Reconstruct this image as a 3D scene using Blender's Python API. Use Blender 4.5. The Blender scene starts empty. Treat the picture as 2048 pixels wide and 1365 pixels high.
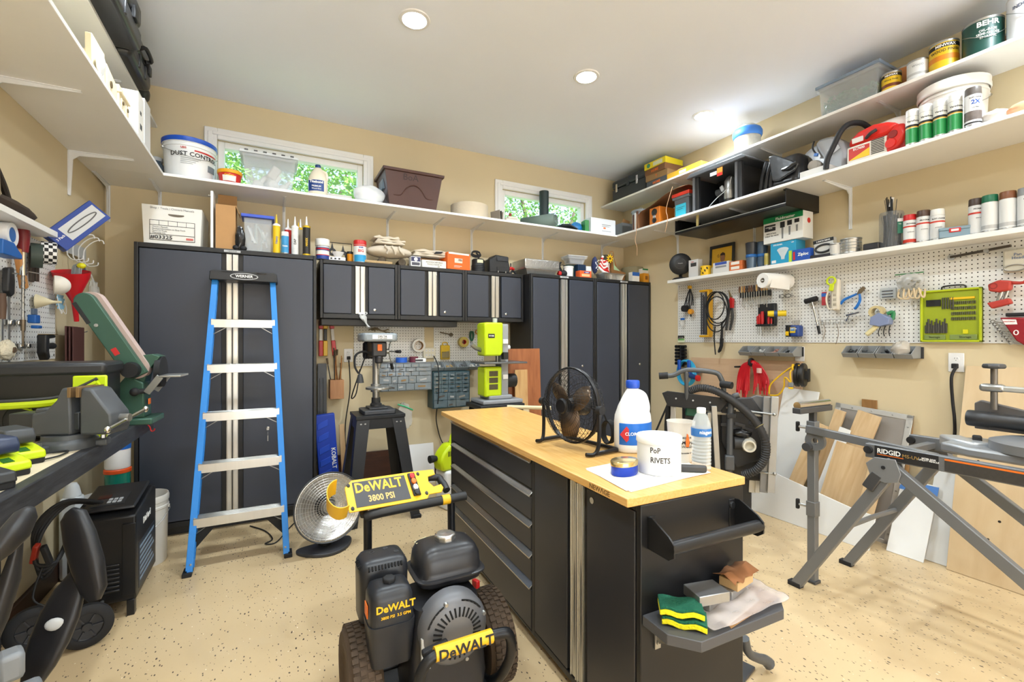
import bpy, math, random
from mathutils import Vector, Matrix, Euler
random.seed(7)
SC = bpy.context.scene
COL = SC.collection
PI = math.pi
def R(d): return math.radians(d)

# ---------------------------------------------------------------- camera
TH = R(27.66); FPX = 914.0; CH = 1.31
cd = bpy.data.cameras.new('camera'); cd.sensor_fit = 'HORIZONTAL'; cd.sensor_width = 36
cd.lens = 36*FPX/2048; cd.clip_start = .05
cam = bpy.data.objects.new('camera', cd); COL.objects.link(cam)
cam.location = (0, 0, CH); cam.rotation_euler = (R(90), 0, -TH); SC.camera = cam
# ---------------------------------------------------------------- world, sun, exposure
W = bpy.data.worlds.new('sky'); SC.world = W; W.use_nodes = True
nt = W.node_tree; bg = nt.nodes['Background']
sky = nt.nodes.new('ShaderNodeTexSky'); sky.sky_type = 'NISHITA'; sky.sun_disc = False
sky.sun_elevation = R(48); sky.sun_rotation = R(200); sky.dust_density = 2
nt.links.new(sky.outputs[0], bg.inputs[0]); bg.inputs[1].default_value = .42
vs = SC.view_settings; vs.view_transform = 'Standard'; vs.look = 'None'; vs.gamma = 1; vs.use_curve_mapping = False
vs.exposure = 0.92
LAMP_W = 9.2
sun = bpy.data.lights.new('sun', 'SUN'); sun.energy = 14.0; sun.angle = R(2); sun.color = (.95, .98, 1)
so = bpy.data.objects.new('sun', sun); COL.objects.link(so); so.rotation_euler = (R(40), 0, R(15))

# ---------------------------------------------------------------- helpers
_s, _c = math.sin(TH), math.cos(TH)
def ray(u, v):
    a = (u-1024)/FPX; b = (682-v)/FPX
    return Vector((_s+a*_c, _c-a*_s, b))
def at(u, v, X=None, Y=None, Z=None):
    d = ray(u, v)
    t = X/d.x if X is not None else Y/d.y if Y is not None else (Z-CH)/d.z
    return Vector((d.x*t, d.y*t, CH+d.z*t))
def xu(u, Y): return at(u, 682, Y=Y).x
def yu(u, X): return at(u, 682, X=X).y
def lin(h):
    h = h.lstrip('#'); r = [int(h[i:i+2], 16)/255 for i in (0, 2, 4)]
    return tuple(c/12.92 if c <= .04045 else ((c+.055)/1.055)**2.4 for c in r)
_mats = {}
def mat(h, rough=.5, metal=0, var=.08, vs=6, bump=0, bs=60, alpha=1, stretch=(1, 1, 1), coat=0, emit=0, trans=0):
    key = (h, rough, metal, var, vs, bump, bs, alpha, stretch, coat, emit, trans)
    if key in _mats: return _mats[key]
    m = bpy.data.materials.new('mat_'+h.strip('#')); m.use_nodes = True
    n = m.node_tree.nodes; l = m.node_tree.links; p = n['Principled BSDF']
    c = lin(h)
    p.inputs['Roughness'].default_value = rough; p.inputs['Metallic'].default_value = metal
    p.inputs['Alpha'].default_value = alpha; p.inputs['Coat Weight'].default_value = coat
    p.inputs['Transmission Weight'].default_value = trans
    tc = n.new('ShaderNodeTexCoord'); mp = n.new('ShaderNodeMapping'); mp.inputs['Scale'].default_value = stretch
    l.new(tc.outputs['Object'], mp.inputs[0])
    if var:
        no = n.new('ShaderNodeTexNoise'); no.inputs['Scale'].default_value = vs; no.inputs['Detail'].default_value = 4
        mx = n.new('ShaderNodeMix'); mx.data_type = 'RGBA'
        mx.inputs[6].default_value = (*[min(1, x*(1-var)) for x in c], 1); mx.inputs[7].default_value = (*[min(1, x*(1+var)) for x in c], 1)
        l.new(mp.outputs[0], no.inputs['Vector']); l.new(no.outputs[0], mx.inputs[0]); l.new(mx.outputs[2], p.inputs['Base Color'])
    else: p.inputs['Base Color'].default_value = (*c, 1)
    if emit:
        p.inputs['Emission Color'].default_value = (*c, 1); p.inputs['Emission Strength'].default_value = emit
    if bump:
        nb = n.new('ShaderNodeTexNoise'); nb.inputs['Scale'].default_value = bs; bp = n.new('ShaderNodeBump'); bp.inputs['Strength'].default_value = bump
        bp.inputs['Distance'].default_value = .005
        l.new(mp.outputs[0], nb.inputs['Vector']); l.new(nb.outputs[0], bp.inputs['Height']); l.new(bp.outputs[0], p.inputs['Normal'])
    _mats[key] = m; return m

def wood(h1, h2, scale=9, stretch=(1, 12, 12), rough=.5, coat=0):
    key = ('wood', h1, h2, scale, stretch, rough)
    if key in _mats: return _mats[key]
    m = mat(h1, rough, var=0, coat=coat).copy(); m.name = 'wood_'+h1.strip('#'); n = m.node_tree.nodes; l = m.node_tree.links; p = n['Principled BSDF']
    tc = n.new('ShaderNodeTexCoord'); mp = n.new('ShaderNodeMapping'); mp.inputs['Scale'].default_value = stretch
    no = n.new('ShaderNodeTexNoise'); no.inputs['Scale'].default_value = scale; no.inputs['Detail'].default_value = 6; no.inputs['Distortion'].default_value = .8
    rp = n.new('ShaderNodeValToRGB'); rp.color_ramp.elements[0].position = .3; rp.color_ramp.elements[1].position = .7
    rp.color_ramp.elements[0].color = (*lin(h1), 1); rp.color_ramp.elements[1].color = (*lin(h2), 1)
    l.new(tc.outputs['Object'], mp.inputs[0]); l.new(mp.outputs[0], no.inputs['Vector']); l.new(no.outputs[0], rp.inputs[0]); l.new(rp.outputs[0], p.inputs['Base Color'])
    _mats[key] = m; return m

class B:
    def __init__(s): s.v = []; s.f = []
    def add(s, vs, fs):
        k = len(s.v); s.v += [tuple(v) for v in vs]; s.f += [tuple(i+k for i in f) for f in fs]; return s
    def box(s, x0, x1, y0, y1, z0, z1):
        return s.add([(x0,y0,z0),(x1,y0,z0),(x1,y1,z0),(x0,y1,z0),(x0,y0,z1),(x1,y0,z1),(x1,y1,z1),(x0,y1,z1)],
                     [(3,2,1,0),(4,5,6,7),(0,1,5,4),(1,2,6,5),(2,3,7,6),(3,0,4,7)])
    def fr(s, b0, b1, z0, z1):   # frustum box: b = (x0,x1,y0,y1)
        return s.add([(b0[0],b0[2],z0),(b0[1],b0[2],z0),(b0[1],b0[3],z0),(b0[0],b0[3],z0),(b1[0],b1[2],z1),(b1[1],b1[2],z1),(b1[1],b1[3],z1),(b1[0],b1[3],z1)],
                     [(3,2,1,0),(4,5,6,7),(0,1,5,4),(1,2,6,5),(2,3,7,6),(3,0,4,7)])
    def tub(s, b0, b1, z0, z1, t=.004, n=0):   # open-topped frustum box with wall thickness
        i0 = (b0[0]+t,b0[1]-t,b0[2]+t,b0[3]-t); i1 = (b1[0]+t,b1[1]-t,b1[2]+t,b1[3]-t)
        q = lambda b, z: [(b[0],b[2],z),(b[1],b[2],z),(b[1],b[3],z),(b[0],b[3],z)]
        v = q(b0,z0)+q(b1,z1)+q(i1,z1)+q(i0,z0+t)
        f = [(3,2,1,0),(12,13,14,15)]
        for a in (0,4,8):
            for i in range(4): j = (i+1)%4; f.append((a+i,a+j,a+4+j,a+4+i))
        return s.add(v, f)
    def obox(s, c, sz, e=(0,0,0)):
        m = Euler([R(x) for x in e]).to_matrix(); h = [x/2 for x in sz]; c = Vector(c)
        vs = [c+m@Vector((sx*h[0],sy*h[1],sz_*h[2])) for sz_ in (-1,1) for sx,sy in ((-1,-1),(1,-1),(1,1),(-1,1))]
        return s.add(vs, [(3,2,1,0),(4,5,6,7),(0,1,5,4),(1,2,6,5),(2,3,7,6),(3,0,4,7)])
    def bar(s, p0, p1, w, h=None, up=(0,0,1)):   # rectangular bar between two points
        p0 = Vector(p0); p1 = Vector(p1); h = h or w; d = (p1-p0).normalized(); upv = Vector(up)
        sd = d.cross(upv)
        if sd.length < 1e-4: sd = d.cross(Vector((0,1,0)))
        sd.normalize(); u2 = sd.cross(d)
        vs = [p+sd*(a*w/2)+u2*(b*h/2) for p in (p0,p1) for a,b in ((-1,-1),(1,-1),(1,1),(-1,1))]
        return s.add(vs, [(3,2,1,0),(4,5,6,7),(0,1,5,4),(1,2,6,5),(2,3,7,6),(3,0,4,7)])
    def cyl(s, p0, p1, r0, r1=None, n=16, cap=True):
        return s.tube([p0, p1], [r0, r0 if r1 is None else r1], n, cap=cap)
    def tube(s, pts, r, n=8, closed=False, sm=0, cap=True):
        pts = [Vector(p) for p in pts]
        if sm:
            P = pts; q = []; N = len(P); rr = []
            for i in range(N if closed else N-1):
                p0 = P[(i-1)%N] if closed or i else P[0]; p1 = P[i]; p2 = P[(i+1)%N]; p3 = P[(i+2)%N] if closed or i+2 < N else P[-1]
                for k in range(sm):
                    t = k/sm
                    q.append(.5*((2*p1)+(p2-p0)*t+(2*p0-5*p1+4*p2-p3)*t*t+(3*p1-p0-3*p2+p3)*t**3))
                    if isinstance(r, (list, tuple)): rr.append(r[i]+(r[(i+1)%N]-r[i])*t)
            if not closed:
                q.append(P[-1])
                if rr: rr.append(r[-1])
            pts = q
            if rr: r = rr
        N = len(pts); rs = r if isinstance(r, (list, tuple)) else [r]*N
        vs = []; prev = None
        for i, p in enumerate(pts):
            if closed: d = pts[(i+1)%N]-pts[i-1]
            else: d = pts[min(i+1, N-1)]-pts[max(i-1, 0)]
            d.normalize()
            if prev is None:
                a = Vector((0,0,1)) if abs(d.z) < .9 else Vector((1,0,0))
                x = d.cross(a).normalized()
            else:
                x = prev-d*prev.dot(d)
                x = x.normalized() if x.length > 1e-5 else d.orthogonal().normalized()
            prev = x; y = d.cross(x)
            for k in range(n):
                an = 2*PI*k/n; vs.append(p+(x*math.cos(an)+y*math.sin(an))*rs[i])
        fs = []
        for i in range(N if closed else N-1):
            j = (i+1)%N
            for k in range(n): fs.append((i*n+k, i*n+(k+1)%n, j*n+(k+1)%n, j*n+k))
        if cap and not closed: fs += [tuple(range(n-1,-1,-1)), tuple((N-1)*n+k for k in range(n))]
        return s.add(vs, fs)
    def lathe(s, prof, c=(0,0,0), n=24, ax='z', sx=1, sy=1, a0=0, a1=360, cap=True):
        full = a1-a0 >= 360; cap = cap and prof[0] != prof[-1]; m = n if full else n+1; vs = []
        for r, z in prof:
            for k in range(m):
                an = R(a0+(a1-a0)*k/n); x, y = r*math.cos(an)*sx, r*math.sin(an)*sy
                p = (x,y,z) if ax == 'z' else (x,z,y) if ax == 'y' else (z,x,y)
                vs.append((c[0]+p[0], c[1]+p[1], c[2]+p[2]))
        fs = []
        for i in range(len(prof)-1):
            for k in range(n if full else n):
                k2 = (k+1)%m if full else k+1
                q = (i*m+k, i*m+k2, (i+1)*m+k2, (i+1)*m+k)
                fs.append(q if ax != 'y' else q[::-1])
        if full and cap:
            if prof[0][0] > 1e-6: fs.append(tuple(range(m-1,-1,-1)) if ax != 'y' else tuple(range(m)))
            if prof[-1][0] > 1e-6: q = tuple((len(prof)-1)*m+k for k in range(m)); fs.append(q if ax != 'y' else q[::-1])
        return s.add(vs, fs)
    def prism(s, poly, a0, a1, ax='y'):
        n = len(poly)
        def p(q, a): return (q[0],a,q[1]) if ax == 'y' else (a,q[0],q[1]) if ax == 'x' else (q[0],q[1],a)
        vs = [p(q,a0) for q in poly]+[p(q,a1) for q in poly]
        fs = [tuple(range(n))[::-1], tuple(range(n,2*n))]+[(i,(i+1)%n,n+(i+1)%n,n+i) for i in range(n)]
        return s.add(vs, fs)
    def sph(s, c, r, n=16, m=10, z0=-90, z1=90, jit=0):
        if not isinstance(r, (tuple, list)): r = (r,r,r)
        k0 = len(s.v)
        for i in range(m+1):
            la = R(z0+(z1-z0)*i/m)
            for k in range(n):
                an = 2*PI*k/n; j = 1+random.uniform(-jit, jit)
                s.v.append((c[0]+r[0]*j*math.cos(la)*math.cos(an), c[1]+r[1]*j*math.cos(la)*math.sin(an), c[2]+r[2]*j*math.sin(la)))
        for i in range(m):
            for k in range(n): s.f.append((k0+i*n+k, k0+i*n+(k+1)%n, k0+(i+1)*n+(k+1)%n, k0+(i+1)*n+k))
        return s
    def torus(s, c, R_, r, ax='z', n=24, k=8, sc=(1,1), a0=0, a1=360):
        pts = []; N = n if a1-a0 >= 360 else n+1
        for i in range(N):
            a = R(a0+(a1-a0)*i/n); x, y = R_*math.cos(a)*sc[0], R_*math.sin(a)*sc[1]
            pts.append((c[0]+x,c[1]+y,c[2]) if ax == 'z' else (c[0]+x,c[1],c[2]+y) if ax == 'y' else (c[0],c[1]+x,c[2]+y))
        return s.tube(pts, r, k, closed=a1-a0 >= 360)
    def o(s, name, m, parent=None, bev=0, seg=2, sm=True, loc=None, rot=None, sub=0, ang=40, sol=0):
        me = bpy.data.meshes.new(name); me.from_pydata(s.v, [], s.f); me.validate(); me.materials.append(m)
        if sm:
            me.polygons.foreach_set('use_smooth', [True]*len(me.polygons)); me.set_sharp_from_angle(angle=R(ang))
        ob = bpy.data.objects.new(name, me); COL.objects.link(ob)
        if parent: ob.parent = parent
        if loc: ob.location = loc
        if rot: ob.rotation_euler = [R(x) for x in rot]
        if sol:
            md = ob.modifiers.new('s', 'SOLIDIFY'); md.thickness = sol; md.offset = 0
        if bev:
            md = ob.modifiers.new('b', 'BEVEL'); md.width = bev; md.segments = seg; md.limit_method = 'ANGLE'; md.angle_limit = R(35)
        if sub:
            md = ob.modifiers.new('u', 'SUBSURF'); md.levels = sub; md.render_levels = sub
        return ob
def tag(o, label, cat, group=None, kind=None):
    if label: o['label'] = label
    if cat: o['category'] = cat
    if group: o['group'] = group
    if kind: o['kind'] = kind
    return o
def T(name, label, cat, loc=(0,0,0), rz=0, group=None, rx=0, ry=0):
    o = bpy.data.objects.new(name, None); COL.objects.link(o); o.empty_display_size = .05
    o.location = loc; o.rotation_euler = (R(rx), R(ry), R(rz)); return tag(o, label, cat, group)
def S(o): o['kind'] = 'structure'; return o
def copy_tree(o, parent=None):
    c = o.copy(); COL.objects.link(c); c.parent = parent
    for ch in list(o.children): copy_tree(ch, c)
    return c
def txt(s, size, m, parent, loc, rot=(90,0,0), bold=0, bend=None, ext=.0004, sx=1, name='lettering', al='CENTER', shear=0):
    cu = bpy.data.curves.new('t', 'FONT'); cu.body = s; cu.size = size; cu.align_x = al; cu.align_y = 'CENTER'
    cu.extrude = ext; cu.offset = bold*size; cu.resolution_u = 2; cu.shear = shear; cu.space_line = .85
    ob = bpy.data.objects.new('t', cu); me = bpy.data.meshes.new_from_object(ob); bpy.data.objects.remove(ob)
    for v in me.vertices:
        v.co.x *= sx
        if bend:   # wrap round a vertical cylinder of radius bend (text local: x along, y up, z out)
            a = v.co.x/bend; r = bend+v.co.z; v.co.x = r*math.sin(a); v.co.z = r*math.cos(a)-bend
    me.materials.clear(); me.materials.append(m)
    o = bpy.data.objects.new(name, me); COL.objects.link(o); o.parent = parent; o.location = loc; o.rotation_euler = [R(x) for x in rot]
    return o
# ---------------------------------------------------------------- common materials
BLACK = mat('#1b1b1d', .45); BLKM = mat('#202124', .4, .3); RUB = mat('#17171a', .7); SLATE = mat('#363b47', .42, var=.1, vs=2)
WHITE = mat('#ecebe6', .5); WPL = mat('#e9e9ea', .35); ALU = mat('#c9c9c6', .28, .9, stretch=(1,1,.05), vs=40); CHROME = mat('#d8d8d8', .15, 1)
GREY = mat('#7c7f82', .45); DGREY = mat('#3a3b3d', .5); LGREY = mat('#b9bbbc', .5); STEEL = mat('#a8a8a6', .35, .85)
RED = mat('#c5201f', .4); ORANGE = mat('#e8701c', .5); YEL = mat('#f2c318', .45); BLUE = mat('#1d5fae', .4); GREEN = mat('#1f7a48', .45)
LIME = mat('#c6dc10', .4); CARD = mat('#b98d5c', .8, vs=14); PAPER = mat('#e9e6df', .7); INK = mat('#1c1c1e', .6, var=0); WINK = mat('#f4f4f2', .5, var=0)
CLEAR = mat('#e4ebee', .12, alpha=.22, var=0); FROST = mat('#dfe4e8', .25, alpha=.27, var=.05); BAG = mat('#e6e6e4', .2, alpha=.35, bump=.6, bs=25)
CANVAS = mat('#cfc4b2', .9, vs=8, var=.12, bump=.3, bs=60); SHELFM = mat('#f0efec', .35, var=.03); TAN = mat('#d8bd92', .8)
# ================================================================ STRUCTURE
XL, XR, YB, YN, ZC = -1.05, 3.70, 4.20, -4.4, 3.19
def floor_mat():
    m = mat('#e0c398', .42, var=0).copy(); m.name = 'speckled_epoxy'; n = m.node_tree.nodes; l = m.node_tree.links; p = n['Principled BSDF']
    tc = n.new('ShaderNodeTexCoord')
    no = n.new('ShaderNodeTexNoise'); no.inputs['Scale'].default_value = 1.6; no.inputs['Detail'].default_value = 5
    b = n.new('ShaderNodeMix'); b.data_type = 'RGBA'; b.inputs[6].default_value = (*lin('#c6ab80'), 1); b.inputs[7].default_value = (*lin('#d6be97'), 1)
    l.new(tc.outputs['Object'], no.inputs['Vector']); l.new(no.outputs[0], b.inputs[0])
    last = b.outputs[2]
    for sc, th, hx, rnd in ((66, .075, '#43382f', 1), (50, .035, '#efe3cd', 1), (90, .085, '#5d4e40', 1)):
        mp = n.new('ShaderNodeMapping'); mp.inputs['Location'].default_value = (sc, sc*.3, 0); mp.inputs['Scale'].default_value = (1, .5, 1); mp.inputs['Rotation'].default_value = (0, 0, sc)
        vo = n.new('ShaderNodeTexVoronoi'); vo.inputs['Scale'].default_value = sc
        no2 = n.new('ShaderNodeTexNoise'); no2.inputs['Scale'].default_value = 3
        lt = n.new('ShaderNodeMath'); lt.operation = 'LESS_THAN'
        mm = n.new('ShaderNodeMath'); mm.operation = 'MULTIPLY'; mm.inputs[1].default_value = th*3.2
        sp = n.new('ShaderNodeSeparateColor')
        l.new(tc.outputs['Object'], mp.inputs[0]); l.new(mp.outputs[0], vo.inputs['Vector']); l.new(vo.outputs['Color'], sp.inputs[0])
        pw = n.new('ShaderNodeMath'); pw.operation = 'POWER'; pw.inputs[1].default_value = 2.2
        l.new(sp.outputs[0], pw.inputs[0]); l.new(pw.outputs[0], mm.inputs[0])
        l.new(vo.outputs['Distance'], lt.inputs[0]); l.new(mm.outputs[0], lt.inputs[1])
        mx = n.new('ShaderNodeMix'); mx.data_type = 'RGBA'; mx.inputs[7].default_value = (*lin(hx), 1)
        l.new(lt.outputs[0], mx.inputs[0]); l.new(last, mx.inputs[6]); last = mx.outputs[2]
    l.new(last, p.inputs['Base Color']); p.inputs['Coat Weight'].default_value = .15; return m
WALLM = mat('#d7c7a4', .75, var=.03, vs=3, bump=.05, bs=200); CEILM = mat('#eef3ff', .9, var=.01)
S(B().box(XL-.3, XR+.3, YN-.2, YB+.3, -.1, 0).o('floor', floor_mat(), sm=False))
S(B().box(XL-.1, XR+.1, YN-.1, YB+.1, ZC, ZC+.1).o('ceiling', CEILM, sm=False))
S(B().box(XL-.12, XL, YN, YB+.12, 0, ZC).o('wall_left', WALLM, sm=False))
S(B().box(XR, XR+.12, YN, YB+.12, 0, ZC).o('wall_right', WALLM, sm=False))
wins = [(-.378, .712), (2.085, 3.135)]; WZ0, WZ1 = 2.44, 2.872
b = B().box(XL, XR, YB, YB+.12, 0, WZ0).box(XL, XR, YB, YB+.12, WZ1, ZC)
for x0, x1 in ((XL, wins[0][0]), (wins[0][1], wins[1][0]), (wins[1][1], XR)): b.box(x0, x1, YB, YB+.12, WZ0, WZ1)
S(b.o('wall_back', WALLM, sm=False))
# near wall behind the photographer; unseen open doorway added to let in daylight fill
DX0, DX1, DZ = -.6, 3.3, 2.3
S(B().box(XL, DX0, YN-.12, YN, 0, ZC).box(DX1, XR, YN-.12, YN, 0, ZC).box(DX0, DX1, YN-.12, YN, DZ, ZC).o('wall_front', WALLM, sm=False))
BRN = mat('#3b2317', .5)
S(B().box(XL, XL+.02, YN, 3.7, 0, .11).o('baseboard_left', BRN, bev=.004))
S(B().box(XL, XR, YB-.02, YB, 0, .13).o('baseboard_back', BRN, bev=.004))
TRIM = mat('#f1f1f0', .4, var=.02)
GLASS = mat('#f4fbff', .02, alpha=.06, var=0)
for i, (x0, x1) in enumerate(wins):
    w = bpy.data.objects.new('window_%d' % (i+1), None); COL.objects.link(w); S(w)
    b = B()
    for (a0, a1, z0, z1) in ((x0-.085, x0, WZ0, WZ1+.085), (x1, x1+.085, WZ0, WZ1+.085), (x0, x1, WZ1, WZ1+.085)):
        b.box(a0, a1, YB-.022, YB, z0, z1)
    b.o('casing', TRIM, w, bev=.006)
    b = B()
    for (a0, a1, z0, z1) in ((x0-.06, x0-.03, WZ0, WZ1+.05), (x1+.03, x1+.06, WZ0, WZ1+.05), (x0-.03, x1+.03, WZ1+.03, WZ1+.055)): b.box(a0, a1, YB-.03, YB-.02, z0, z1)
    b.o('casing_bead', TRIM, w, bev=.003)
    b = B()
    for (a0, a1, z0, z1) in ((x0, x0+.045, WZ0, WZ1), (x1-.045, x1, WZ0, WZ1), (x0+.045, x1-.045, WZ1-.05, WZ1), (x0+.045, x1-.045, WZ0, WZ0+.03)): b.box(a0, a1, YB+.02, YB+.09, z0, z1)
    b.o('sash', TRIM, w, bev=.004)
    B().box(x0+.045, x1-.045, YB+.05, YB+.056, WZ0+.03, WZ1-.05).o('pane', GLASS, w, sm=False)
# recessed lamps
LENS = mat('#f6faff', .3, var=0, emit=45)
for ix, X in enumerate((-.49, .735, 1.975, 3.18)):
    for iy, Y in enumerate((2.63, .55, -1.5)):
        seen = iy == 0 and ix > 0
        lab = ('recessed round ceiling light above the step ladder and drill press', 'recessed round ceiling light in the middle of the three lit ones', 'recessed round ceiling light nearest the right wall shelves')[ix-1] if seen else 'recessed ceiling light out of view, %s row from the windows, %s from the left wall' % (('first','second','third')[iy], ('first','second','third','fourth')[ix])
        t = T('recessed_light', lab, 'light', (X, Y, ZC), group='recessed ceiling lights')
        B().lathe([(.068,-.001),(.07,-.008),(.088,-.006),(.092,0)], n=32).o('trim_ring', WPL, t)
        B().lathe([(.067,-.001),(.055,-.010),(.03,-.015),(0,-.016)], n=32).o('lens', LENS, t)
        la = bpy.data.lights.new('lamp', 'AREA'); la.shape = 'DISK'; la.size = .13; la.spread = R(162); la.energy = LAMP_W*(1.0 if seen else .8); la.color = (.83, .94, 1.0)
        lo = bpy.data.objects.new('lamp', la); COL.objects.link(lo); lo.parent = t; lo.location = (0, 0, -.02)
# trees outside
def tree(x, y, z, r, label, seed):
    rd = random.Random(seed); t = T('tree', label, 'tree', (x, y, -1))
    B().tube([(0,0,0),(.1,.05,2.2),(-.05,0,z)], [.16,.12,.07], 10, sm=4).tube([(0,0,3.4),(.8,.2,z+.6)], [.08,.03], 8).tube([(0,0,3),(-.9,-.1,z+.9)], [.08,.03], 8).o('trunk', mat('#4a3b2c', .9, bump=.5), t)
    vs, fs = [], []
    for i in range(15000):
        d = Vector((rd.gauss(0,1), rd.gauss(0,1), rd.gauss(0,1))).normalized()*r*rd.uniform(.25,1)**.5
        c = d+Vector((0,0,z+1)); e = Euler((rd.uniform(-1,1), rd.uniform(-1,1), rd.uniform(0,6.3))).to_matrix(); s = rd.uniform(.03,.065)
        k = len(vs); vs += [c+e@Vector(q)*s for q in ((-1,0,0),(0,-.5,.1),(1.1,0,0),(0,.5,.1))]; fs.append((k,k+1,k+2,k+3))
    cr = B().add(vs, fs).o('crown', mat('#6a9c3c', .6, var=.5, vs=1.2), t, sm=False); cr['kind'] = 'stuff'
tree(.4, 8.6, 4.6, 2.0, 'leafy green tree seen through the long window behind the glue jug', 1)
tree(5.6, 8.8, 4.8, 2.3, 'leafy green tree seen through the right window behind the rolled mat', 2)
tree(2.9, 15.5, 7.2, 3.2, 'distant leafy tree between the two nearer ones outside', 3)
S(B().box(-30, 30, YB+.13, 40, -1.1, -1).o('ground', mat('#5d7a45', .9, var=.3)))
S(B().box(-12, 14, -30, YN-.2, -.12, -.02).o('bounce_driveway', mat('#c4c3c0', .9, var=.1)))  # unseen pale slab added outside the doorway to bounce sunlight onto the ceiling

# ================================================================ SHELVES
def bracket(t, x, y, rz, L=.3, H=.26):
    b = B().prism([(0,0),(0,-H),(.012,-H),(.022,-.05),(.05,-.026),(L,-.008),(L,0)], -.003, .003, 'x')
    b.box(-.011, .011, 0, .004, -H, 0).box(-.011, .011, 0, L, -.004, 0)
    # local y runs out from the wall
    b.o('bracket', mat('#e6e8ea', .35, .1), t, loc=(x, y, 0), rot=(0, 0, rz))
Z2 = 2.437
sh = T('wall_shelf', 'long white shelf on the back wall under the two windows', 'shelf', (0, 0, Z2-.02))
B().box(XL, XR, 3.785, YB, 0, .02).o('board', SHELFM, sh, bev=.002)
for u in (217, 320, 568, 775, 868, 943, 1085, 1203): bracket(sh, xu(u, YB), YB-.001, 180)
sh = T('wall_shelf', 'deep white shelf along the left wall over the bench', 'shelf', (0, 0, Z2-.02))
B().box(XL, -.645, -.4, 3.784, 0, .02).o('board', SHELFM, sh, bev=.002)
for y in (.9, 1.8, 2.68, 3.54): bracket(sh, XL+.001, y, -90)
sh = T('wall_shelf', 'uppermost white shelf on the left wall holding black cases', 'shelf', (0, 0, 2.88))
B().box(XL, -.752, -.4, YB, 0, .02).o('board', SHELFM, sh, bev=.002)
for y in (.9, 1.8, 2.68, 3.54): bracket(sh, XL+.001, y, -90, .24)
sh = T('wall_shelf', 'uppermost white shelf on the right wall holding paint cans', 'shelf', (0, 0, 2.845))
B().box(3.36, XR, -.2, YB, 0, .02).o('board', SHELFM, sh, bev=.002)
for y in (.5, 1.5, 2.3, 3.2): bracket(sh, XR-.001, y, 90, .27)
sh = T('wall_shelf', 'middle white shelf on the right wall above the spray cans', 'shelf', (0, 0, Z2-.02))
B().box(3.24, XR, -.2, 3.784, 0, .02).o('board', SHELFM, sh, bev=.002)
for y in (yu(1700, 3.69), yu(1508, 3.69), yu(1355, 3.69), .6): bracket(sh, XR-.001, y, 90, .34, .3)
sh = T('wall_shelf', 'lowest white shelf on the right wall over the pegboard', 'shelf', (0, 0, 1.885))
B().box(3.50, XR, -.2, 3.33, 0, .03).o('board', SHELFM, sh, bev=.002)

# ================================================================ CABINETS
def cabinet(label, x0, x1, yf, z0, z1, lock, hw=.07, key=False, badge=True, foot=0):
    w = x1-x0; h = z1-z0
    t = T('metal_cabinet', label, 'cabinet', ((x0+x1)/2, yf, z0), group='slate and black metal cabinets')
    d = YB-.021-yf
    b = B().box(-w/2, w/2, .025, d, 0, h)
    for a in ((-w/2,-w/2+.022,0,h),(w/2-.022,w/2,0,h),(-w/2+.022,w/2-.022,h-.032,h),(-w/2+.022,w/2-.022,0,.035)): b.box(a[0],a[1],0,.025,a[2],a[3])
    b.o('body', BLACK, t, bev=.003)
    g = hw/2+.030
    for s in (-1, 1):
        a, c = sorted((s*g, s*(w/2-.026)))
        d_ = B().box(a, c, .001, .025, .040, h-.037).o('door', SLATE, t, bev=.004)
        a, c = sorted((s*.003, s*hw/2))
        b = B().box(a, c, .012, .02, .040, h-.037)
        for e in (a, c-.004): b.box(e, e+.004, -.004, .012, .040, h-.037)
        b.box(a+.004, c-.004, .002, .012, .040, h-.037)
        b.o('handle_strip', ALU, d_, bev=.001)
    if lock:
        lx, lz = lock
        B().lathe([(.011,0),(.011,-.004),(.008,-.006),(0,-.006)], n=16, ax='y').box(-.0012,.0012,-.0075,-.006,-.006,.006).o('lock', CHROME, t, loc=(lx, .001, lz))
        if key:
            B().box(-.007,.007,-.026,-.023,-.012,.004).torus((0,-.024,-.035), .015, .0012, 'x').box(-.003,.003,-.025,-.024,-.09,-.05).cyl((0,-.023,0),(0,-.006,0),.002).o('key', STEEL, t, loc=(lx, .001, lz))
    if badge:
        bd = B().box(-.05, .05, -.003, 0, -.008, .008).o('badge', LGREY, t, loc=(0, 0, h-.016), bev=.001)
        txt('NEWAGE', .013, INK, bd, (0, -.0032, 0))
    return t
X1, X2, X3 = xu(633, 3.75), xu(1062, 3.75), 3.69
cabinet('tall wide two-door slate cabinet behind the step ladder', -.794, X1, 3.75, .06, 1.955, (.22, .62), key=True)
B().box(-.77, X1-.02, 3.80, YB-.03, 0, .06).o('plinth', BLACK, bpy.data.objects['metal_cabinet'], loc=None).matrix_parent_inverse = Matrix.Translation((-(-.794+X1)/2, -3.75, -.06))
xa = xu(640, 3.885); xb = X2-.004; wz0 = at(700, 637, Y=3.885).z; wz1 = at(700, 522, Y=3.885).z
cw = (xb-xa)/3
for i, s in enumerate(('small wall cabinet with a plastic bag hung on its handle', 'small wall cabinet in the middle under the orange box', 'small wall cabinet above the green bandsaw')):
    cabinet(s, xa+cw*i, xa+cw*(i+1)-.002, 3.885, wz0, wz1, (.115, .075), hw=.075, badge=False)
t = T('light_rail', 'black metal rail fixed under the two left wall cabinets', 'rail', (xa+cw*.95, 3.93, wz0-.055))
B().box(-cw*.93, cw*.95, 0, .2, 0, .055).box(-cw*.93, cw*.95, -.006, 0, 0, .05).o('channel', BLACK, t, bev=.003)
xm = (X2+X3)/2
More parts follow.
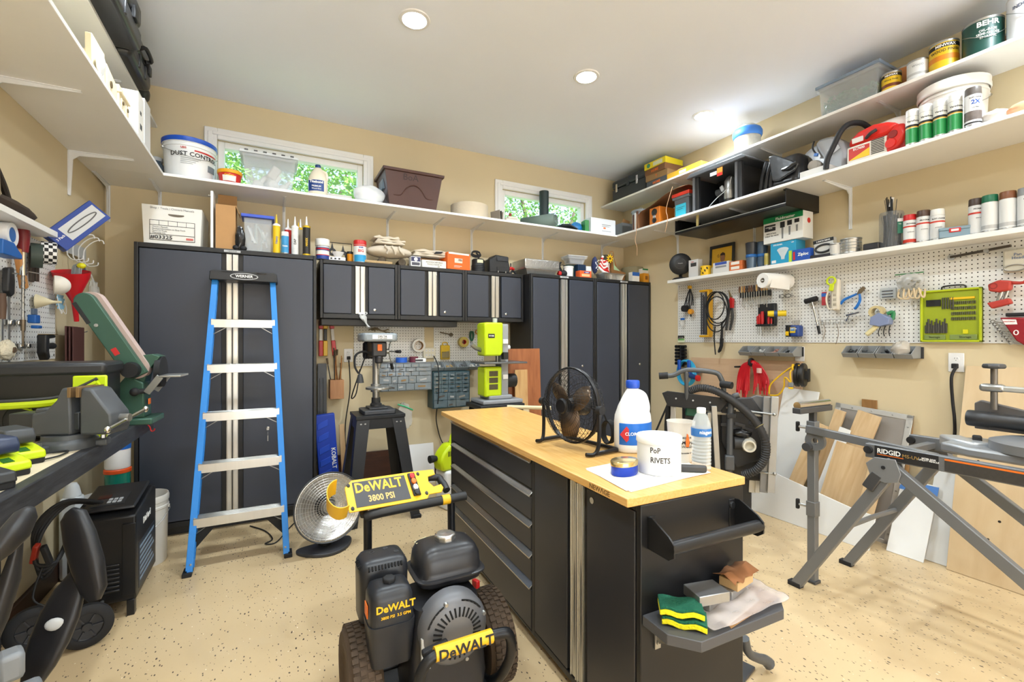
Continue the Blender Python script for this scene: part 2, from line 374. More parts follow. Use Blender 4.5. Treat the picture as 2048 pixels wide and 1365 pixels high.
for i, (a, c, s) in enumerate(((X2, xm-.002, 'tall two-door slate cabinet under the foil trays'), (xm, X3, 'tall two-door slate cabinet in the corner by the right wall'))):
    cb = cabinet(s, a, c, 3.75, .06, 1.955, (.22, 1.0))
    B().box(-.36, .36, .05, .42, -.06, 0).o('plinth', BLACK, cb)
# ================================================================ ISLAND
BAMB = wood('#d5a052', '#e6bb77', 6, (22, 1, 22), .35, .2)
isl = T('rolling_workbench', 'black rolling tool island with a bamboo worktop in the middle of the floor', 'workbench', (.915, 1.022, 0), -1.9)
WT = .85
B().box(0, .505, 0, 1.84, WT-.027, WT).o('worktop', BAMB, isl, bev=.003)
txt('NEW\u039bGE', .022, mat('#6b4a22', .6, var=0), isl, (-.0006, .135, WT-.0135), (90, 0, -90), sx=1.15)
DKM = mat('#343438', .35, .2)
b = B().box(.075, .495, .012, 1.78, .05, WT-.028)
for y0, y1, z0, z1 in ((.005,.02,.05,WT-.028), (.655,.68,.05,WT-.028), (1.77,1.785,.05,WT-.028), (.02,.655,.05,.075), (.02,.655,WT-.05,WT-.028), (.68,1.77,.05,.062)):
    b.box(.05, .075, y0, y1, z0, z1)
b.o('carcass', BLACK, isl, bev=.002)
B().box(.05, .495, 0, .012, .05, WT-.028).o('end_panel', BLKM, isl, bev=.003)
for y0, y1 in ((.025, .272), (.40, .652)):
    d_ = B().box(.048, .068, y0, y1, .08, WT-.053).o('door', DKM, isl, bev=.003)
    if y0 < .1: B().lathe([(.011,0),(.011,.004),(.007,.006),(0,.006)], n=14, ax='x').o('lock', CHROME, d_, loc=(.048-.006, .235, WT-.085))
for y0, y1 in ((.296, .334), (.338, .376)):
    B().box(.052, .075, y0, y1, .08, WT-.053).box(.046, .052, y0, y0+.006, .08, WT-.053).box(.046, .052, y1-.006, y1, .08, WT-.053).o('handle_strip', ALU, isl, bev=.001)
for z0, z1 in ((.675,.815), (.54,.67), (.408,.535), (.275,.403), (.066,.27)):
    d_ = B().box(.048, .07, .684, 1.766, z0, z1-.034).o('drawer', DKM, isl, bev=.003)
    B().prism([(.048,z1-.032),(.040,z1-.032),(.040,z1-.026),(.066,z1-.004),(.07,z1-.004),(.07,z1-.032)], .686, 1.764, 'y').o('drawer_pull', mat('#cfcfcc', .22, .95, var=0), d_, bev=.001)
for x, y in ((.10,.1),(.44,.1),(.10,1.68),(.44,1.68)):
    B().lathe([(.0,-.012),(.022,-.012),(.025,-.008),(.025,.008),(.022,.012),(0,.012)], c=(0,0,.025), n=16, ax='x').box(-.018,.018,-.012,.012,.04,.05).o('caster', RUB, isl, loc=(x, y, 0))
h = B()
for x in (.075, .45):
    h.prism([(0,.69),(0,.785),(-.02,.787),(-.085,.757),(-.105,.74),(-.105,.705),(-.085,.69)], x, x+.006, 'x').lathe([(0,-.008),(.011,-.008),(.013,0),(0,0)], c=(x+.018 if x < .2 else x-.014, 0, .765), n=12, ax='y')
h.box(.075, .105, -.003, 0, .69, .785).box(.425, .455, -.003, 0, .69, .785)
h.cyl((.075,-.088,.725), (.456,-.088,.725), .0185, n=18)
h.o('push_handle', BLKM, isl, bev=.001)
# fold-out side shelf
sx0, sx1 = .055, .51
B().prism([(sx0,-.001),(sx0,-.10),(sx0+.06,-.165),(sx1-.05,-.165),(sx1,-.12),(sx1,-.001)][::-1], .468, .498, 'z').o('side_shelf', mat('#55565a', .5, .3), isl, bev=.002)
for x in (.10, .44): b = B().box(x, x+.022, -.006, -.001, .385, .468).prism([(-.006,.467),(-.11,.467),(-.006,.40)], x+.008, x+.014, 'x').lathe([(0,-.012),(.007,-.012),(.007,-.006),(0,-.006)], c=(x+.011,0,.405), n=10, ax='y'); b.o('shelf_bracket', STEEL, isl)
IR = isl.matrix_basis.copy()
def isw(x, y, z=0): return tuple(Euler((0,0,R(-1.9))).to_matrix()@Vector((x,y,z))+Vector((.915,1.022,0)))

# ---- things on the side shelf
SZ = .498
def sponge(loc, rz, label, tilt=0):
    t = T('sponge', label, 'sponge', loc, rz, 'scouring sponges on the side shelf', ry=tilt)
    def wavy(z0, z1):
        vs, fs = [], []; n = 8
        for i in range(n+1):
            x = -.06+.12*i/n; w = .004*math.sin(i*1.3)
            vs += [(x,-.035,z0+w),(x,.035,z0+w*.6),(x,.035,z1+w*.6),(x,-.035,z1+w)]
        for i in range(n):
            for k in range(4): fs.append((4*i+k, 4*i+4+k, 4*i+4+(k+1)%4, 4*i+(k+1)%4))
        fs += [(0,1,2,3), (4*n+3,4*n+2,4*n+1,4*n)]
        return B().add(vs, fs)
    wavy(.004, .02).o('foam', mat('#e8dd1a', .9, bump=.8, bs=120), t, bev=.003)
    wavy(.02, .028).o('scouring_pad', mat('#0f5b43', .95, bump=.8, bs=150), t, bev=.002)
sponge(isw(.135, -.085, SZ), -48, 'lower green and yellow scouring sponge under another on the side shelf')
sponge(isw(.128, -.078, SZ+.030), -40, 'upper green and yellow scouring sponge on top of its pair')
def sheet(pts, th, name, label, cat, m, group=None, bend=0):
    o = B().prism(pts, 0, th, 'z').o(name, m, bev=min(.0004, th/4)); return tag(o, label, cat, group)
o = sheet([isw(x, y)[:2] for x, y in ((.235,-.160),(.505,-.118),(.505,-.03),(.30,-.035))], .0015, 'paper_sheet', 'tan kraft paper sheet lying on the side shelf edge', 'paper', CARD); o.location.z = SZ+.0005
o = sheet([isw(x, y)[:2] for x, y in ((.235,-.150),(.43,-.105),(.47,-.02),(.22,-.02))], .006, 'booklet', 'thin white printed booklet under the plastic bag on the side shelf', 'booklet', PAPER); o.location.z = SZ+.002
vs = []; fs = []; n = 10
for i in range(n+1):
    for j in range(n+1):
        x = .16+.36*i/n; y = -.168+.145*j/n+.018*i/n; vs.append(Vector(isw(x, y, SZ+.0145+.0035*math.sin(i*1.9+j)+.003*math.cos(j*2.3-i))))
for i in range(n):
    for j in range(n): fs.append((i*(n+1)+j, (i+1)*(n+1)+j, (i+1)*(n+1)+j+1, i*(n+1)+j+1))
tag(B().add(vs, fs).o('plastic_bag', mat('#d6cbc7', .12, alpha=.42, var=.1, bump=.5, bs=20), sol=.0008, sub=1), 'clear plastic bag of papers spread over the side shelf', 'bag')
BLKS = mat('#a9aaab', .32, .8, var=.15, vs=18)
def block(x, y, z, w, d, h, rz, label):
    o = B().box(-w/2, w/2, -d/2, d/2, 0, h).o('metal_block', BLKS, bev=.002); o.location = isw(x, y, z); o.rotation_euler.z = R(rz); tag(o, label, 'metal block', 'machined metal blocks on the side shelf')
block(.265, -.06, SZ+.017, .10, .05, .026, 14, 'lower left bare metal block under the others on the side shelf')
block(.375, -.05, SZ+.017, .10, .05, .026, 12, 'rear metal block under the torn brown paper packet')
block(.235, -.075, SZ+.0445, .105, .075, .03, -12, 'thick bare metal block on top of the side shelf pile')
t = T('paper_packet', 'torn brown paper packet on the metal block of the side shelf', 'packet', isw(.39, -.055, SZ+.0435), 10)
B().box(-.05, .05, -.03, .03, 0, .028).o('core', mat('#c9a878', .85), t, bev=.002)
vs = []; fs = []
for i in range(9):
    x = -.075+.14*i/8
    vs += [(x,-.036+.006*math.sin(i*2.1),.031+.006*math.sin(i*1.7)), (x,.0,.044+.008*math.sin(i*.8+1)), (x,.036,.034+.006*math.cos(i*1.4))]
for i in range(8): fs += [(3*i,3*i+3,3*i+4,3*i+1), (3*i+1,3*i+4,3*i+5,3*i+2)]
B().add(vs, fs).o('wrapper', mat('#8a5a35', .85), t, sol=.0012)

# ---- things on the worktop
def W_(u, v): return at(u, v, Z=WT)
# high velocity fan
fan = T('floor_fan', 'black wire-grille fan standing on the bamboo worktop', 'fan', (1.14, 1.62, WT), -82)
def fan_grill(b, r, y0, y1, rings, spokes, wr=.0011):
    n = len(rings)
    for k, (rr, yy) in enumerate(rings): b.torus((0, yy, 0), rr, wr*(2.2 if k == 0 else 1), 'y', 32, 5)
    for i in range(spokes):
        a = 2*PI*i/spokes
        b.tube([(rr*math.cos(a+.07*k), yy, rr*math.sin(a+.07*k)) for k, (rr, yy) in enumerate(rings)], wr, 4, cap=False)
FBLK = mat('#17171a', .4, .3)
zc = .185; rf = .158
b = B(); fan_grill(b, rf, 0, 0, [(rf,-.01),(rf-.004,-.022),(rf-.012,-.035),(.13,-.046),(.11,-.052),(.09,-.056),(.07,-.058),(.05,-.059),(.035,-.06)], 56, .0008)
b.lathe([(0,-.066),(.028,-.066),(.034,-.060),(.034,-.055)], n=20, ax='y').o('front_grille', FBLK, fan, loc=(0, 0, zc))
b = B(); fan_grill(b, rf, 0, 0, [(rf,.005),(rf-.003,.018),(rf-.006,.03),(.145,.044),(.13,.055),(.11,.062),(.09,.066),(.07,.069),(.05,.07)], 36, .0008); b.o('rear_grille', FBLK, fan, loc=(0, 0, zc))
B().lathe([(rf+.004,-.012),(rf+.007,-.004),(rf+.004,.008),(rf-.002,.006),(rf-.002,-.010),(rf+.004,-.012)], n=36, ax='y').o('hoop', FBLK, fan, loc=(0, 0, zc))
for k in range(3):
    a = 2*PI*k/3+.5; vs = []; fs = []
    for i in range(7):
        r = .03+.108*i/6; w = .03+.035*math.sin(PI*(i+1)/7.5)
        for sgn in (-1, 1):
            an = a+sgn*w/r*.75; vs.append((r*math.cos(an), sgn*.014-.01, r*math.sin(an)))
    for i in range(6): fs.append((2*i,2*i+1,2*i+3,2*i+2))
    B().add(vs, fs).o('blade', mat('#6d5a48', .35, .6), fan, sol=.0015, loc=(0, 0, zc))
B().lathe([(0,-.03),(.028,-.026),(.03,0),(.045,.012),(.05,.07),(.04,.085),(0,.088)], n=20, ax='y').o('motor', BLACK, fan, loc=(0, 0, zc))
b = B().box(-.02, .02, .07, .10, -.02, .03); b.o('switch_box', LGREY, fan, loc=(0, 0, zc), bev=.004)
b = B().tube([(-.172,-.015,.20),(-.172,-.015,.06),(-.165,-.03,.012),(-.155,-.07,.012)], .008, 8, sm=5).tube([(.172,-.015,.20),(.172,-.015,.06),(.165,-.03,.012),(.155,-.07,.012)], .008, 8, sm=5)
b.tube([(-.165,-.025,.012),(-.165,.07,.012),(-.14,.10,.012),(.14,.10,.012),(.165,.07,.012),(.165,-.025,.012)], .009, 8, sm=4)
b.o('stand', FBLK, fan)
for s in (-1, 1): B().lathe([(0,-.012),(.016,-.012),(.018,.012),(0,.014)], n=12, ax='x').o('pivot_knob', RUB, fan, loc=(s*.178, -.015, zc))
b = B()
for k in range(5): b.torus((.06, .15+.006*k, .06), .045, .004, 'y', 20, 6, sc=(.7, 1.1))
b.tube([(0,.09,.17),(.05,.13,.15),(.06,.15,.11)], .004, 6, sm=4).o('power_cord', RUB, fan)

# bleach jug
def jug_prof(): return [(.0,.0),(.074,.0),(.082,.008),(.084,.03),(.084,.125),(.081,.15),(.066,.19),(.042,.235),(.024,.262),(.022,.27)]
t = T('bleach_jug', 'white bleach jug with blue label and blue cap on the worktop', 'jug', (1.345, 1.47, WT), 0)
B().lathe(jug_prof(), n=32, sy=.78).o('body', mat('#f3f4f5', .3, var=.02), t, ang=60)
B().tube([(.030,0,.245),(.062,0,.225),(.078,0,.18),(.076,0,.15)], [.012,.014,.014,.013], 10, sm=5).o('handle', mat('#f3f4f5', .3, var=.02), t)
B().lathe([(.0265,.262),(.0285,.266),(.0285,.290),(.026,.294),(0,.294)], n=20).o('cap', mat('#1d4fc0', .35), t)
lb = B().lathe([(.0846,.035),(.0848,.036),(.0848,.122),(.0846,.123)], n=28, sy=.79, a0=-170, a1=-10).o('label', mat('#1e6fd0', .4, var=.15, vs=12), t)
b = B().add([(-.068,-.072,.075),(-.034,-.082,.105),(.0,-.072,.075),(-.034,-.082,.045)], [(0,3,2,1)]); b.v = [(x-.012, y+.012, z) for x, y, z in b.v]
B().prism([(-.078,.08),(-.05,.112),(-.02,.08),(-.05,.048)], -.0655, -.064, 'y').o('label_diamond', RED, lb, loc=(0,0,0), rot=(0,0,-22))
txt('CLOROX', .018, WINK, lb, (-.048, -.062, .082), (90, 0, -30), bold=.02)
txt('BLEACH', .012, WINK, lb, (.025, -.0675, .06), (90, 0, 10), bold=.02)

# papers under the tin
for k, (rz, lab) in enumerate(((0, 'lower white printed sheet under the rivet tin'), (-3, 'upper white printed sheet under the rivet tin'))):
    c = [W_(*p) for p in ((1172,940),(1262,985),(1420,945),(1325,905))]; o = B()
    cc = sum(c, Vector())/4; rot = Matrix.Rotation(R(rz), 3, 'Z')
    q = [rot@(p-cc) for p in c]
    tt = T('paper_sheet', lab, 'paper', (cc.x, cc.y, WT+.0006+k*.0012), 0, 'printed sheets on the worktop')
    B().prism([(p.x, p.y) for p in q], 0, .0008, 'z').o('page', PAPER, tt)
    for j in range(3):
        e0 = q[0].lerp(q[1], .25+.25*j); e1 = q[3].lerp(q[2], .25+.25*j)
        B().bar(tuple(e0.lerp(e1,.1)+Vector((0,0,.0010))), tuple(e0.lerp(e1,.9)+Vector((0,0,.0010))), .0015, .0004).o('ruled_line', mat('#8d8f94', .7), tt)
PZ = WT+.0034
t = T('rivet_tin', 'white round tin hand-lettered POP RIVETS on the worktop', 'tin', (1.205, 1.185, PZ))
B().lathe([(0,0),(.072,0),(.074,.003),(.074,.112)], n=36).o('body', mat('#e8eaee', .45, var=.04), t)
B().lathe([(.0765,.104),(.0775,.106),(.0775,.124),(.075,.127),(.068,.126),(0,.1262)], n=36).o('lid', mat('#f0f0f0', .4, var=.03), t)
for s, z, k in (('PoP', .085, -.045), ('RIVETS', .052, -.028)):
    txt(s, .026, INK, t, (.074*math.sin(k/.074-.35), -.074*math.cos(k/.074-.35), z), (90, 0, math.degrees(k/.074-.35)), bend=.0745, sx=.85, bold=.012)
t = T('oval_tin', 'small blue oval tin with gold lid on the papers', 'tin', (1.074, 1.215, PZ), 10)
B().lathe([(0,0),(.052,0),(.054,.003),(.054,.034)], n=32, sy=.72).o('body', mat('#1a3fb4', .25, .3), t)
B().lathe([(.0555,.032),(.056,.044),(.053,.048),(.03,.051),(0,.052)], n=32, sy=.72).o('lid', mat('#d9c48c', .2, .9, var=.3, vs=30), t)
t = T('plastic_cup', 'tall frosted plastic cup with printed lettering on the worktop', 'cup', (1.385, 1.25, WT), -20)
B().lathe([(0,0),(.038,0),(.040,.004),(.050,.135),(.051,.150),(.053,.154),(.050,.154),(.048,.135),(.038,.006),(0,.006)], n=28).o('body', mat('#efe9df', .35, alpha=.72, var=.03), t)
for s, z, sz in (('BEST OF', .098, .01), ('OMAHA', .080, .020), ('AWARDS', .064, .013), ('November 17', .040, .008)):
    txt(s, sz, INK, t, (0, -.0395-.0125*z/.15, z), (84, 0, 0), bend=.046, bold=.015)
B().prism([(-.006,.065),(.006,.065),(.008,.085),(.003,.11),(-.002,.115),(-.007,.085)], -.0505, -.0496, 'y').o('flame_mark', ORANGE, t)
t = T('water_bottle', 'clear plastic water bottle with blue label on the worktop', 'bottle', (1.36, 1.135, WT), -20)
pr = [(0,0),(.030,0),(.034,.006)]
for k in range(9): pr += [(.034,.012+k*.012),(.0315,.018+k*.012)]
pr += [(.034,.122),(.034,.150),(.031,.168),(.022,.192),(.0135,.205),(.0128,.208)]
B().lathe(pr, n=24).o('body', mat('#eaf2f5', .05, alpha=.33, var=0), t)
B().lathe([(.0150,.202),(.0155,.204),(.0155,.219),(.014,.221),(0,.221)], n=18).o('cap', WPL, t)
B().lathe([(.0346,.122),(.0348,.123),(.0348,.149),(.0346,.150)], n=28, cap=False).o('label', mat('#2d6fb8', .35), t)
txt('niagara', .017, WINK, t, (0, -.0349, .138), bend=.035, bold=.015)
t = T('utility_knife', 'dark grey utility knife lying by the rivet tin', 'knife', W_(1383, 945)+Vector((0,0,.0035)), -38)
B().prism([(-.05,-.010),(-.03,-.016),(.035,-.014),(.05,-.008),(.05,.010),(.03,.014),(-.04,.012)], 0, .022, 'z').o('handle', DGREY, t, bev=.005)
B().prism([(-.05,-.006),(-.05,.006),(-.07,.006),(-.078,-.006)][::-1], .009, .011, 'z').o('blade', STEEL, t)
# ================================================================ PRESSURE WASHER
pw = T('pressure_washer', 'black and yellow petrol pressure washer on two chunky tyres', 'pressure washer', (.52, 1.62, 0))
FR = mat('#1f2023', .35, .3, var=.2, vs=10); DYEL = mat('#eeb91b', .4); ENG = mat('#2b2b2e', .34, .1, var=.45, vs=11); PLA = mat('#222429', .38, var=.4, vs=9)
def wheel(parent, x, r, w, loc):
    t = T('wheel', None, None, loc); t.parent = parent
    h = w/2
    TY = mat('#4a3a2a', .8, var=.5, vs=9, bump=.5, bs=40)
    B().lathe([(r*.52,-h*.8),(r*.62,-h),(r*.86,-h),(r*.955,-h*.72),(r*.97,0),(r*.955,h*.72),(r*.86,h),(r*.62,h),(r*.52,h*.8)], n=48, ax='x').o('tyre', TY, t)
    b = B(); n = 44
    for i in range(n):
        a = 2*PI*i/n
        for j, xx in enumerate((-.62,-.21,.21,.62)):
            aa = a+(PI/n if j % 2 else 0); c = (xx*h, r*.965*math.cos(aa), r*.965*math.sin(aa))
            b.obox(c, (h*.36, 2*PI*r/n*.62, r*.05), (math.degrees(aa)-90, 0, 0))
    b.o('tread', TY, t)
    B().lathe([(0,-h*.35),(r*.14,-h*.5),(r*.16,-h*.3),(r*.48,-h*.55),(r*.54,-h*.82),(r*.54,h*.82),(r*.48,h*.55),(r*.16,h*.3),(r*.14,h*.5),(0,h*.35)], n=32, ax='x').o('rim', mat('#2b2b2d', .5), t)
for x in (-.255, .225): wheel(pw, x, .168, .105, (x, 0, .168))
# frame: base loop, front bumper, uprights, handle
b = B().tube([(-.17,.28,.05),(-.17,-.05,.07),(-.16,-.19,.12),(-.14,-.27,.24),(-.12,-.285,.33),(-.06,-.285,.36),(.12,-.285,.36),(.17,-.285,.34),(.19,-.25,.24),(.18,-.17,.12),(.18,-.05,.07),(.18,.28,.05)], .017, 12, sm=6)
b.cyl((-.24,0,.168),(.21,0,.168),.012).cyl((-.17,.28,.04),(-.17,.28,.0),.02).cyl((.18,.28,.04),(.18,.28,.0),.02)
b.tube([(-.17,.28,.05),(-.175,.30,.3),(-.175,.31,.6)], .017, 12, sm=4).tube([(.18,.28,.05),(.185,.30,.3),(.185,.31,.6)], .017, 12, sm=4)
b.o('frame', FR, pw)
B().box(-.17,.18,-.16,.27,.075,.083).box(-.17,-.10,-.22,-.12,.10,.106).o('base_plate', mat('#2b2c2f', .5, .4, var=.3), pw, bev=.003)
w = B().cyl((-.085,-.285,.36),(.105,-.285,.36),.0215, n=20).o('bumper_sleeve', DYEL, pw)
txt('DeWALT', .043, INK, w, (.012, -.3068, .362), (82, 0, 0), bold=.025, sx=1.05)
B().cyl((-.185,.2,.40),(-.2,.2,.40),.012).cyl((-.185,.2,.30),(-.2,.2,.30),.012).o('frame_bolt', STEEL, pw)
b = B().tube([(-.19,.30,.60),(-.185,.38,.66),(-.15,.42,.68),(.13,.42,.68),(.165,.38,.665),(.172,.33,.64)], .0165, 12, sm=6)
b.tube([(-.185,.285,.60),(-.12,.275,.612),(.24,.275,.622)], .0195, 14, sm=3)
b.o('handle_bar', mat('#1d1e20', .5), pw)
B().cyl((.13,.275,.6195),(.165,.275,.6205),.0212,n=16).o('yellow_band', DYEL, pw)
# yellow control panel
pn = T('control_panel', None, None, (0,0,0)); pn.parent = pw
def tiltp(o): o.location = (-.06, .335, .672); o.rotation_euler = (R(34), 0, R(2)); o.scale = (1.03, 1.45, 1); return o
poly = [(-.19,-.05),(.12,-.05),(.135,-.035),(.19,-.035),(.205,-.02),(.20,-.005),(.165,-.01),(.15,.01),(.155,.03),(.19,.035),(.19,.055),(.12,.058),(-.16,.058),(-.19,.035)]
tiltp(B().prism(poly, 0, .006, 'z').o('panel_plate', DYEL, pn, bev=.002))
tiltp(B().prism([(-.16,-.04),(.055,-.04),(.055,.048),(-.16,.048)], .0062, .0075, 'z').o('name_plate', mat('#3d3d40', .5), pn))
tiltp(B().box(.068,.10,-.035,.05,.006,.014).o('switch_plate', BLACK, pn, bev=.004))
for k, (y, m) in enumerate(((.035, RED), (.015, ORANGE), (-.008, WPL), (-.026, BLACK))):
    tiltp(B().lathe([(0,.014),(.010,.014),(.010,.022),(.007,.024),(0,.024)], c=(.084, y, 0), n=14).o('panel_knob', m, pn))
for s, sz, y, m in (('DeWALT', .048, .024, DYEL), ('3800 PSI', .030, -.018, mat('#d8b26a', .5, var=0))):
    o = txt(s, sz, m, pn, (0,0,0), bold=.025)
    o.data.transform(Matrix.Translation((-.058, y, .008))); tiltp(o)
for x, y in ((-.175,.04),(-.175,-.04),(.115,.045),(.125,-.03)):
    tiltp(B().lathe([(0,.010),(.006,.009),(.007,.006),(0,.006)], c=(x, y, 0), n=10).o('screw', BLACK, pn))
tiltp(B().lathe([(.045,-.02),(.048,.03),(.050,.06),(.0475,.06),(.0425,-.02)], c=(-.215, .0, -.02), n=20, a0=95, a1=300).o('gun_holster', DYEL, pn, rot=(0,0,0)))
# fuel tank
t2 = T('fuel_tank', None, None, (.045, -.01, .474)); t2.parent = pw
def rbox(sections, n=36, p=5.0):
    vs, fs = [], []
    for hx, hy, z in sections:
        for k in range(n):
            a = 2*PI*k/n; c, s = math.cos(a), math.sin(a)
            vs.append((math.copysign(abs(c)**(2/p), c)*hx, math.copysign(abs(s)**(2/p), s)*hy, z))
    for i in range(len(sections)-1):
        for k in range(n): fs.append((i*n+k, i*n+(k+1)%n, (i+1)*n+(k+1)%n, (i+1)*n+k))
    fs += [tuple(range(n-1,-1,-1)), tuple((len(sections)-1)*n+k for k in range(n))]
    return B().add(vs, fs)
rbox([(.09,.07,-.035),(.115,.09,-.02),(.122,.098,.0),(.122,.098,.008),(.116,.092,.012),(.116,.092,.03),(.112,.088,.065),(.10,.076,.09),(.075,.055,.102),(.03,.025,.106)]).o('tank_shell', ENG, t2, ang=60)
rbox([(.123,.099,.0),(.130,.106,.003),(.130,.106,.008),(.123,.099,.011)]).o('tank_seam', ENG, t2)
b = B(); pr = []
for z, r in ((.10,.036),(.104,.040),(.122,.040),(.127,.034)): pr.append((r, z))
B().lathe(pr+[(0,.129)], n=10).o('filler_cap', mat('#c4c4c2', .25, .9), t2, bev=.003, ang=20)
B().obox((-.075,.055,.093), (.045,.035,.002), (-12,-14,0)).o('tank_label', mat('#d8d2a8', .5), t2)
B().obox((.085,.02,.093), (.03,.06,.002), (0,18,0)).o('warning_label', mat('#b9b2a6', .5, var=.4, vs=60), t2)
# air filter (front left) and muffler guard (rear left)
t3 = T('air_filter', None, None, (-.18, -.10, .365)); t3.parent = pw
rbox([(.064,.055,-.09),(.070,.06,-.03),(.072,.062,.0),(.075,.066,.03),(.075,.066,.045)]).o('filter_base', PLA, t3)
rbox([(.072,.062,.045),(.072,.062,.055),(.069,.06,.12),(.060,.052,.145),(.035,.03,.154)]).o('filter_cover', PLA, t3, ang=60)
B().lathe([(.02,.15),(.022,.156),(.022,.166),(.016,.170),(0,.170)], n=7).o('wing_nut', RUB, t3, bev=.003)
txt('DeWALT', .031, DYEL, t3, (.008, -.0628, .10), (87, 0, 0), bold=.03)
txt('3800 PSI  3.5 GPM', .0125, DYEL, t3, (.008, -.0636, .073), (87, 0, 0), bold=.02)
B().box(-.0745,-.0715,-.02,.02,.06,.10).o('side_label', ORANGE, t3)
t4 = T('muffler_guard', None, None, (-.175, .045, .44)); t4.parent = pw
rbox([(.082,.07,-.09),(.084,.072,.06),(.082,.07,.09),(.07,.058,.108),(.04,.03,.112)]).o('guard_shell', PLA, t4, ang=60)
b = B()
for k in range(11): b.obox((-.055+.011*k, -.068, .093), (.005,.012,.014), (-40,0,0))
for k in range(5): b.obox((-.08, -.04+.012*k, .093), (.012,.005,.014), (0,-40,0))
b.o('vent_slot', mat('#050506', .9), t4)['kind'] = 'stuff'
for x, y in ((-.03,.02),(.02,.03),(.05,-.01)): B().lathe([(.009,.108),(.009,.1135),(.005,.1135),(.005,.112)], c=(x,y,0), n=12).o('guard_bolt', DGREY, t4)
# engine block and recoil starter
eng = T('engine', None, None, (.01, -.06, .28)); eng.parent = pw
rbox([(.13,.12,-.20),(.14,.125,-.12),(.13,.12,.0),(.12,.11,.10),(.115,.10,.14)]).o('crankcase', ENG, eng, ang=60)
b = B()
for k in range(7): b.box(-.17,-.08,-.06,.12,-.03+k*.018,-.022+k*.018)
b.o('cooling_fin', ENG, eng)
B().box(-.115,-.085,-.128,-.118,-.05,.05).o('spec_label', mat('#c9cac8', .5, var=.3, vs=80), eng, rot=(0,0,0))
rs = B().lathe([(.115,.06),(.117,.02),(.110,-.004),(.098,-.014),(.07,-.022),(.04,-.026),(0,-.027)], n=40, ax='y')
def under(o): o.parent = eng; o.location = (.005,-.135,.075); return o
under(rs.o('recoil_cover', mat('#6c6d71', .45, .3, var=.25), eng))
b = B()
for i in range(30):
    a = 2*PI*i/30
    if 3.75 < a < 4.1: continue
    p = Vector((math.cos(a), 0, math.sin(a)))
    b.bar(p*.055+Vector((0,-.0255,0)), p*.083+Vector((0,-.0195,0)), .0055, .003, up=(0,1,0))
for j, a0 in enumerate((115, 35)):
    for i in range(4): b.torus((0,-.0135+.004*i*.5,0), .103-.0045*i, .0022, 'y', 10, 4, a0=a0, a1=a0+45)
under(b.o('recoil_slot', mat('#0a0a0b', .9), eng))
under(txt('HONDA', .017, WINK, eng, (0,0,0), bold=.02)); o = eng.children[-1]; o.data.transform(Matrix.Translation((.005,-.012,.0278)))
for a in (200, 20, 110, 290): under(B().lathe([(0,-.018),(.006,-.018),(.008,-.008),(0,-.008)], c=(.104*math.cos(R(a)),0,.104*math.sin(R(a))), n=10, ax='y').o('cover_bolt', STEEL, eng))

under(B().obox((-.085,-.05,-.005), (.085,.024,.022), (0,-10,0)).o('pull_handle', RUB, eng, bev=.006))
# pump and fittings under the rear
B().lathe([(0,-.06),(.04,-.06),(.045,.03),(.03,.06),(0,.06)], c=(.16,.06,.2), n=18, ax='x').o('pump', STEEL, pw)
B().box(-.10,-.05,-.16,-.12,.12,.24).tube([(-.11,-.15,.23),(-.06,-.17,.20),(-.09,-.16,.15)], .008, 8, sm=4).cyl((-.13,-.17,.16),(-.13,-.185,.16),.009).cyl((-.19,-.15,.19),(-.19,-.17,.19),.009).o('carburettor', STEEL, pw, bev=.003)
B().obox((.185,.03,.36),(.018,.03,.03),(0,0,20)).o('red_lever', RED, pw, bev=.004)
b = B()
for k in range(3): b.torus((.17,.335+.008*k,.30), .055, .004, 'y', 24, 6)
b.o('wand_hose', mat('#b59a6c', .5), pw)
# ================================================================ STEP LADDER (folded, leaning on the tall cabinet)
LBL = mat('#1f7fd0', .45, var=.12, vs=5)
lad = T('step_ladder', 'blue fibreglass step ladder with aluminium steps leaning on the tall cabinet', 'ladder', (-.168, 3.11, 0))
LZ, LY = 1.72, .52
def lp(x, z, dy=0): return (x, LY*z/LZ+dy, z)
for s in (-1, 1):
    b = B().bar(lp(s*.252,.02), lp(s*.178,LZ), .018, .07, up=(0,1,0)).bar(lp(s*.240,.02,-.030), lp(s*.166,LZ,-.030), .028, .012, up=(0,1,0)).bar(lp(s*.240,.02,.030), lp(s*.166,LZ,.030), .028, .012, up=(0,1,0))
    rl = b.o('front_rail', LBL, lad, bev=.002)
    B().obox((s*.252,.0,.012), (.045,.085,.024), (0,0,0)).o('rubber_foot', RUB, rl, bev=.003)
    for z in (.06,.29,.58,.87,1.16,1.45): B().lathe([(0,-.04),(.006,-.039),(.006,-.034),(0,-.034)], c=(s*(.252-.074*z/LZ)-s*.012, LY*z/LZ, z), n=8, ax='y').o('rivet', STEEL, rl)
    B().bar(lp(s*.235,.05,.055), lp(s*.165,LZ-.05,.055), .016, .045, up=(0,1,0)).o('rear_rail', mat('#1b6db5', .5), lad, bev=.002)
    B().prism([(s*.235,.10),(s*.235,.18),(s*.12,.27),(s*.09,.27)][::s], .07, .09, 'y').o('foot_brace', RUB, lad, bev=.002)
for i, z in enumerate((.29,.58,.87,1.16,1.45)):
    hw = .245-.074*z/LZ; y = LY*z/LZ
    st = B().box(-hw, hw, y-.045, y+.035, z-.004, z).box(-hw, hw, y-.047, y-.043, z-.052, z).box(-hw, hw, y+.033, y+.037, z-.03, z)
    for k in range(6): st.box(-hw, hw, y-.04+k*.012, y-.036+k*.012, z, z+.002)
    so_ = st.o('step', ALU, lad, bev=.001)
    for s in (-1, 1):
        B().bar((s*(hw-.09), y-.01, z-.045), (s*(hw+.0), y-.005, z-.10), .012, .004).o('step_brace', STEEL, so_)
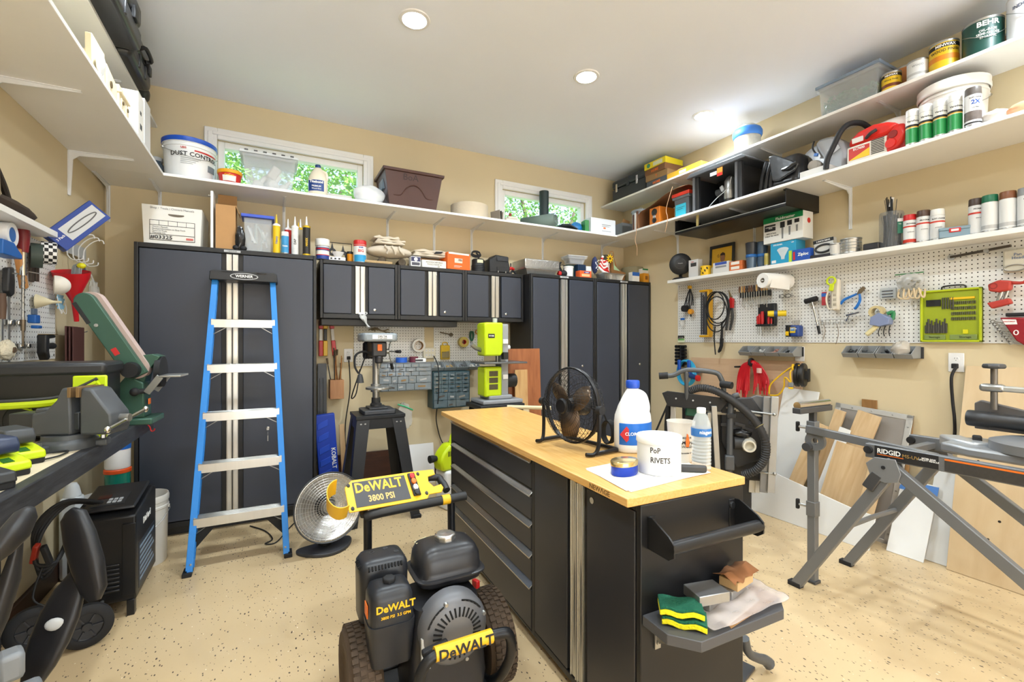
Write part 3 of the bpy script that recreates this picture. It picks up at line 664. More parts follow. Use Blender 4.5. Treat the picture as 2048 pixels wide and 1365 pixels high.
cap = B().prism([(-.20,LZ-.005),(.20,LZ-.005),(.195,LZ+.05),(.175,LZ+.06),(-.175,LZ+.06),(-.195,LZ+.05)], LY-.07, LY+.10, 'y').o('top_cap', mat('#26272a', .5), lad, bev=.004)
B().lathe([(0,-.003),(.082,-.003),(.082,0),(0,0)], n=36, ax='y', sy=.27).o('badge', LGREY, cap, loc=(0, LY-.07, LZ+.024))
B().lathe([(0,-.0036),(.076,-.0036),(.076,-.003),(0,-.003)], n=36, ax='y', sy=.23).o('badge_field', BLACK, cap, loc=(0, LY-.07, LZ+.024))
txt('WERNER', .025, WINK, cap, (0, LY-.074, LZ+.024), bold=.02)
for x in (-.1, .1): B().box(x-.03, x+.03, LY-.075, LY-.0705, LZ+.049, LZ+.055).o('cap_slot', INK, cap)

# ================================================================ RADIANT HEATER
t = T('radiant_heater', 'round silver dish radiant heater on an oval black base', 'heater', (.30, 3.10, 0), 14)
B().prism([(.17*math.cos(a), .10*math.sin(a)+.03*math.cos(2*a)) for a in [2*PI*k/28 for k in range(28)]], 0, .022, 'z').o('base', mat('#37373a', .6), t, bev=.006)
B().cyl((0,.02,.02),(0,.02,.12),.04,.03).o('neck', RUB, t)
hd = T('heater_head', None, None, (0,-.01,.27), rx=-8); hd.parent = t
B().lathe([(.205,-.05),(.195,-.048),(.15,-.005),(.08,.03),(.03,.04)], n=44, ax='y', cap=False).o('dish', mat('#c9c8c6', .25, .85, var=.1), hd, sol=.003)
b = B()
for k in range(13): b.torus((0,-.05-.004*math.cos(k/13*PI),0), .02+.185*k/12, .0012, 'y', 40, 4)
for k in range(36):
    a = 2*PI*k/36; b.bar((.02*math.cos(a),-.056,.02*math.sin(a)), (.203*math.cos(a),-.05,.203*math.sin(a)), .0012)
g = b.o('wire_guard', mat('#dcdcda', .3, .8), hd); g['kind'] = 'stuff'
B().lathe([(.21,-.056),(.214,-.05),(.21,-.044),(.203,-.05),(.21,-.056)], n=44, ax='y').o('rim', DGREY, hd)
B().lathe([(0,-.045),(.028,-.04),(.035,0),(.035,.03),(0,.03)], n=18, ax='y').o('element', mat('#8c8479', .4, .6), hd)
B().lathe([(.08,.032),(.09,.06),(.07,.12),(0,.125)], n=24, ax='y').o('rear_housing', BLACK, hd)

# ================================================================ DRILL PRESS ON ITS STAND
sx, sy = .715, 3.60
t = T('tool_stand', 'black splayed four-leg metal stand under the drill press', 'stand', (sx, sy, 0))
STM = mat('#232427', .45, .3, var=.3)
B().box(-.18,.18,-.15,.15,.735,.76).box(-.17,.17,-.145,-.14,.66,.735).box(-.17,.17,.14,.145,.66,.735).box(-.175,-.17,-.145,.145,.66,.735).box(.17,.175,-.145,.145,.66,.735).o('top', STM, t, bev=.003)
for ax_ in (-1, 1):
    for ay in (-1, 1):
        lg = B()
        lg.add([(ax_*.17,ay*.142,.735),(ax_*.08,ay*.142,.735),(ax_*.19,ay*.275,0),(ax_*.255,ay*.275,0)], [(0,1,2,3)]).add([(ax_*.172,ay*.142,.735),(ax_*.172,ay*.06,.735),(ax_*.257,ay*.20,0),(ax_*.257,ay*.275,0)], [(0,1,2,3)])
        l_ = lg.o('leg', STM, t, sol=.004, sm=False)
        B().obox((ax_*.235,ay*.255,.012),(.06,.06,.024)).o('foot_pad', RUB, l_, bev=.004)
for s in (-1, 1):
    for k in (0, 1): B().lathe([(0,-.005),(.008,-.004),(.008,0),(0,0)], c=(s*.115+k*.03*s, -.146, .70), n=10, ax='y').lathe([(0,-.005),(.008,-.004),(.008,0),(0,0)], c=(s*.115+k*.03*s, -.146, .675), n=10, ax='y').o('stand_bolt', STEEL, t)
t = T('drill_press', 'small grey and black bench drill press on the black stand', 'drill press', (sx, sy, .76))
B().prism([(-.11,-.11),(.11,-.11),(.12,-.09),(.12,.11),(.10,.13),(-.10,.13),(-.12,.11),(-.12,-.09)], .0, .03, 'z').box(-.07,.07,-.06,.10,.03,.045).o('base', mat('#4b4c50', .5, .4), t, bev=.005)
B().cyl((0,.05,.03),(0,.05,.45),.026,n=24).o('column', STEEL, t)
B().lathe([(.045,.03),(.045,.05),(.034,.06),(.033,.10),(.026,.10)], c=(0,.05,.01), n=20).o('column_collar', DGREY, t)
B().lathe([(0,.0),(.095,.0),(.095,.016),(0,.016)], c=(-.0,-.05,.185), n=28).box(-.03,.03,.0,.06,.175,.195).lathe([(.04,-.03),(.04,.03),(.026,.03)], c=(0,.05,.185), n=18).o('table', STEEL, t, bev=.002)
B().box(-.055,.055,-.09,.13,.43,.545).cyl((0,-.06,.44),(0,-.06,.38),.03).o('head', mat('#2b2b2e', .45), t, bev=.012)
B().prism([(-.115,-.13),(.115,-.13),(.13,-.10),(.13,.10),(.10,.15),(-.10,.15),(-.13,.10),(-.13,-.10)], .545, .61, 'z').o('belt_cover', mat('#8e969c', .4), t, bev=.014)
lb = B().box(-.06,.085,-.132,-.130,.565,.597).o('name_label', WPL, t); txt('DELTA', .022, INK, lb, (.012,-.1325,.583), bold=.02)
txt('8" DRILL PRESS', .010, INK, lb, (.012,-.1325,.569))
B().cyl((0,-.06,.38),(0,-.06,.34),.018,.012).o('chuck', STEEL, t)
B().cyl((0,-.06,.34),(0,-.06,.29),.003).o('drill_bit', STEEL, t)
B().obox((.0,-.092,.50),(.035,.01,.05)).o('switch', ORANGE, t, bev=.003)
b = B().cyl((.055,-.02,.47),(.085,-.02,.47),.02)
b.o('feed_hub', STEEL, t)
for a in (60, 180, 300):
    e = Vector((.12, -.02+.13*math.cos(R(a)), .47+.13*math.sin(R(a)))); h_ = B().cyl((.08,-.02,.47), e, .005).o('feed_handle', STEEL, t)
    d = (e-Vector((.08,-.02,.47))).normalized(); B().cyl(e-d*.02, e+d*.035, .011, .013).o('grip', RUB, h_)
B().lathe([(.0,-.06),(.055,-.06),(.06,-.04),(.06,.06),(.04,.08),(0,.08)], c=(-.02,.17,.47), n=20, ax='z').o('motor', BLACK, t)
B().tube([(-.055,-.03,.46),(-.12,-.05,.47),(-.17,-.06,.44),(-.175,-.07,.36),(-.15,-.075,.31)], .008, 8, sm=6).o('gooseneck', RUB, t)
B().lathe([(0,.0),(.016,-.01),(.022,-.035),(.028,-.07),(.0,-.07)], c=(-.14,-.078,.31), n=16, ).o('lamp_head', DGREY, t)
B().tube([(-.06,.12,.45),(-.13,.12,.25),(-.16,.2,.10),(-.10,.35,.12),(-.04,.55,.30)], .005, 6, sm=6).o('power_cord', RUB, t)

# ================================================================ BACK WALL BETWEEN THE CABINETS
def peg_mat():
    m = mat('#e3e3e1', .55, var=0).copy(); m.name = 'pegboard'; n = m.node_tree.nodes; l = m.node_tree.links; p = n['Principled BSDF']
    tc = n.new('ShaderNodeTexCoord'); sp = n.new('ShaderNodeSeparateXYZ'); l.new(tc.outputs['Object'], sp.inputs[0]); sq = []
    for ax_ in ('X', 'Z'):
        a = n.new('ShaderNodeMath'); a.operation = 'MULTIPLY'; a.inputs[1].default_value = 1/.0254
        f = n.new('ShaderNodeMath'); f.operation = 'FRACT'; s_ = n.new('ShaderNodeMath'); s_.operation = 'SUBTRACT'; s_.inputs[1].default_value = .5
        q = n.new('ShaderNodeMath'); q.operation = 'POWER'; q.inputs[1].default_value = 2
        ab = n.new('ShaderNodeMath'); ab.operation = 'ABSOLUTE'
        l.new(sp.outputs[ax_], a.inputs[0]); l.new(a.outputs[0], f.inputs[0]); l.new(f.outputs[0], s_.inputs[0]); l.new(s_.outputs[0], ab.inputs[0]); l.new(ab.outputs[0], q.inputs[0]); sq.append(q)
    ad = n.new('ShaderNodeMath'); l.new(sq[0].outputs[0], ad.inputs[0]); l.new(sq[1].outputs[0], ad.inputs[1])
    lt = n.new('ShaderNodeMath'); lt.operation = 'LESS_THAN'; lt.inputs[1].default_value = .020; l.new(ad.outputs[0], lt.inputs[0])
    mx = n.new('ShaderNodeMix'); mx.data_type = 'RGBA'; mx.inputs[6].default_value = (*lin('#e3e3e1'), 1); mx.inputs[7].default_value = (*lin('#2a2825'), 1)
    l.new(lt.outputs[0], mx.inputs[0]); l.new(mx.outputs[2], p.inputs['Base Color']); return m
PEG = peg_mat()
def pegboard(label, loc, rz, w, h):
    o = B().box(-w/2, w/2, -.006, 0, 0, h).o('pegboard', PEG); o.location = loc; o.rotation_euler.z = R(rz)
    t_ = tag(o, label, 'pegboard'); 
    for x in (-w/2+.02, w/2-.02):
        for z in (.02, h-.02): B().lathe([(0,-.009),(.006,-.008),(.006,-.006),(0,-.006)], c=(x,0,z), n=10, ax='y').o('screw', STEEL, o)
    return o
YW = YB-.012
def wx(u, Y=YW): return xu(u, Y)
def wz(u, v, Y=YW): return at(u, v, Y=Y).z
for u0, u1, v0, v1, lab in ((708,849,646,731,'white pegboard behind the drill press'), (868,968,645,724,'white pegboard behind the bandsaw')):
    x0, x1 = wx(u0), wx(u1); z0 = wz((u0+u1)/2, v1); pegboard(lab, ((x0+x1)/2, YB-.002, z0), 0, x1-x0, wz((u0+u1)/2, v0)-z0)
def outlet(label, loc, rz, plug=True):
    t = T('wall_outlet', label, 'outlet', loc, rz, 'white duplex wall outlets')
    B().box(-.037,.037,-.006,0,-.058,.058).o('cover_plate', WPL, t, bev=.003)
    for z in (.021, -.021):
        s_ = B().lathe([(0,-.008),(.016,-.008),(.017,-.006),(0,-.006)], c=(0,0,z), n=18, ax='y').o('socket', WPL, t)
        B().box(-.007,-.005,-.0085,-.008,z,z+.009).box(.005,.007,-.0085,-.008,z,z+.008).cyl((0,-.0085,z-.008),(0,-.008,z-.008),.002,n=8).o('slot', INK, s_)
    if plug: B().box(-.014,.014,-.035,-.008,-.036,-.006).o('plug', RUB, t, bev=.004)
    return t
o = outlet('white wall outlet with a black cord to the left of the drill press', (wx(697), YB-.002, wz(697,711)), 0)
ox, oz = wx(697), wz(697,711)
tag(B().tube([(ox,YB-.035,oz-.04),(ox+.01,YB-.03,oz-.3),(ox-.03,YB-.04,oz-.6),(ox-.02,YB-.05,oz-.85),(ox+.05,YB-.12,.012),(ox+.2,YB-.3,.008)], .005, 6, sm=8).o('power_cable', RUB), 'black power cable hanging from the outlet left of the drill press', 'cable')
t = T('outlet_strip', 'cream wall outlet block between the two small pegboards', 'outlet', (wx(858), YB-.002, wz(858,706)))
B().box(-.06,.06,-.03,0,-.05,.05).o('housing', mat('#ded8c6', .5), t, bev=.004)
for x in (-.03,.0,.03):
    for z in (-.02,.025): B().box(x-.008,x+.008,-.032,-.03,z-.01,z+.01).o('socket', WPL, t); B().box(x-.004,x-.002,-.0325,-.032,z-.004,z+.004).box(x+.002,x+.004,-.0325,-.032,z-.004,z+.004).o('slot', INK, t)
tag(B().tube([(wx(866),YB-.04,wz(866,712)),(wx(864),YB-.20,wz(864,735)),(wx(864),YB-.20,wz(864,790)),(wx(870),YB-.05,wz(870,840)),(wx(883),YB-.06,wz(883,885)),(wx(893),YB-.2,.42)], .005, 6, sm=8).o('power_cable', RUB), 'black power cable hanging beside the blue-green parts organizer', 'cable')
# parts organizers
def organizer(name, label, x0, x1, z0, z1, d, frame, rows, clear):
    t = T(name, label, 'organizer', ((x0+x1)/2, YB-.005, z0)); w = x1-x0; h = z1-z0
    b = B().box(-w/2,w/2,-d+.02,0,0,h).box(-w/2,-w/2+.006,-d,-d+.02,0,h).box(w/2-.006,w/2,-d,-d+.02,0,h).box(-w/2,w/2,-d,-d+.02,h-.006,h).box(-w/2,w/2,-d,-d+.02,0,.006)
    b.o('frame', frame, t, bev=.002); z = h-.008
    for cols, hh in rows:
        x = -w/2+.008; tot = sum(cols)
        for c in cols:
            cw_ = (w-.016)*c/tot
            dr = B().box(x+.0015,x+cw_-.0015,-d-.004,-d+.018,z-hh*h+.003,z).o('drawer', clear, t, bev=.0015)
            B().box(x+cw_*.3,x+cw_*.7,-d-.012,-d-.004,z-hh*h+.004,z-hh*h+.009).o('pull', frame, dr)
            if random.random() < .75: B().obox((x+cw_*random.uniform(.35,.65),-d-.0046,z-hh*h*random.uniform(.45,.7)), (cw_*.45,.001,hh*h*.22), (0,random.uniform(-15,15),0)).o('contents', random.choice((mat('#8f8a80',.5), mat('#4a443d',.6), mat('#8a6a3c',.5), mat('#a9aaaa',.4))), dr)
            x += cw_
        z -= hh*h
DRC = mat('#79838a', .25, var=.25, vs=25, coat=.4)
x0, x1 = xu(757, 4.03), xu(864, 4.03); z0, z1 = at(810,782,Y=4.03).z, at(810,726,Y=4.03).z
organizer('parts_organizer', 'grey small-parts organizer with many drawers behind the drill press', x0, x1, z0, z1, .16, GREY, [((1,1,1,1,1,1.6),.14),((1.3,.7,1.3,1.3,2),.14),((1,1,1,1,1,1.6),.16),((1.5,.8,1.4,1,2),.26),((1,1,1,1,2),.25)], DRC)
oz1 = z1; ox0, ox1 = x0, x1
x0, x1 = xu(866, 4.03), xu(940, 4.03); z0, z1 = at(900,816,Y=4.03).z, at(900,743,Y=4.03).z
organizer('parts_organizer', 'blue-green small-parts organizer with clear drawers left of the bandsaw', x0, x1, z0, z1, .16, mat('#2f4f58', .45), [((1,1,1,1,1),.11)]*5+[((1.6,1,1.6),.21),((1.6,1,1.6),.20)], mat('#5d6d74', .25, var=.35, vs=25, coat=.4))
bz = z1+.008
def bin_rack(label, loc, rz, w, n, m, contents):
    t = T('bin_rack', label, 'bin rack', loc, rz)
    B().box(-w/2-.01,w/2+.01,-.008,0,.0,.075).o('rail', DGREY, t, bev=.002); c = w/n
    for i in range(n):
        x0_, x1_ = -w/2+c*i+.003, -w/2+c*(i+1)-.003
        bn = B()
        sp_ = [(-.008,.0),(-.11,.0),(-.135,.030),(-.07,.078),(-.008,.08)]; bn.prism(sp_, x0_, x0_+.005, 'x').prism(sp_, x1_-.005, x1_, 'x')
        bn.box(x0_,x1_,-.11,-.008,0,.003).obox(((x0_+x1_)/2,-.122,.015), (x1_-x0_,.004,.040), (40,0,0)).box(x0_,x1_,-.012,-.008,0,.08)
        bo = bn.o('bin', m, t, bev=.0008)
        if contents:
            cb = B()
            for k in range(7): cb.obox((random.uniform(x0_+.02,x1_-.02), random.uniform(-.10,-.03), random.uniform(.015,.045)), (.03,.014,.012), (random.uniform(-40,40),random.uniform(-40,40),random.uniform(0,180)))
            cc = cb.o('contents', contents[i % len(contents)], bo); cc['kind'] = 'stuff'
    return t
bw = wx(962, 4.05)-wx(864, 4.05)
bin_rack('row of four small grey bins above the blue-green parts organizer', ((wx(864,4.05)+wx(962,4.05))/2, YB-.009, bz), 0, bw, 4, mat('#8b9296', .5), [mat('#c9c4ba',.6), mat('#b89b6a',.6), mat('#6f6f70',.5)])
# things on the grey organizer
def tape_roll(name, label, loc, r, w, m, ax='z', core=None, ri=.7, rz=0, group=None):
    t = T(name, label, 'tape', loc, rz, group)
    B().lathe([(r*ri,0),(r,0),(r,w),(r*ri,w),(r*ri,0)], n=28, ax=ax).o('tape', m, t)
    B().lathe([(r*ri,-.001),(r*ri,w+.001),(r*ri-.003,w+.001),(r*ri-.003,-.001),(r*ri,-.001)], n=24, ax=ax).o('core', core or CARD, t)
    return t
tape_roll('masking_tape', 'blue masking tape roll lying on the grey parts organizer', ((ox0+ox1)/2-.02, YB-.09, oz1+.002), .05, .045, mat('#2a63c8', .6))
o = tape_roll('maroon_tape', 'maroon tape roll lying on the grey parts organizer', ((ox0+ox1)/2+.095, YB-.08, oz1+.002), .04, .05, mat('#6b2a3c', .6))
t = T('small_box', 'small white and black box on the right end of the grey organizer', 'box', (ox1-.09, YB-.09, oz1+.002)); B().box(-.05,.05,-.03,.03,0,.035).o('body', WPL, t, bev=.003); B().box(-.051,.02,-.0312,-.03,.008,.026).o('label', DGREY, t)
t = T('tape_measure_pile', 'pale plastic hardware packet lying on the left of the grey organizer', 'packet', (ox0+.07, YB-.09, oz1+.002)); B().sph((0,0,.017), (.06,.035,.016), 14, 8, jit=.12).o('packet', mat('#b9b4a8', .5, var=.4, vs=40), t)
# hung on the two pegboards
def hook(t, x, z, L=.05): return B().tube([(x,0,z+.02),(x,-.01,z+.02),(x,-L,z+.0),(x,-L-.004,z+.012)], .002, 6, sm=3).o('peg_hook', STEEL, t)
t = tape_roll('duct_tape', 'white duct tape roll hung on the left pegboard', (wx(835), YB-.062, wz(835,691)), .062, .045, mat('#dad9d4', .5), 'y', ri=.68); hook(t, 0, .026, .02)
t = T('bit_case', 'yellow drill bit case hung on the right pegboard', 'case', (wx(889), YB-.012, wz(889,703)))
B().box(-.045,.045,-.03,0,-.075,.06).o('case', mat('#d9b21a', .4), t, bev=.005); B().box(-.038,.038,-.033,-.03,-.068,.0).o('window', mat('#8d7a3a', .2, coat=.5), t, bev=.002); B().tube([(-.025,-.015,.06),(-.02,-.015,.085),(.02,-.015,.085),(.025,-.015,.06)], .005, 6, sm=3).o('handle', mat('#d9b21a', .4), t)
for k in range(6): B().cyl((-.03+.012*k,-.034,-.055),(-.03+.012*k,-.034,-.012+.004*k),.0022,n=6).o('drill_bit', STEEL, t)
t = tape_roll('tape_spool', 'yellow rimmed tape spool hung on the right pegboard', (wx(924), YB-.07, wz(924,684)), .05, .05, mat('#c9b45a', .4), 'y', core=RED, ri=.45)
t = T('wire_cutters', 'dark green handled snips hung on the right pegboard', 'snips', (wx(943), YB-.02, wz(943,674)))
for s in (-1, 1): B().tube([(s*.004,0,-.04),(s*.016,0,.0),(s*.012,0,.045),(s*.004,0,.055)], [.006,.010,.010,.007], 8, sm=4).o('handle', mat('#11664a', .45), t)
B().prism([(-.008,-.04),(.008,-.04),(.002,-.085),(-.002,-.085)][::-1], -.004, .004, 'y').o('blade', STEEL, t)
t = T('scissors', 'orange handled scissors hung on the right pegboard', 'scissors', (wx(956), YB-.02, wz(956,668)))
for s in (-1, 1): B().torus((s*.015,0,.02), .014, .005, 'y', 18, 6, sc=(1,1.4)).o('handle', mat('#d98a1e', .45), t); B().prism([(s*.012,.0),(s*.002,.0),(-s*.010,-.11)][::s], -.003+.002*s, .001+.002*s, 'y').o('blade', STEEL, t)
t = T('scraper_bar', 'thin metal bar tool resting on hooks of the right pegboard', 'tool', (wx(893), YB-.025, wz(893,667))); B().bar((-.07,0,.01),(.04,0,-.01),.006,.012).cyl((.04,0,-.012),(.04,-.012,-.012),.018).o('bar', mat('#6d6250', .5, .5), t); hook(t, -.03, -.02); hook(t, .03, -.03)
t = T('wire_bundle', 'frayed tan twine bundle hung on the left pegboard', 'twine', (wx(757), YB-.03, wz(757,662)))
b = B()
for k in range(6): b.tube([(-.09+.01*k,-.004*k,random.uniform(-.01,.02)),(-.03,-.005*k,.02+random.uniform(-.01,.01)),(.03,-.004*k,.0),(.10-.01*k,0,random.uniform(-.02,.02))], .005, 6, sm=5)
b.o('strands', mat('#857963', .9), t)['kind'] = 'stuff'
# paint-brush block, bar clamps and leaning boards left of the drill press
xk, zk = xu(673, 4.12), at(673, 797, Y=4.12).z
t = T('brush_block', 'small wooden wall box holding brushes and dowels', 'box', (xk, YB-.004, zk))
B().tub((-.055,.055,-.12,0),(-.055,.055,-.12,0),0,.16,.012).o('box', wood('#a9744c','#bd8a5f',4,(6,1,1)), t, bev=.002)
for k in range(11):
    x, y = random.uniform(-.035,.035), random.uniform(-.095,-.025); L = random.uniform(.25,.40); dx = random.uniform(-.07,.03)
    b_ = B().cyl((x,y,.02),(x+dx,y,L),.0055,.004,n=8).o('brush_handle', random.choice((mat('#b07a45',.5), mat('#8a5a34',.5), mat('#3a3a3a',.5), mat('#d0b080',.6))), t)
    if k % 2: B().cyl((x+dx,y,L),(x+dx*1.15,y,L+.05),.007,.009,n=8).o('bristle', mat('#5b4a36',.9), b_)
for k, (u, col, lab) in enumerate(((642,'#c02424','red and white spring bar clamp nearest the tall cabinet'),(651,'#e0b018','yellow and black spring bar clamp between two red ones'),(664,'#c8343a','red and white spring bar clamp nearest the brush block'))):
    x, z = wx(u, 4.15), wz(u, 641 if k < 2 else 641, 4.15)
    t = T('bar_clamp', lab, 'clamp', (x, YB-.03, z-.05), group='bar clamps under the wall cabinet')
    tilt = (0, 0, -5)[k]
    B().box(-.018,.018,-.02,.0,-.02,.05).o('head', mat(col,.4), t, bev=.005, rot=(0,tilt,0))
    B().box(-.013,.013,-.014,-.002,-.12,-.02).o('handle', BLACK if k == 1 else mat('#d8d4cf',.4), t, bev=.004, rot=(0,tilt,0))
    B().box(-.017,.017,-.022,.0,-.25,-.12).o('jaw', mat(col,.4), t, bev=.005, rot=(0,tilt,0))
t = T('drain_tray', 'dark grey ribbed plastic tray standing beside the tall cabinet', 'tray', (xu(645,4.1), YB-.06, .50)); B().box(-.035,.035,-.02,.04,0,.62).box(-.02,-.012,-.026,-.02,.05,.5).box(.005,.012,-.026,-.02,.05,.5).o('panel', mat('#4b4c4f', .5), t, bev=.006)
B().box(-.03,.03,-.01,.04,-.5,0).o('lower_panel', mat('#4b4c4f', .5), t)
kx = xu(655, 3.98)+.025
t = T('plastic_sawhorse', 'folded bright blue plastic sawhorse standing beside the tall cabinet', 'sawhorse', (kx, 3.98, 0), 0, ry=-4)
b = B().box(-.075,.075,-.03,.03,.0,.72)
b.o('body', mat('#1440b4', .4), t, bev=.006)
for k in range(6): B().prism([(-.06,.10+.1*k),(.02,.13+.1*k),(.02,.18+.1*k),(-.06,.15+.1*k)], -.036, -.03, 'y').o('rib', mat('#1a4cc8', .4), t, bev=.003)
txt('KOBALT', .045, WINK, t, (.045, -.0315, .36), (90, 90, 0), bold=.02)
t = T('wood_strip', 'narrow bare wood strip standing beside the blue sawhorse', 'wood', (kx+.12, 4.02, 0), ry=-3); B().box(-.02,.02,-.01,.01,0,.62).o('strip', wood('#c09a6c','#d8b68c',5,(8,8,.8)), t, bev=.001)

# bandsaw on its stand
bx_, by_ = 1.69, 3.54
t = T('saw_stand', 'low black stand carrying the green bandsaw', 'stand', (bx_, by_, 0))
B().box(-.21,.20,-.17,.15,.75,.785).o('top', STM, t, bev=.006)
for ax_ in (-1,1):
    for ay in (-1,1): B().bar((ax_*.17+.015,ay*.12,.75),(ax_*.19+.0,ay*.15,0),.05,.05).o('leg', STM, t, bev=.002)
t = T('bandsaw', 'lime green and grey benchtop bandsaw behind the island', 'bandsaw', (bx_, by_, .785))
GRN = mat('#bdd50a', .35)
B().box(-.17,.20,-.14,.14,0,.035).box(-.10,.12,-.1,.1,.035,.07).o('base', mat('#8d9095', .45), t, bev=.01)
B().prism([(-.14,.06),(.02,.06),(.02,.31),(-.14,.31)], -.10, .06, 'y').o('lower_housing', GRN, t, bev=.015)
B().prism([(-.14,.40),(.01,.40),(.03,.43),(.03,.68),(-.13,.68),(-.145,.66)], -.10, .06, 'y').o('upper_housing', GRN, t, bev=.015)
B().box(.03,.10,-.06,.06,.06,.67).o('spine', mat('#9a9da1', .45), t, bev=.008)
B().box(-.11,-.05,-.102,-.1,.55,.585).o('logo_plate', BLACK, t); txt('RYOBI', .016, WINK, t, (-.08,-.1025,.5675), bold=.02)
for k in range(3): B().box(-.10,-.02,-.1015,-.1,.12+.055*k,.165+.055*k).o('warning_label', mat('#4a4426', .5, var=.5, vs=60), t)
B().box(-.17,.23,-.16,.14,.335,.35).o('table', mat('#6f7276', .35, .7), t, bev=.003)
B().box(.03,.075,-.11,-.06,.37,.43).o('blade_guard', BLACK, t, bev=.003)
B().box(-.015,-.009,-.075,-.07,.35,.43).o('blade', STEEL, t)
B().cyl((.10,0,.47),(.14,0,.47),.02).o('tension_knob', WPL, t); B().cyl((.0,0,.68),(.0,0,.72),.02).o('top_knob', LGREY, t)
B().lathe([(0,-.05),(.06,-.05),(.06,.05),(0,.05)], c=(.15,.02,.18), n=20, ax='x').o('motor', BLACK, t)
for z in (.2, .5): B().box(.04,.09,-.075,-.06,z,z+.04).o('latch', WPL, t, bev=.004)
B().tube([(-.14,-.02,.45),(-.2,-.04,.47),(-.24,-.05,.50)], .018, 10, sm=3).o('dust_port', STEEL, t)
# boards leaning on the right cabinet
def board(name, label, x, y, w, h, th, m, lean, rz=0, group=None, cat='board', z=0):
    t = T(name, label, cat, (x, y, z), rz, group, rx=-lean)
    B().box(-w/2, w/2, -th, 0, 0, h).o('board', m, t, bev=.001); return t
board('cherry_panel', 'reddish brown wood panel leaning against the right tall cabinet', (xu(1020,3.6)+xu(1085,3.6))/2+.03, 3.65, .34, 1.24, .012, wood('#8a4f2c','#a5653c',3,(10,1,1)), 3)
board('plywood_strip', 'pale plywood strip leaning in front of the reddish panel', xu(1041,3.6)+.02, 3.60, .13, 1.05, .012, wood('#b98d58','#cfa974',4,(8,1,1)), 2)
board('white_board', 'white painted board leaning on the wall behind the drill press stand', xu(843,4.1), 4.10, .25, .36, .01, WPL, 8)
t = T('cardboard_strip', 'long pale cardboard tube lying behind the island worktop', 'tube', (1.53, 2.95, .83), -38); 
B().cyl((-.02,0,0),(.30,0,0),.014).o('tube', mat('#d8c7a2', .8), t)
B().box(.1,.14,-.014,.014,-.83,-.013).o('post', mat('#d8c7a2', .8), t)
# lime sprayer by the island
t = T('cordless_fogger', 'lime green cordless sprayer on a white tank near the wall', 'sprayer', (1.27, 3.45, 0), 15)
B().box(-.11,.11,-.08,.08,0,.30).o('tank', WPL, t, bev=.02)
B().prism([(-.13,.30),(.10,.30),(.12,.36),(.11,.47),(.02,.50),(-.06,.50),(-.12,.44),(-.15,.38)], -.06, .06, 'y').o('body', LIME, t, bev=.018)
B().tube([(-.02,0,.48),(-.0,0,.56),(.05,0,.595),(.12,0,.58),(.11,0,.46)], .016, 10, sm=5).o('handle', LIME, t)
B().tube([(.0,-.017,.565),(.05,-.017,.60),(.11,-.017,.585)], .008, 6, sm=4).o('grip', RUB, t)
B().lathe([(.02,0),(.028,-.03),(.03,-.06),(0,-.06)], c=(-.15,0,.40), n=14, ax='x').o('nozzle', RUB, t)
B().box(-.02,.08,-.0625,-.06,.35,.39).o('logo_plate', BLACK, t); txt('RYOBI', .028, WINK, t, (.03,-.063,.37), bold=.02)
for k in range(5): B().box(-.08+.012*k,-.074+.012*k,-.0615,-.06,.41,.45).o('vent', RUB, t)
t = T('plastic_bag', 'crumpled green-edged clear bag hanging behind the drill press stand', 'bag', (xu(808,4.12), 4.12, .62))
B().sph((0,0,0), (.07,.02,.12), 14, 10, jit=.18).o('film', BAG, t); B().tube([(-.06,-.01,.12),(0,-.02,.10),(.08,0,.06)], .008, 6, sm=3).o('zip_edge', mat('#3fae7a', .5), t)
B().cyl((-.02,.06,.12),(-.02,.0,.12),.003).o('nail', STEEL, t)
# plastic sleeve on the wall-cabinet handle
t = T('plastic_sleeve', 'crumpled clear plastic sleeve hung on the left wall cabinet handle', 'bag', (xu(722,3.86), 3.868, at(722,628,Y=3.86).z))
B().torus((.035,-.004,.008), .010, .003, 'y', 14, 6, sc=(1.4,.8)).box(-.02,.03,-.006,-.002,-.002,.014).o('hanger', WPL, t)
vs = []; fs = []
for i in range(7):
    z = -.0-.1*i/6; c_ = .01+.05*(i/6)**1.5; w = .018+.01*math.sin(i)
    vs += [(c_-w,-.006+.006*math.sin(i*2),z),(c_,-.014+.006*math.cos(i*1.6),z-.01),(c_+w,-.006,z+.006*math.sin(i))]
for i in range(6): fs += [(3*i,3*i+1,3*i+4,3*i+3),(3*i+1,3*i+2,3*i+5,3*i+4)]
B().add(vs, fs).o('film', mat('#e9e9e7', .15, alpha=.55), t, sol=.001)
# ================================================================ WORKBENCH ON THE LEFT
BZ = .905
bn = T('workbench', 'long bench with a black painted edge along the left wall', 'workbench', (0, 0, 0))
fx = lambda y: -.645+.021*(y+.2)
yb0, yb1 = -.2, 3.12
B().prism([(XL+.001,yb0),(fx(yb0)-.04,yb0),(fx(yb1)-.04,yb1),(XL+.001,yb1)], BZ-.03, BZ, 'z').o('top', mat('#d8c8ab', .6, var=.15, vs=5), bn)
B().prism([(fx(yb0)-.04,yb0),(fx(yb0),yb0),(fx(yb1),yb1),(fx(yb1)-.04,yb1)], BZ-.072, BZ+.001, 'z').o('fascia', wood('#1c1c1f', '#3a3b3f', 10, (14,1,10), .5), bn, bev=.004)
for y in (.2, 1.6, 2.5): B().box(XL+.03, XL+.10, y-.04, y+.04, 0, BZ-.03).o('leg', mat('#1d1d1f', .6), bn, bev=.004)
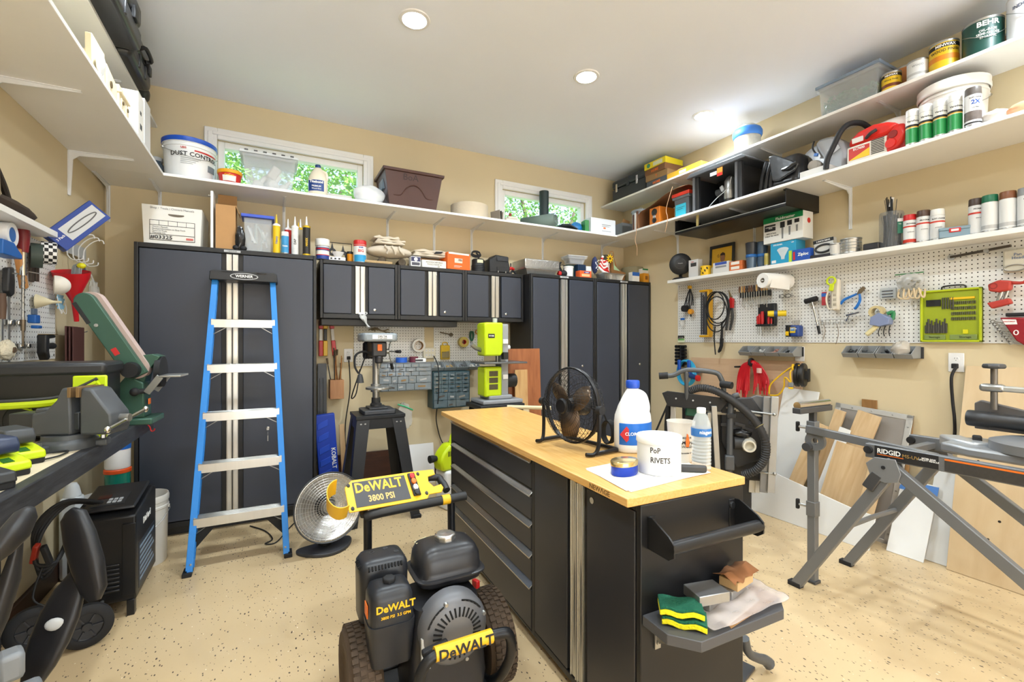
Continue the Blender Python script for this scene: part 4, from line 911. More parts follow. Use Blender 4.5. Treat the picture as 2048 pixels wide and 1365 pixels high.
# --- vise
VG = mat('#54575b', .5, .35, var=.15, vs=12)
t = T('bench_vise', 'large grey steel bench vise bolted to the bench', 'vise', (-.685, 2.32, BZ), -20); t.scale = (.86, .95, 1.1)
B().lathe([(0,0),(.10,0),(.10,.02),(.095,.028),(.085,.035),(.085,.05),(0,.05)], n=32).o('swivel_base', VG, t)
for a in (20, 140, 260): B().obox((.105*math.cos(R(a)),.105*math.sin(R(a)),.012),(.06,.05,.024),(0,0,a)).o('mounting_lug', VG, t, bev=.006); B().cyl((.115*math.cos(R(a)),.115*math.sin(R(a)),.024),(.115*math.cos(R(a)),.115*math.sin(R(a)),.036),.010,n=6).o('bolt', STEEL, t)
B().prism([(-.10,.05),(.05,.05),(.05,.13),(.045,.21),(.015,.21),(-.005,.17),(-.05,.132),(-.10,.125)], -.055, .055, 'y').o('fixed_body', VG, t, bev=.008)
B().prism([(-.10,.125),(-.045,.125),(-.05,.14),(-.095,.14)], -.04, .04, 'y').o('anvil', VG, t, bev=.004)
B().box(-.20,.07,-.038,.038,.065,.125).o('slide_bar', mat('#3f4144', .45, .4), t, bev=.004)
B().prism([(.085,.05),(.20,.05),(.21,.07),(.205,.12),(.16,.17),(.13,.205),(.09,.21),(.085,.18)], -.055, .055, 'y').o('moving_jaw', VG, t, bev=.008)
for x0, x1 in ((.045,.058), (.078,.091)): B().box(x0,x1,-.065,.065,.178,.212).o('jaw_plate', mat('#8a6f4d', .4, .5), t, bev=.001)
B().cyl((.0,0,.10),(.245,0,.10),.014,n=14).o('screw', STEEL, t)
B().cyl((.235,-.11,.075),(.235,.11,.115),.007,n=10).sph((.235,-.11,.075),.012,10,6).sph((.235,.11,.115),.012,10,6).o('handle', CHROME, t)
# --- belt and disc sander
SG = mat('#37594a', .45, .2, var=.1)
t = T('belt_sander', 'green belt and disc sander tilted up on the end of the bench', 'sander', (-.60, 2.88, BZ), -4)
B().box(-.10,.09,-.10,.10,0,.03).prism([(-.06,.03),(.05,.03),(.045,.20),(-.02,.24),(-.05,.20)], -.06, .05, 'y').o('base', SG, t, bev=.006)
ar = math.degrees(math.atan2(.34, -.19))   # arm direction in the xz plane
arm = T('belt_arm', None, None, (.015, -.02, .27)); arm.parent = t; arm.rotation_euler = (0, R(90-ar), 0)
# arm runs along local +z
L = .40
pl = [(-.045,-.04),(.035,-.04)]+[(.035,L-.03)]+[( -.005+.04*math.cos(a), L-.03+.04*math.sin(a)) for a in [PI*k/8 for k in range(1,8)]]+[(-.045,L-.03)]
B().prism(pl[::-1], -.07, -.03, 'y').o('side_plate', SG, arm, bev=.004)
bp = []
for k in range(9): a = PI*k/8; bp.append((.0+.05*math.cos(a), L-.03+.045*math.sin(a)))
for k in range(9): a = PI+PI*k/8; bp.append((.0+.05*math.cos(a), .0+.05*math.sin(a)))
B().prism(bp[::-1], -.028, .03, 'y').o('sanding_belt', mat('#b9a39c', .9, bump=.3, bs=200), arm)
B().box(-.048,-.032,-.073,-.07,L-.13,L-.02).o('tracking_slot', INK, arm)
B().box(-.03,-.008,-.0725,-.07,.09,.125).o('warning_label', RED, arm)
for x, z in ((-.02,.25),(.02,.0),(-.04,.05)): B().lathe([(0,-.076),(.008,-.075),(.008,-.07),(0,-.07)], c=(x,0,z), n=10, ax='y').o('screw', STEEL, arm)
B().lathe([(0,-.10),(.035,-.10),(.04,-.07),(0,-.07)], c=(-.01,0,.0), n=20, ax='y').o('drum_cap', BLACK, arm)
B().lathe([(0,-.012),(.078,-.012),(.078,.012),(.03,.016),(0,.016)], c=(.095,.02,.25), n=32, ax='x').o('disc', RUB, t)
B().prism([(.06+.09*math.cos(a), .25+.09*math.sin(a)) for a in [R(60+k*24) for k in range(9)]]+[(.05,.25)], -.03, .07, 'y').o('disc_guard', SG, t, bev=.003)
B().box(.11,.20,-.08,.08,.225,.235).bar((.115,-.07,.23),(.06,-.07,.15),.012,.03).bar((.115,.07,.23),(.06,.07,.15),.012,.03).o('work_table', STEEL, t, bev=.002)
B().lathe([(0,-.09),(.05,-.085),(.052,.05),(0,.05)], c=(-.03,.09,.16), n=20, ax='y').o('motor', mat('#2c3c35', .45), t)
B().box(.055,.06,-.03,.0,.09,.12).o('power_switch', ORANGE, t, bev=.003)
B().cyl((.05,-.06,.16),(.02,-.09,.16),.012).sph((.02,-.095,.16),.02,12,8).o('lock_knob', RUB, t)
# --- jobsite speaker
t = T('jobsite_speaker', 'black and lime jobsite speaker box on the bench behind the vise', 'speaker', (-.83, 2.50, BZ))
B().box(-.20,.20,0,.26,.012,.30).o('cabinet', mat('#161618', .35), t, bev=.02)
B().box(-.21,.21,-.005,.265,.262,.315).o('top_cap', mat('#26272a', .4), t, bev=.015)
for x0, x1 in ((-.215,-.165), (.105,.215)): B().box(x0,x1,-.012,.0,.0,.262).o('lime_panel', LIME, t, bev=.006)
B().tube([(-.22,-.03,.155),(.05,-.03,.160),(.13,-.03,.195),(.19,-.03,.235)], .016, 8, sm=5).o('lime_rail', LIME, t)
B().tube([(-.22,-.037,.172),(.05,-.037,.177),(.125,-.037,.212),(.19,-.037,.25)], .007, 6, sm=5).o('rail_edge', DGREY, t)
B().lathe([(.0,-.004),(.07,-.004),(.074,0),(0,0)], c=(-.03,0,.09), n=28, ax='y').o('speaker_cone', mat('#0d0d0e', .6), t)
B().tube([(-.02,-.007,.135),(-.005,-.007,.105),(.01,-.007,.135)], .003, 5).tube([(.0,-.007,.135),(.012,-.007,.105),(.028,-.007,.135)], .003, 5).tube([(-.045,-.007,.14),(-.02,-.007,.13)], .003, 5).tube([(.05,-.007,.14),(.028,-.007,.13)], .003, 5).o('logo', LIME, t)
txt('OXX', .034, LGREY, t, (.005, -.007, .082), sx=1.5, bold=.02)
# --- battery chargers
def charger(label, x, y, rz, bat):
    t = T('battery_charger', label, 'charger', (x, y, BZ), rz, 'battery chargers on the bench'); t.scale = (.85,.85,.85)
    B().prism([(-.075,-.06),(.075,-.06),(.085,-.04),(.085,.05),(.07,.06),(-.07,.06),(-.085,.05),(-.085,-.04)], 0, .022, 'z').o('foot', RUB, t, bev=.004)
    if bat:
        B().prism([(-.08,.02),(.09,.02),(.085,.05),(.02,.068),(-.075,.085),(-.085,.05)], -.058, .058, 'y').o('body', LIME, t, bev=.008)
        B().prism([(-.095,.085),(.045,.078),(.05,.105),(.035,.135),(-.085,.14),(-.10,.12)], -.045, .045, 'y').o('battery', mat('#3b3d40', .45) if bat == 1 else mat('#2a3550', .35), t, bev=.008)
        B().box(-.07,.02,-.0465,-.045,.098,.122).o('battery_band', GREY, t, bev=.001)
        p_ = B().box(.0,.05,-.0605,-.058,.030,.052).o('logo_plate', BLACK, t); txt('RYOBI', .015, WINK, p_, (.025,-.061,.041), bold=.02)
        for k in range(4): B().obox((.045+.009*k,0,.0635-.0025*k),(.006,.03,.002),(0,15,0)).o('indicator', mat('#2f6a2a', .4), t)
        txt('HIGH CAPACITY', .008, LIME, t, (-.03,-.047,.110))
    else:
        B().prism([(-.08,.02),(.09,.02),(.08,.055),(-.07,.07),(-.085,.05)], -.058, .058, 'y').box(-.05,.05,-.03,.03,.06,.075).o('body', mat('#2b2c2e', .45), t, bev=.008)
    return t
charger('lime battery charger with a grey battery nearest the vise', -.755, 2.10, -48, 1)
charger('lime battery charger with a dark blue topped battery, middle of the row', -.735, 1.93, -44, 2)
charger('empty black battery charger at the near end of the row', -.71, 1.77, -44, 0)
tag(B().tube([(-.68,2.08,BZ+.008),(-.655,2.14,BZ+.006),(-.66,2.22,BZ+.006),(-.72,2.20,BZ+.006)], .003, 6, sm=5).o('charger_cord', RUB), 'thin black charger cord on the bench before the vise', 'cord')

# ================================================================ LEFT WALL: small shelf, pegboard and tools
XP = XL+.010
sh = T('wall_shelf', 'short white shelf above the left pegboard', 'shelf', (0, 0, 1.812)); B().box(XL, -.925, -.2, 3.01, 0, .028).o('board', SHELFM, sh, bev=.002)
pegboard('white pegboard on the left wall above the bench', (XL+.002, 1.56, 1.215), 90, 3.56, .60)
def LW(u, v, d=.03): p = at(u, v, X=XL+.012+d); return p
def lt(name, label, cat, u, v, d=.03, **k): return T(name, label, cat, LW(u, v, d), 90, **k)
DW = wood('#4a3426','#5f4634',6,(1,6,1)); LW_ = wood('#b5783f','#cf9a60',6,(1,6,1))
t = lt('tape_dispenser', 'blue tape dispenser with a roll on the left pegboard', 'dispenser', 14, 500, .05)
B().prism([(-.11,-.03),(.05,-.03),(.05,-.01),(.02,.005),(-.02,.03),(-.11,.03)], -.03, .03, 'y').o('body', BLUE, t, bev=.004)
B().lathe([(.032,-.02),(.05,-.02),(.05,.02),(.032,.02),(.032,-.02)], c=(-.005,0,.065), n=24, ax='y').o('tape', WPL, t); B().lathe([(.0,-.018),(.031,-.018),(.031,.018),(0,.018)], c=(-.005,0,.065), n=20, ax='y').o('hub', mat('#1c5ea8',.4), t)
t = lt('push_drill', 'long spiral screwdriver with a dark red handle on the left pegboard', 'screwdriver', 46, 480, .04)
B().lathe([(0,-.055),(.018,-.055),(.021,-.02),(.024,.03),(.022,.05),(.012,.058),(0,.058)], n=16).o('handle', mat('#7a1c22',.35), t)
B().cyl((0,0,-.055),(0,0,-.16),.012).o('ferrule', CHROME, t)
b = B().cyl((0,0,-.16),(0,0,-.36),.006)
b.tube([(.007*math.cos(k*.9),.007*math.sin(k*.9),-.165-.19*k/40) for k in range(41)], .0022, 5).o('spiral_shaft', STEEL, t)
B().cyl((0,0,-.36),(0,0,-.41),.010,.008).cyl((0,0,-.41),(0,0,-.48),.004).o('chuck', mat('#7a6c5a',.4,.6), t)
t = lt('mallet_handle', 'orange-brown wooden handle hung on the left pegboard', 'handle', 42, 540, .03)
B().bar((-.035,0,.09),(.03,0,-.08),.026,.03).o('handle', LW_, t, bev=.006); B().cyl((-.03,.03,.075),(-.03,-.01,.075),.003).o('peg_hook', STEEL, t)
t = lt('hand_saw', 'black handled hand saw hung on the left pegboard', 'saw', 17, 560, .02)
B().prism([(-.025,.05),(.02,.06),(.03,.0),(.025,-.06),(-.005,-.075),(-.03,-.05)][::-1], -.012, .012, 'y').o('handle', BLACK, t, bev=.006); B().prism([(-.01,-.06),(.015,-.06),(.012,-.42),(-.0,-.42)][::-1], -.001, .001, 'y').o('blade', STEEL, t)
B().cyl((0,.02,.03),(0,-.03,.03),.003).o('peg_hook', STEEL, t)
t = lt('wood_chisel', 'dark handled chisel hung low on the left pegboard', 'chisel', 4, 610, .02); B().lathe([(0,-.06),(.012,-.06),(.015,.0),(.012,.05),(0,.052)], n=12).o('handle', DW, t); B().box(-.008,.008,-.002,.002,-.16,-.06).o('blade', STEEL, t)
for k, (u, lab) in enumerate(((63, 'dark flat file left of the checkered tape roll'), (73, 'dark flat file partly behind the checkered tape roll'))):
    t = lt('flat_file', lab, 'file', u, 528, .02, group='flat files on the left pegboard'); B().box(-.016,.016,-.006,.006,-.085,.085).o('blade', mat('#4d443c',.6,.3), t, bev=.003); B().cyl((0,.012,.06),(0,-.02,.06),.003).o('peg_hook', STEEL, t)
t = lt('checkered_tape', 'black and white checkered tape roll on the left pegboard', 'tape', 96, 506, .075)
def checker():
    m = mat('#f0f0f0', .5, var=0).copy(); n = m.node_tree.nodes; l = m.node_tree.links
    tc = n.new('ShaderNodeTexCoord'); mp = n.new('ShaderNodeMapping'); ck = n.new('ShaderNodeTexChecker'); ck.inputs['Scale'].default_value = 1
    gr = n.new('ShaderNodeTexGradient'); gr.gradient_type = 'RADIAL'; sp = n.new('ShaderNodeSeparateXYZ'); cb = n.new('ShaderNodeCombineXYZ')
    m1 = n.new('ShaderNodeMath'); m1.operation = 'MULTIPLY'; m1.inputs[1].default_value = 20; m2 = n.new('ShaderNodeMath'); m2.operation = 'MULTIPLY'; m2.inputs[1].default_value = 70
    l.new(tc.outputs['Object'], gr.inputs[0]); l.new(tc.outputs['Object'], sp.inputs[0]); l.new(gr.outputs['Fac'], m1.inputs[0]); l.new(sp.outputs['Z'], m2.inputs[0])
    l.new(m1.outputs[0], cb.inputs[0]); l.new(m2.outputs[0], cb.inputs[1]); cb.inputs[2].default_value = .5; l.new(cb.outputs[0], ck.inputs['Vector'])
    ck.inputs[1].default_value = (.9,.9,.9,1); ck.inputs[2].default_value = (.01,.01,.01,1); l.new(ck.outputs[0], n['Principled BSDF'].inputs['Base Color']); return m
B().lathe([(.038,-.025),(.055,-.025),(.055,.030),(.038,.030),(.038,-.025)], n=32).o('tape', checker(), t, rot=(90,0,20))
B().lathe([(.030,-.026),(.038,-.026),(.038,.031),(.030,.031),(.030,-.026)], n=28).o('core', mat('#b3a07f',.7), t, rot=(90,0,20))
B().lathe([(.038,-.020),(.058,-.020),(.058,.020),(.038,.020),(.038,-.020)], n=28).o('rear_tape', mat('#3e4a44',.6), t, rot=(90,0,20), loc=(-.03,.03,-.02))
t = lt('red_funnel', 'large red plastic funnel hanging on the left pegboard', 'funnel', 144, 556, .08)
B().lathe([(.075,.03),(.08,.035),(.072,.0),(.03,-.09),(.014,-.13),(.011,-.24),(.009,-.24),(.012,-.13),(.026,-.09),(.068,.0),(.075,.03)], n=28).o('cone', mat('#c81420',.35), t, rot=(0,-16,0))
t = lt('dust_mask', 'white cup dust mask hung beside the red funnel', 'mask', 113, 570, .14)
B().sph((0,0,0), (.055,.045,.050), 20, 10, -10, 90).o('cup', mat('#ded9d0',.85), t, rot=(90,0,20)); B().tube([(.0,.03,.045),(.0,.12,.06),(.0,.145,.06)], .0025, 5, sm=4).o('peg_hook', STEEL, t)
t = lt('cream_funnel', 'small cream plastic funnel pointing right on the left pegboard', 'funnel', 84, 603, .03); t.rotation_euler.z = R(8)
B().lathe([(.0355,-.022),(.036,-.02),(.012,.03),(.007,.04),(.006,.07),(.004,.07),(.005,.04),(.010,.03),(.033,-.02),(.0355,-.022)], n=24, ax='x').o('cone', mat('#e2d7b4',.5), t)
B().cyl((-.035,.0,.02),(.0,.0,.02),.003).o('peg_hook', STEEL, t)
t = lt('face_mask', 'pale blue pleated face mask hanging on the left pegboard', 'mask', 120, 605, .03)
b = B()
for k in range(4): b.obox((0,-.004*(k%2),.03-.018*k),(.075,.004,.022),(12,0,0))
b.o('pleated_cloth', mat('#8fc3dc',.85), t)
for s in (-1,1): B().tube([(s*.035,0,.035),(s*.05,-.01,-.02),(s*.03,-.015,-.06),(s*.01,-.01,-.045),(s*.035,0,-.03)], .0015, 5, sm=5).o('ear_loop', WPL, t)
t = lt('blue_clip', 'blue plastic clip gadget hung low on the left pegboard', 'clip', 65, 638, .03)
B().box(-.025,.025,-.02,.01,-.02,.02).box(-.022,.022,-.028,.0,-.045,-.03).o('body', BLUE, t, bev=.004); B().box(-.02,.02,-.012,.0,.02,.05).o('back', mat('#5a6a80',.5), t, bev=.003)
t = lt('spring_clamp', 'black bench clamp on the lower edge of the left pegboard', 'clamp', 92, 690, .06)
B().prism([(-.05,.05),(.06,.05),(.06,.035),(-.01,.03),(-.015,-.03),(.0,-.06),(-.025,-.075),(-.05,-.04)][::-1], -.018, .018, 'y').o('frame', BLACK, t, bev=.006); B().lathe([(0,-.04),(.014,-.04),(.016,.04),(0,.04)], c=(.035,0,-.005), n=14, ax='x').o('knob', RUB, t); B().box(-.03,.08,-.02,.02,.05,.054).o('pad', mat('#8f7a50',.4,.6), t)
t = lt('polishing_bonnet', 'fluffy off-white polishing bonnet low on the left pegboard', 'bonnet', 14, 700, .04)
B().sph((0,0,0), (.05,.022,.042), 22, 14, jit=.12).o('fleece', mat('#d6ccb4',.95,bump=.8,bs=150), t); B().cyl((.0,-.01,0),(.0,-.026,0),.012).o('hub', mat('#5d4a38',.6), t)
for u, v, lab in ((22, 645, 'upper bright metal spring clip strip on the left pegboard'), (42, 692, 'lower bright metal spring clip strip on the left pegboard')):
    t = lt('clip_strip', lab, 'clips', u, v, .012, group='spring clip strips'); B().box(-.06,.06,-.003,.0,-.012,.012).o('strip', STEEL, t)
    for x in (-.035,.035): B().prism([(x-.012,-.012),(x+.012,-.012),(x+.012,.012),(x-.012,.012)], -.02, -.004, 'y').o('spring_clip', CHROME, t, bev=.005)
t = T('leather_sheets', 'folded maroon leather sheets hung behind the sander', 'leather', LW(140, 690, .03), 90)
for k in range(3): B().box(-.09+.01*k,.09+.005*k,-.010-.012*k,-.004-.012*k,-.16,.105-.002*k).o('sheet', mat('#54302c',.7,var=.2), t, bev=.003)
B().tube([(.05,.0,.07),(.12,-.03,.075),(.16,-.03,.08)], .003, 6, sm=3).o('wire_hook', STEEL, t)
t = T('wire_hook_rack', 'white wire coat hooks on a grey strip at the end of the pegboard', 'hook rack', LW(150, 500, .006), 90)
B().box(-.16,.16,-.006,.0,-.035,.035).o('strip', LGREY, t)
for k in range(4): x = -.14+.085*k; B().tube([(x,-.008,-.05),(x,-.01,.02),(x+.004,-.05,.075),(x+.01,-.09,.09),(x+.012,-.10,.07)], .0032, 6, sm=5).tube([(x,-.008,-.05),(x,-.03,-.075),(x,-.07,-.07),(x,-.075,-.05)], .003, 6, sm=4).o('wire_hook', WPL, t)
t = T('cable_coil', 'grey cable coil with a yellow clip behind the red funnel', 'cable', LW(150, 545, .08), 90)
b = B()
for k in range(7): b.torus((.0,-.006*k,-.02), .055+.003*(k%3), .0035, 'y', 26, 6, sc=(.8,1.1))
b.o('coil', mat('#8f9598',.5), t); B().sph((-.03,-.035,.035), (.018,.02,.016), 12, 8).o('clip', mat('#e3e01c',.4), t)
t = T('plastic_bag', 'clear plastic bag hanging from the wire hooks behind the sander', 'bag', LW(178, 585, .09), 90); B().sph((.0,-.02,-.03), (.05,.025,.10), 14, 10, jit=.15).o('film', BAG, t); B().tube([(0,-.02,.05),(-.01,.0,.12),(-.01,.095,.12)], .004, 6, sm=3).o('knot', BAG, t)
t = T('flat_carton', 'blue and white carton with a hoop picture leaning above the end of the pegboard', 'carton', at(153, 452, Y=3.06), 28, ry=-50)
B().box(-.13,.13,-.035,.035,-.055,.055).o('body', mat('#1b3f96',.45), t, bev=.002)
B().box(-.075,.12,-.0362,-.035,-.035,.035).o('picture_panel', mat('#c9cdd2',.45), t)
B().torus((.022,-.0365,0), .08, .003, 'y', 40, 6, sc=(1,.16)).o('blade_picture', mat('#6a6c70',.5), t); txt('3 Pack', .016, WINK, t, (-.10,-.0356,.0), bold=.01)
# pouch on the little shelf
t = T('tool_pouch', 'dark brown leather tool pouch lying on the short shelf', 'pouch', (-.985, 2.50, 1.841), 90)
B().sph((-.1,.0,.07), (.14,.05,.075), 20, 10, jit=.05).o('pouch', mat('#4a3a2e',.8,var=.2,bump=.3), t); B().sph((.15,-.01,.03), (.24,.045,.032), 20, 8, jit=.06).o('flap', mat('#3d3128',.8,var=.2), t)
B().tube([(-.25,-.02,.10),(-.2,-.03,.17),(-.05,-.03,.18),(.05,-.03,.11),(.1,-.03,.05)], .012, 8, sm=6).o('belt_strap', mat('#2c241e',.7), t)
B().prism([(-.2,.02),(-.02,.03),(-.03,.13),(-.19,.12)], -.058, -.05, 'y').o('front_pocket', mat('#8a7a62',.8), t, bev=.006)

# ================================================================ LEFT FLOOR: battery charger cart, buckets, chair
t = T('battery_charger_cart', 'black wheeled engine battery charger under the bench end', 'charger', (-.70, 2.78, 0))
BC = mat('#18181a', .35, .2)
B().prism([(0,.07),(.42,.07),(.42,.50),(.36,.52),(.0,.475)], -.13, .12, 'x').o('case', BC, t, bev=.008)
pnl = T('control_top', None, None, (-.005,.03,.49), rx=7); pnl.parent = t
B().box(-.11,.11,.02,.34,-.0,.016).o('raised_lid', mat('#222225',.4), pnl, bev=.01)
B().box(-.07,.06,.06,.20,.016,.019).o('control_plate', mat('#2e2f33',.4), pnl)
B().box(-.06,-.01,.14,.18,.019,.021).o('display', mat('#4a1616',.3), pnl)
for i in range(3):
    for j in range(2): B().box(.0+.02*i-.01,.014+.02*i-.01,.08+.03*j,.10+.03*j,.019,.022).o('button', mat('#b9bcc0',.5), pnl)
txt('DieHard', .045, WINK, t, (.1215, .21, .40), (90, 0, 90), bold=.02)
B().box(.12,.1212,.05,.38,.10,.32).o('data_panel', mat('#27323f',.4), t)
for k in range(7): B().box(.1212,.122,.07,.36-.03*(k%3),.13+.026*k,.142+.026*k).o('printed_line', mat('#7f93a8',.5), t)
for k in range(7): B().obox((.0,-.002,.13+.02*k),(.12,.008,.012),(25,0,0)).o('louver', mat('#2a2a2d',.3,.3), t, bev=.003)
B().box(.07,.12,-.008,.0,.10,.44).box(-.12,-.07,-.008,.0,.10,.44).o('front_flange', BC, t, bev=.002)
B().box(.085,.115,-.005,.03,0,.075).o('foot', BC, t, bev=.003)
for x, y in ((-.005, -.20), (-.20, -.12)):
    w_ = B().lathe([(.055,-.02),(.075,-.022),(.09,-.012),(.09,.012),(.075,.022),(.055,.02),(.055,-.02)], c=(0,0,0), n=36, ax='y').o('wheel', RUB, t, loc=(x,y,.09), rot=(0,0,18))
    B().lathe([(0,-.022),(.016,-.022),(.018,-.010),(.052,-.012),(.058,-.018),(.058,.018),(0,.018)], n=28, ax='y').o('hub', mat('#232326',.45), w_)
    for k in range(6): a = 2*PI*k/6; B().bar((.02*math.cos(a),-.014,.02*math.sin(a)),(.053*math.cos(a),-.016,.053*math.sin(a)),.008,.006).o('spoke', mat('#2c2c30',.45), w_)
B().cyl((-.005,-.20,.09),(-.005,.02,.09),.008).cyl((-.20,-.12,.09),(-.10,.02,.09),.008).o('axle', STEEL, t)
b = B()
for k in range(4): b.tube([(-.06+.01*k,.1,.53),(-.13,.02-.02*k,.56+.01*k),(-.19-.01*k,-.05,.48),(-.20,-.10+.02*k,.36-.03*k),(-.15,-.04,.33),(-.14,.06,.40),(-.1,.12,.52)], .008, 8, sm=7)
b.o('cable_loop', RUB, t)
B().obox((-.20,-.10,.40),(.02,.03,.09),(20,15,0)).o('red_clamp', mat('#9c2a1a',.4), t, bev=.005); B().obox((-.16,-.11,.39),(.02,.03,.09),(15,-10,0)).o('black_clamp', RUB, t, bev=.005)
B().tube([(-.18,-.08,.34),(-.20,-.12,.22),(-.15,-.13,.17),(-.165,-.12,.15)], .004, 6, sm=5).obox((-.165,-.12,.14),(.02,.02,.05)).o('mains_plug', RUB, t)

def pail(name, label, loc, r, h, m, lid=None, cat='bucket', handle=True, taper=.9, rz=0, band=None, grip=False):
    t = T(name, label, cat, loc, rz)
    pr = [(0,0),(r*taper,0),(r*taper+.003,.004),(r*.985,h*.80),(r*1.02,h*.81),(r*1.02,h*.84),(r*.99,h*.85),(r*.99,h*.90),(r*1.025,h*.91),(r*1.03,h*.97),(r,h)]
    if not lid: pr += [(r-.004,h),(r*taper-.004,.006),(0,.006)]
    B().lathe(pr, n=40).o('body', m, t)
    if lid: B().lathe([(r*1.04,h-.022),(r*1.055,h-.018),(r*1.055,h+.006),(r*1.03,h+.010),(r*.97,h+.004),(0,h+.004)], n=40).o('lid', lid, t)
    if handle:
        B().tube([(-r*1.04,0,h*.80),(-r*1.06,-.02,h*.76),(-r*.7,-r*.78,h*.60),(0,-r*1.06,h*.50),(r*.7,-r*.78,h*.60),(r*1.06,-.02,h*.76),(r*1.04,0,h*.80)], .0022, 6, sm=5).o('wire_handle', STEEL, t)
        for s in (-1,1): B().cyl((s*r*.99,0,h*.80),(s*r*1.05,0,h*.80),.010,n=10).o('handle_ear', m, t)
    return t
t = pail('white_pail', 'small white pail on the floor behind the charger cart', (-.675, 3.40, 0), .12, .40, mat('#dcd9d2',.4), cat='pail')
t = pail('storage_pail', 'white lidded pail in the corner left of the tall cabinet', (-.905, 3.60, 0), .13, .36, WPL, WPL, cat='pail', handle=False)
t = T('cleaner_tub', 'green translucent wipes tub with an orange lid left of the tall cabinet', 'tub', (-.835, 3.58, .367))
B().lathe([(0,0),(.06,0),(.062,.004),(.062,.15)], n=28).o('body', mat('#0e7f6c',.25,coat=.3), t); B().lathe([(.066,.145),(.067,.148),(.067,.165),(.062,.17),(0,.17)], n=28).o('lid', mat('#e0541c',.4), t)
t = T('cleaner_tub', 'white tub with a blue top stacked on the orange lidded tub', 'tub', (-.835, 3.58, .539)); B().lathe([(0,0),(.06,0),(.062,.004),(.062,.12)], n=28).o('body', WPL, t); B().lathe([(.064,.115),(.064,.15),(.058,.155),(0,.155)], n=28).o('lid', mat('#1f66c2',.4), t)
t = T('milk_jug', 'cloudy plastic jug leaning left of the orange lidded tub', 'jug', (-.985, 3.38, 0)); B().box(-.045,.045,-.05,.05,0,.45).o('lower', mat('#d5d9dc',.35), t, bev=.02); B().lathe([(.04,.45),(.03,.50),(.02,.52),(0,.52)], n=16).o('neck', mat('#d5d9dc',.35), t)
# office chair arms at the left edge
CH_ = mat('#1c1c1f', .45, var=.1); CHP = mat('#2a2b2e', .4)
ch = T('task_chair', 'black padded task chair with its arm at the left edge of the picture', 'chair', (-.72, 1.50, 0))
def cl(u, v, y): p = at(u, v, Y=y); return Vector((p.x+.72, y-1.50, p.z))
def pad(pts, w, th, name):
    vs, fs = [], []; n = 14; N = len(pts)
    for i, p in enumerate(pts):
        d = (pts[min(i+1,N-1)]-pts[max(i-1,0)]).normalized(); sd = Vector((.88,-.46,0)); sd = (sd-d*sd.dot(d)).normalized(); nn = sd.cross(d)
        f = .35 if i in (0, N-1) else .8 if i in (1, N-2) else 1
        for k in range(n):
            a = 2*PI*k/n; c, s = math.cos(a), math.sin(a)
            vs.append(p+sd*(math.copysign(abs(c)**.6,c)*w*f)+nn*(math.copysign(abs(s)**.6,s)*th*f))
    for i in range(N-1):
        for k in range(n): fs.append((i*n+k, i*n+(k+1)%n, (i+1)*n+(k+1)%n, (i+1)*n+k))
    fs += [tuple(range(n-1,-1,-1)), tuple((N-1)*n+k for k in range(n))]
    return B().add(vs, fs).o(name, CH_, ch, ang=60)
y0 = 1.80
pad([cl(140,1022,y0+.06), cl(147,1032,y0+.05), cl(160,1075,y0+.03), cl(176,1130,y0), cl(188,1180,y0-.02), cl(190,1202,y0-.03)], .043, .022, 'arm_pad')
a0, a1, a2 = cl(158,1140,y0+.03), cl(120,1230,y0), cl(78,1330,y0-.03)
pad([a0, a0.lerp(a1,.5), a1, a1.lerp(a2,.5), a2, a2+(a2-a1)*.6], .055, .018, 'arm_support')
o = B().sph((0,0,0), (.022,.008,.018), 16, 8).o('arm_bolt', LGREY, ch); p = cl(109,1249,y0-.03); o.location = p
y1 = 1.35
pad([cl(60,1015,y1), cl(52,1030,y1), cl(30,1065,y1-.03), cl(0,1100,y1-.05), cl(-40,1140,y1-.06)], .02, .024, 'arm_pad')
pad([cl(38,1080,y1), cl(20,1160,y1-.01), cl(-5,1240,y1-.02), cl(-30,1320,y1-.03)], .016, .02, 'arm_support')
p = cl(20,1330,1.62)
B().obox(p,(.05,.06,.07),(0,0,25)).obox(p+Vector((.03,0,-.08)),(.06,.06,.04),(0,0,25)).o('arm_bracket', GREY, ch, bev=.012)
B().box(-.27,.03,-.15,.35,.38,.46).o('seat', CH_, ch, bev=.03); B().box(-.27,-.20,-.12,.32,.46,.80).o('backrest', CH_, ch, bev=.03)
B().cyl((-.12,.1,.08),(-.12,.1,.38),.03).o('gas_lift', BLACK, ch)
for k in range(5):
    a = 2*PI*k/5+.3; e = Vector((-.12+.16*math.cos(a), .1+.16*math.sin(a), .06)); lg = B().bar((-.12,.1,.1), e, .04, .03).o('base_leg', BLACK, ch); B().sph((e.x,e.y,.028), .028, 12, 8).o('caster', RUB, lg)
# ================================================================ generic containers
def carton(label, loc, rz, w, d, h, m, texts=(), panels=(), name='carton', cat='box', group=None, tape=True, rx=0, ry=0, bev=.002):
    """closed box standing on loc, front face towards local -y; texts: (string, size, x, z, material[, bold]); panels: (x0,x1,z0,z1,material) on the front; keys 's' side"""
    t = T(name, label, cat, loc, rz, group, rx=rx, ry=ry)
    B().box(-w/2, w/2, -d/2, d/2, 0, h).o('body', m, t, bev=bev)
    if tape: B().box(-w/2+.004, w/2-.004, -d*.06, d*.06, h, h+.0008).o('tape_strip', mat('#c9b48c', .4, alpha=.8), t)
    for x0, x1, z0, z1, pm in panels: B().box(x0, x1, -d/2-.0008, -d/2-.0001, z0, z1).o('print_panel', pm, t)
    for q in texts: txt(q[0], q[1], q[4], t, (q[2], -d/2-.0011, q[3]), bold=q[5] if len(q) > 5 else 0)
    return t
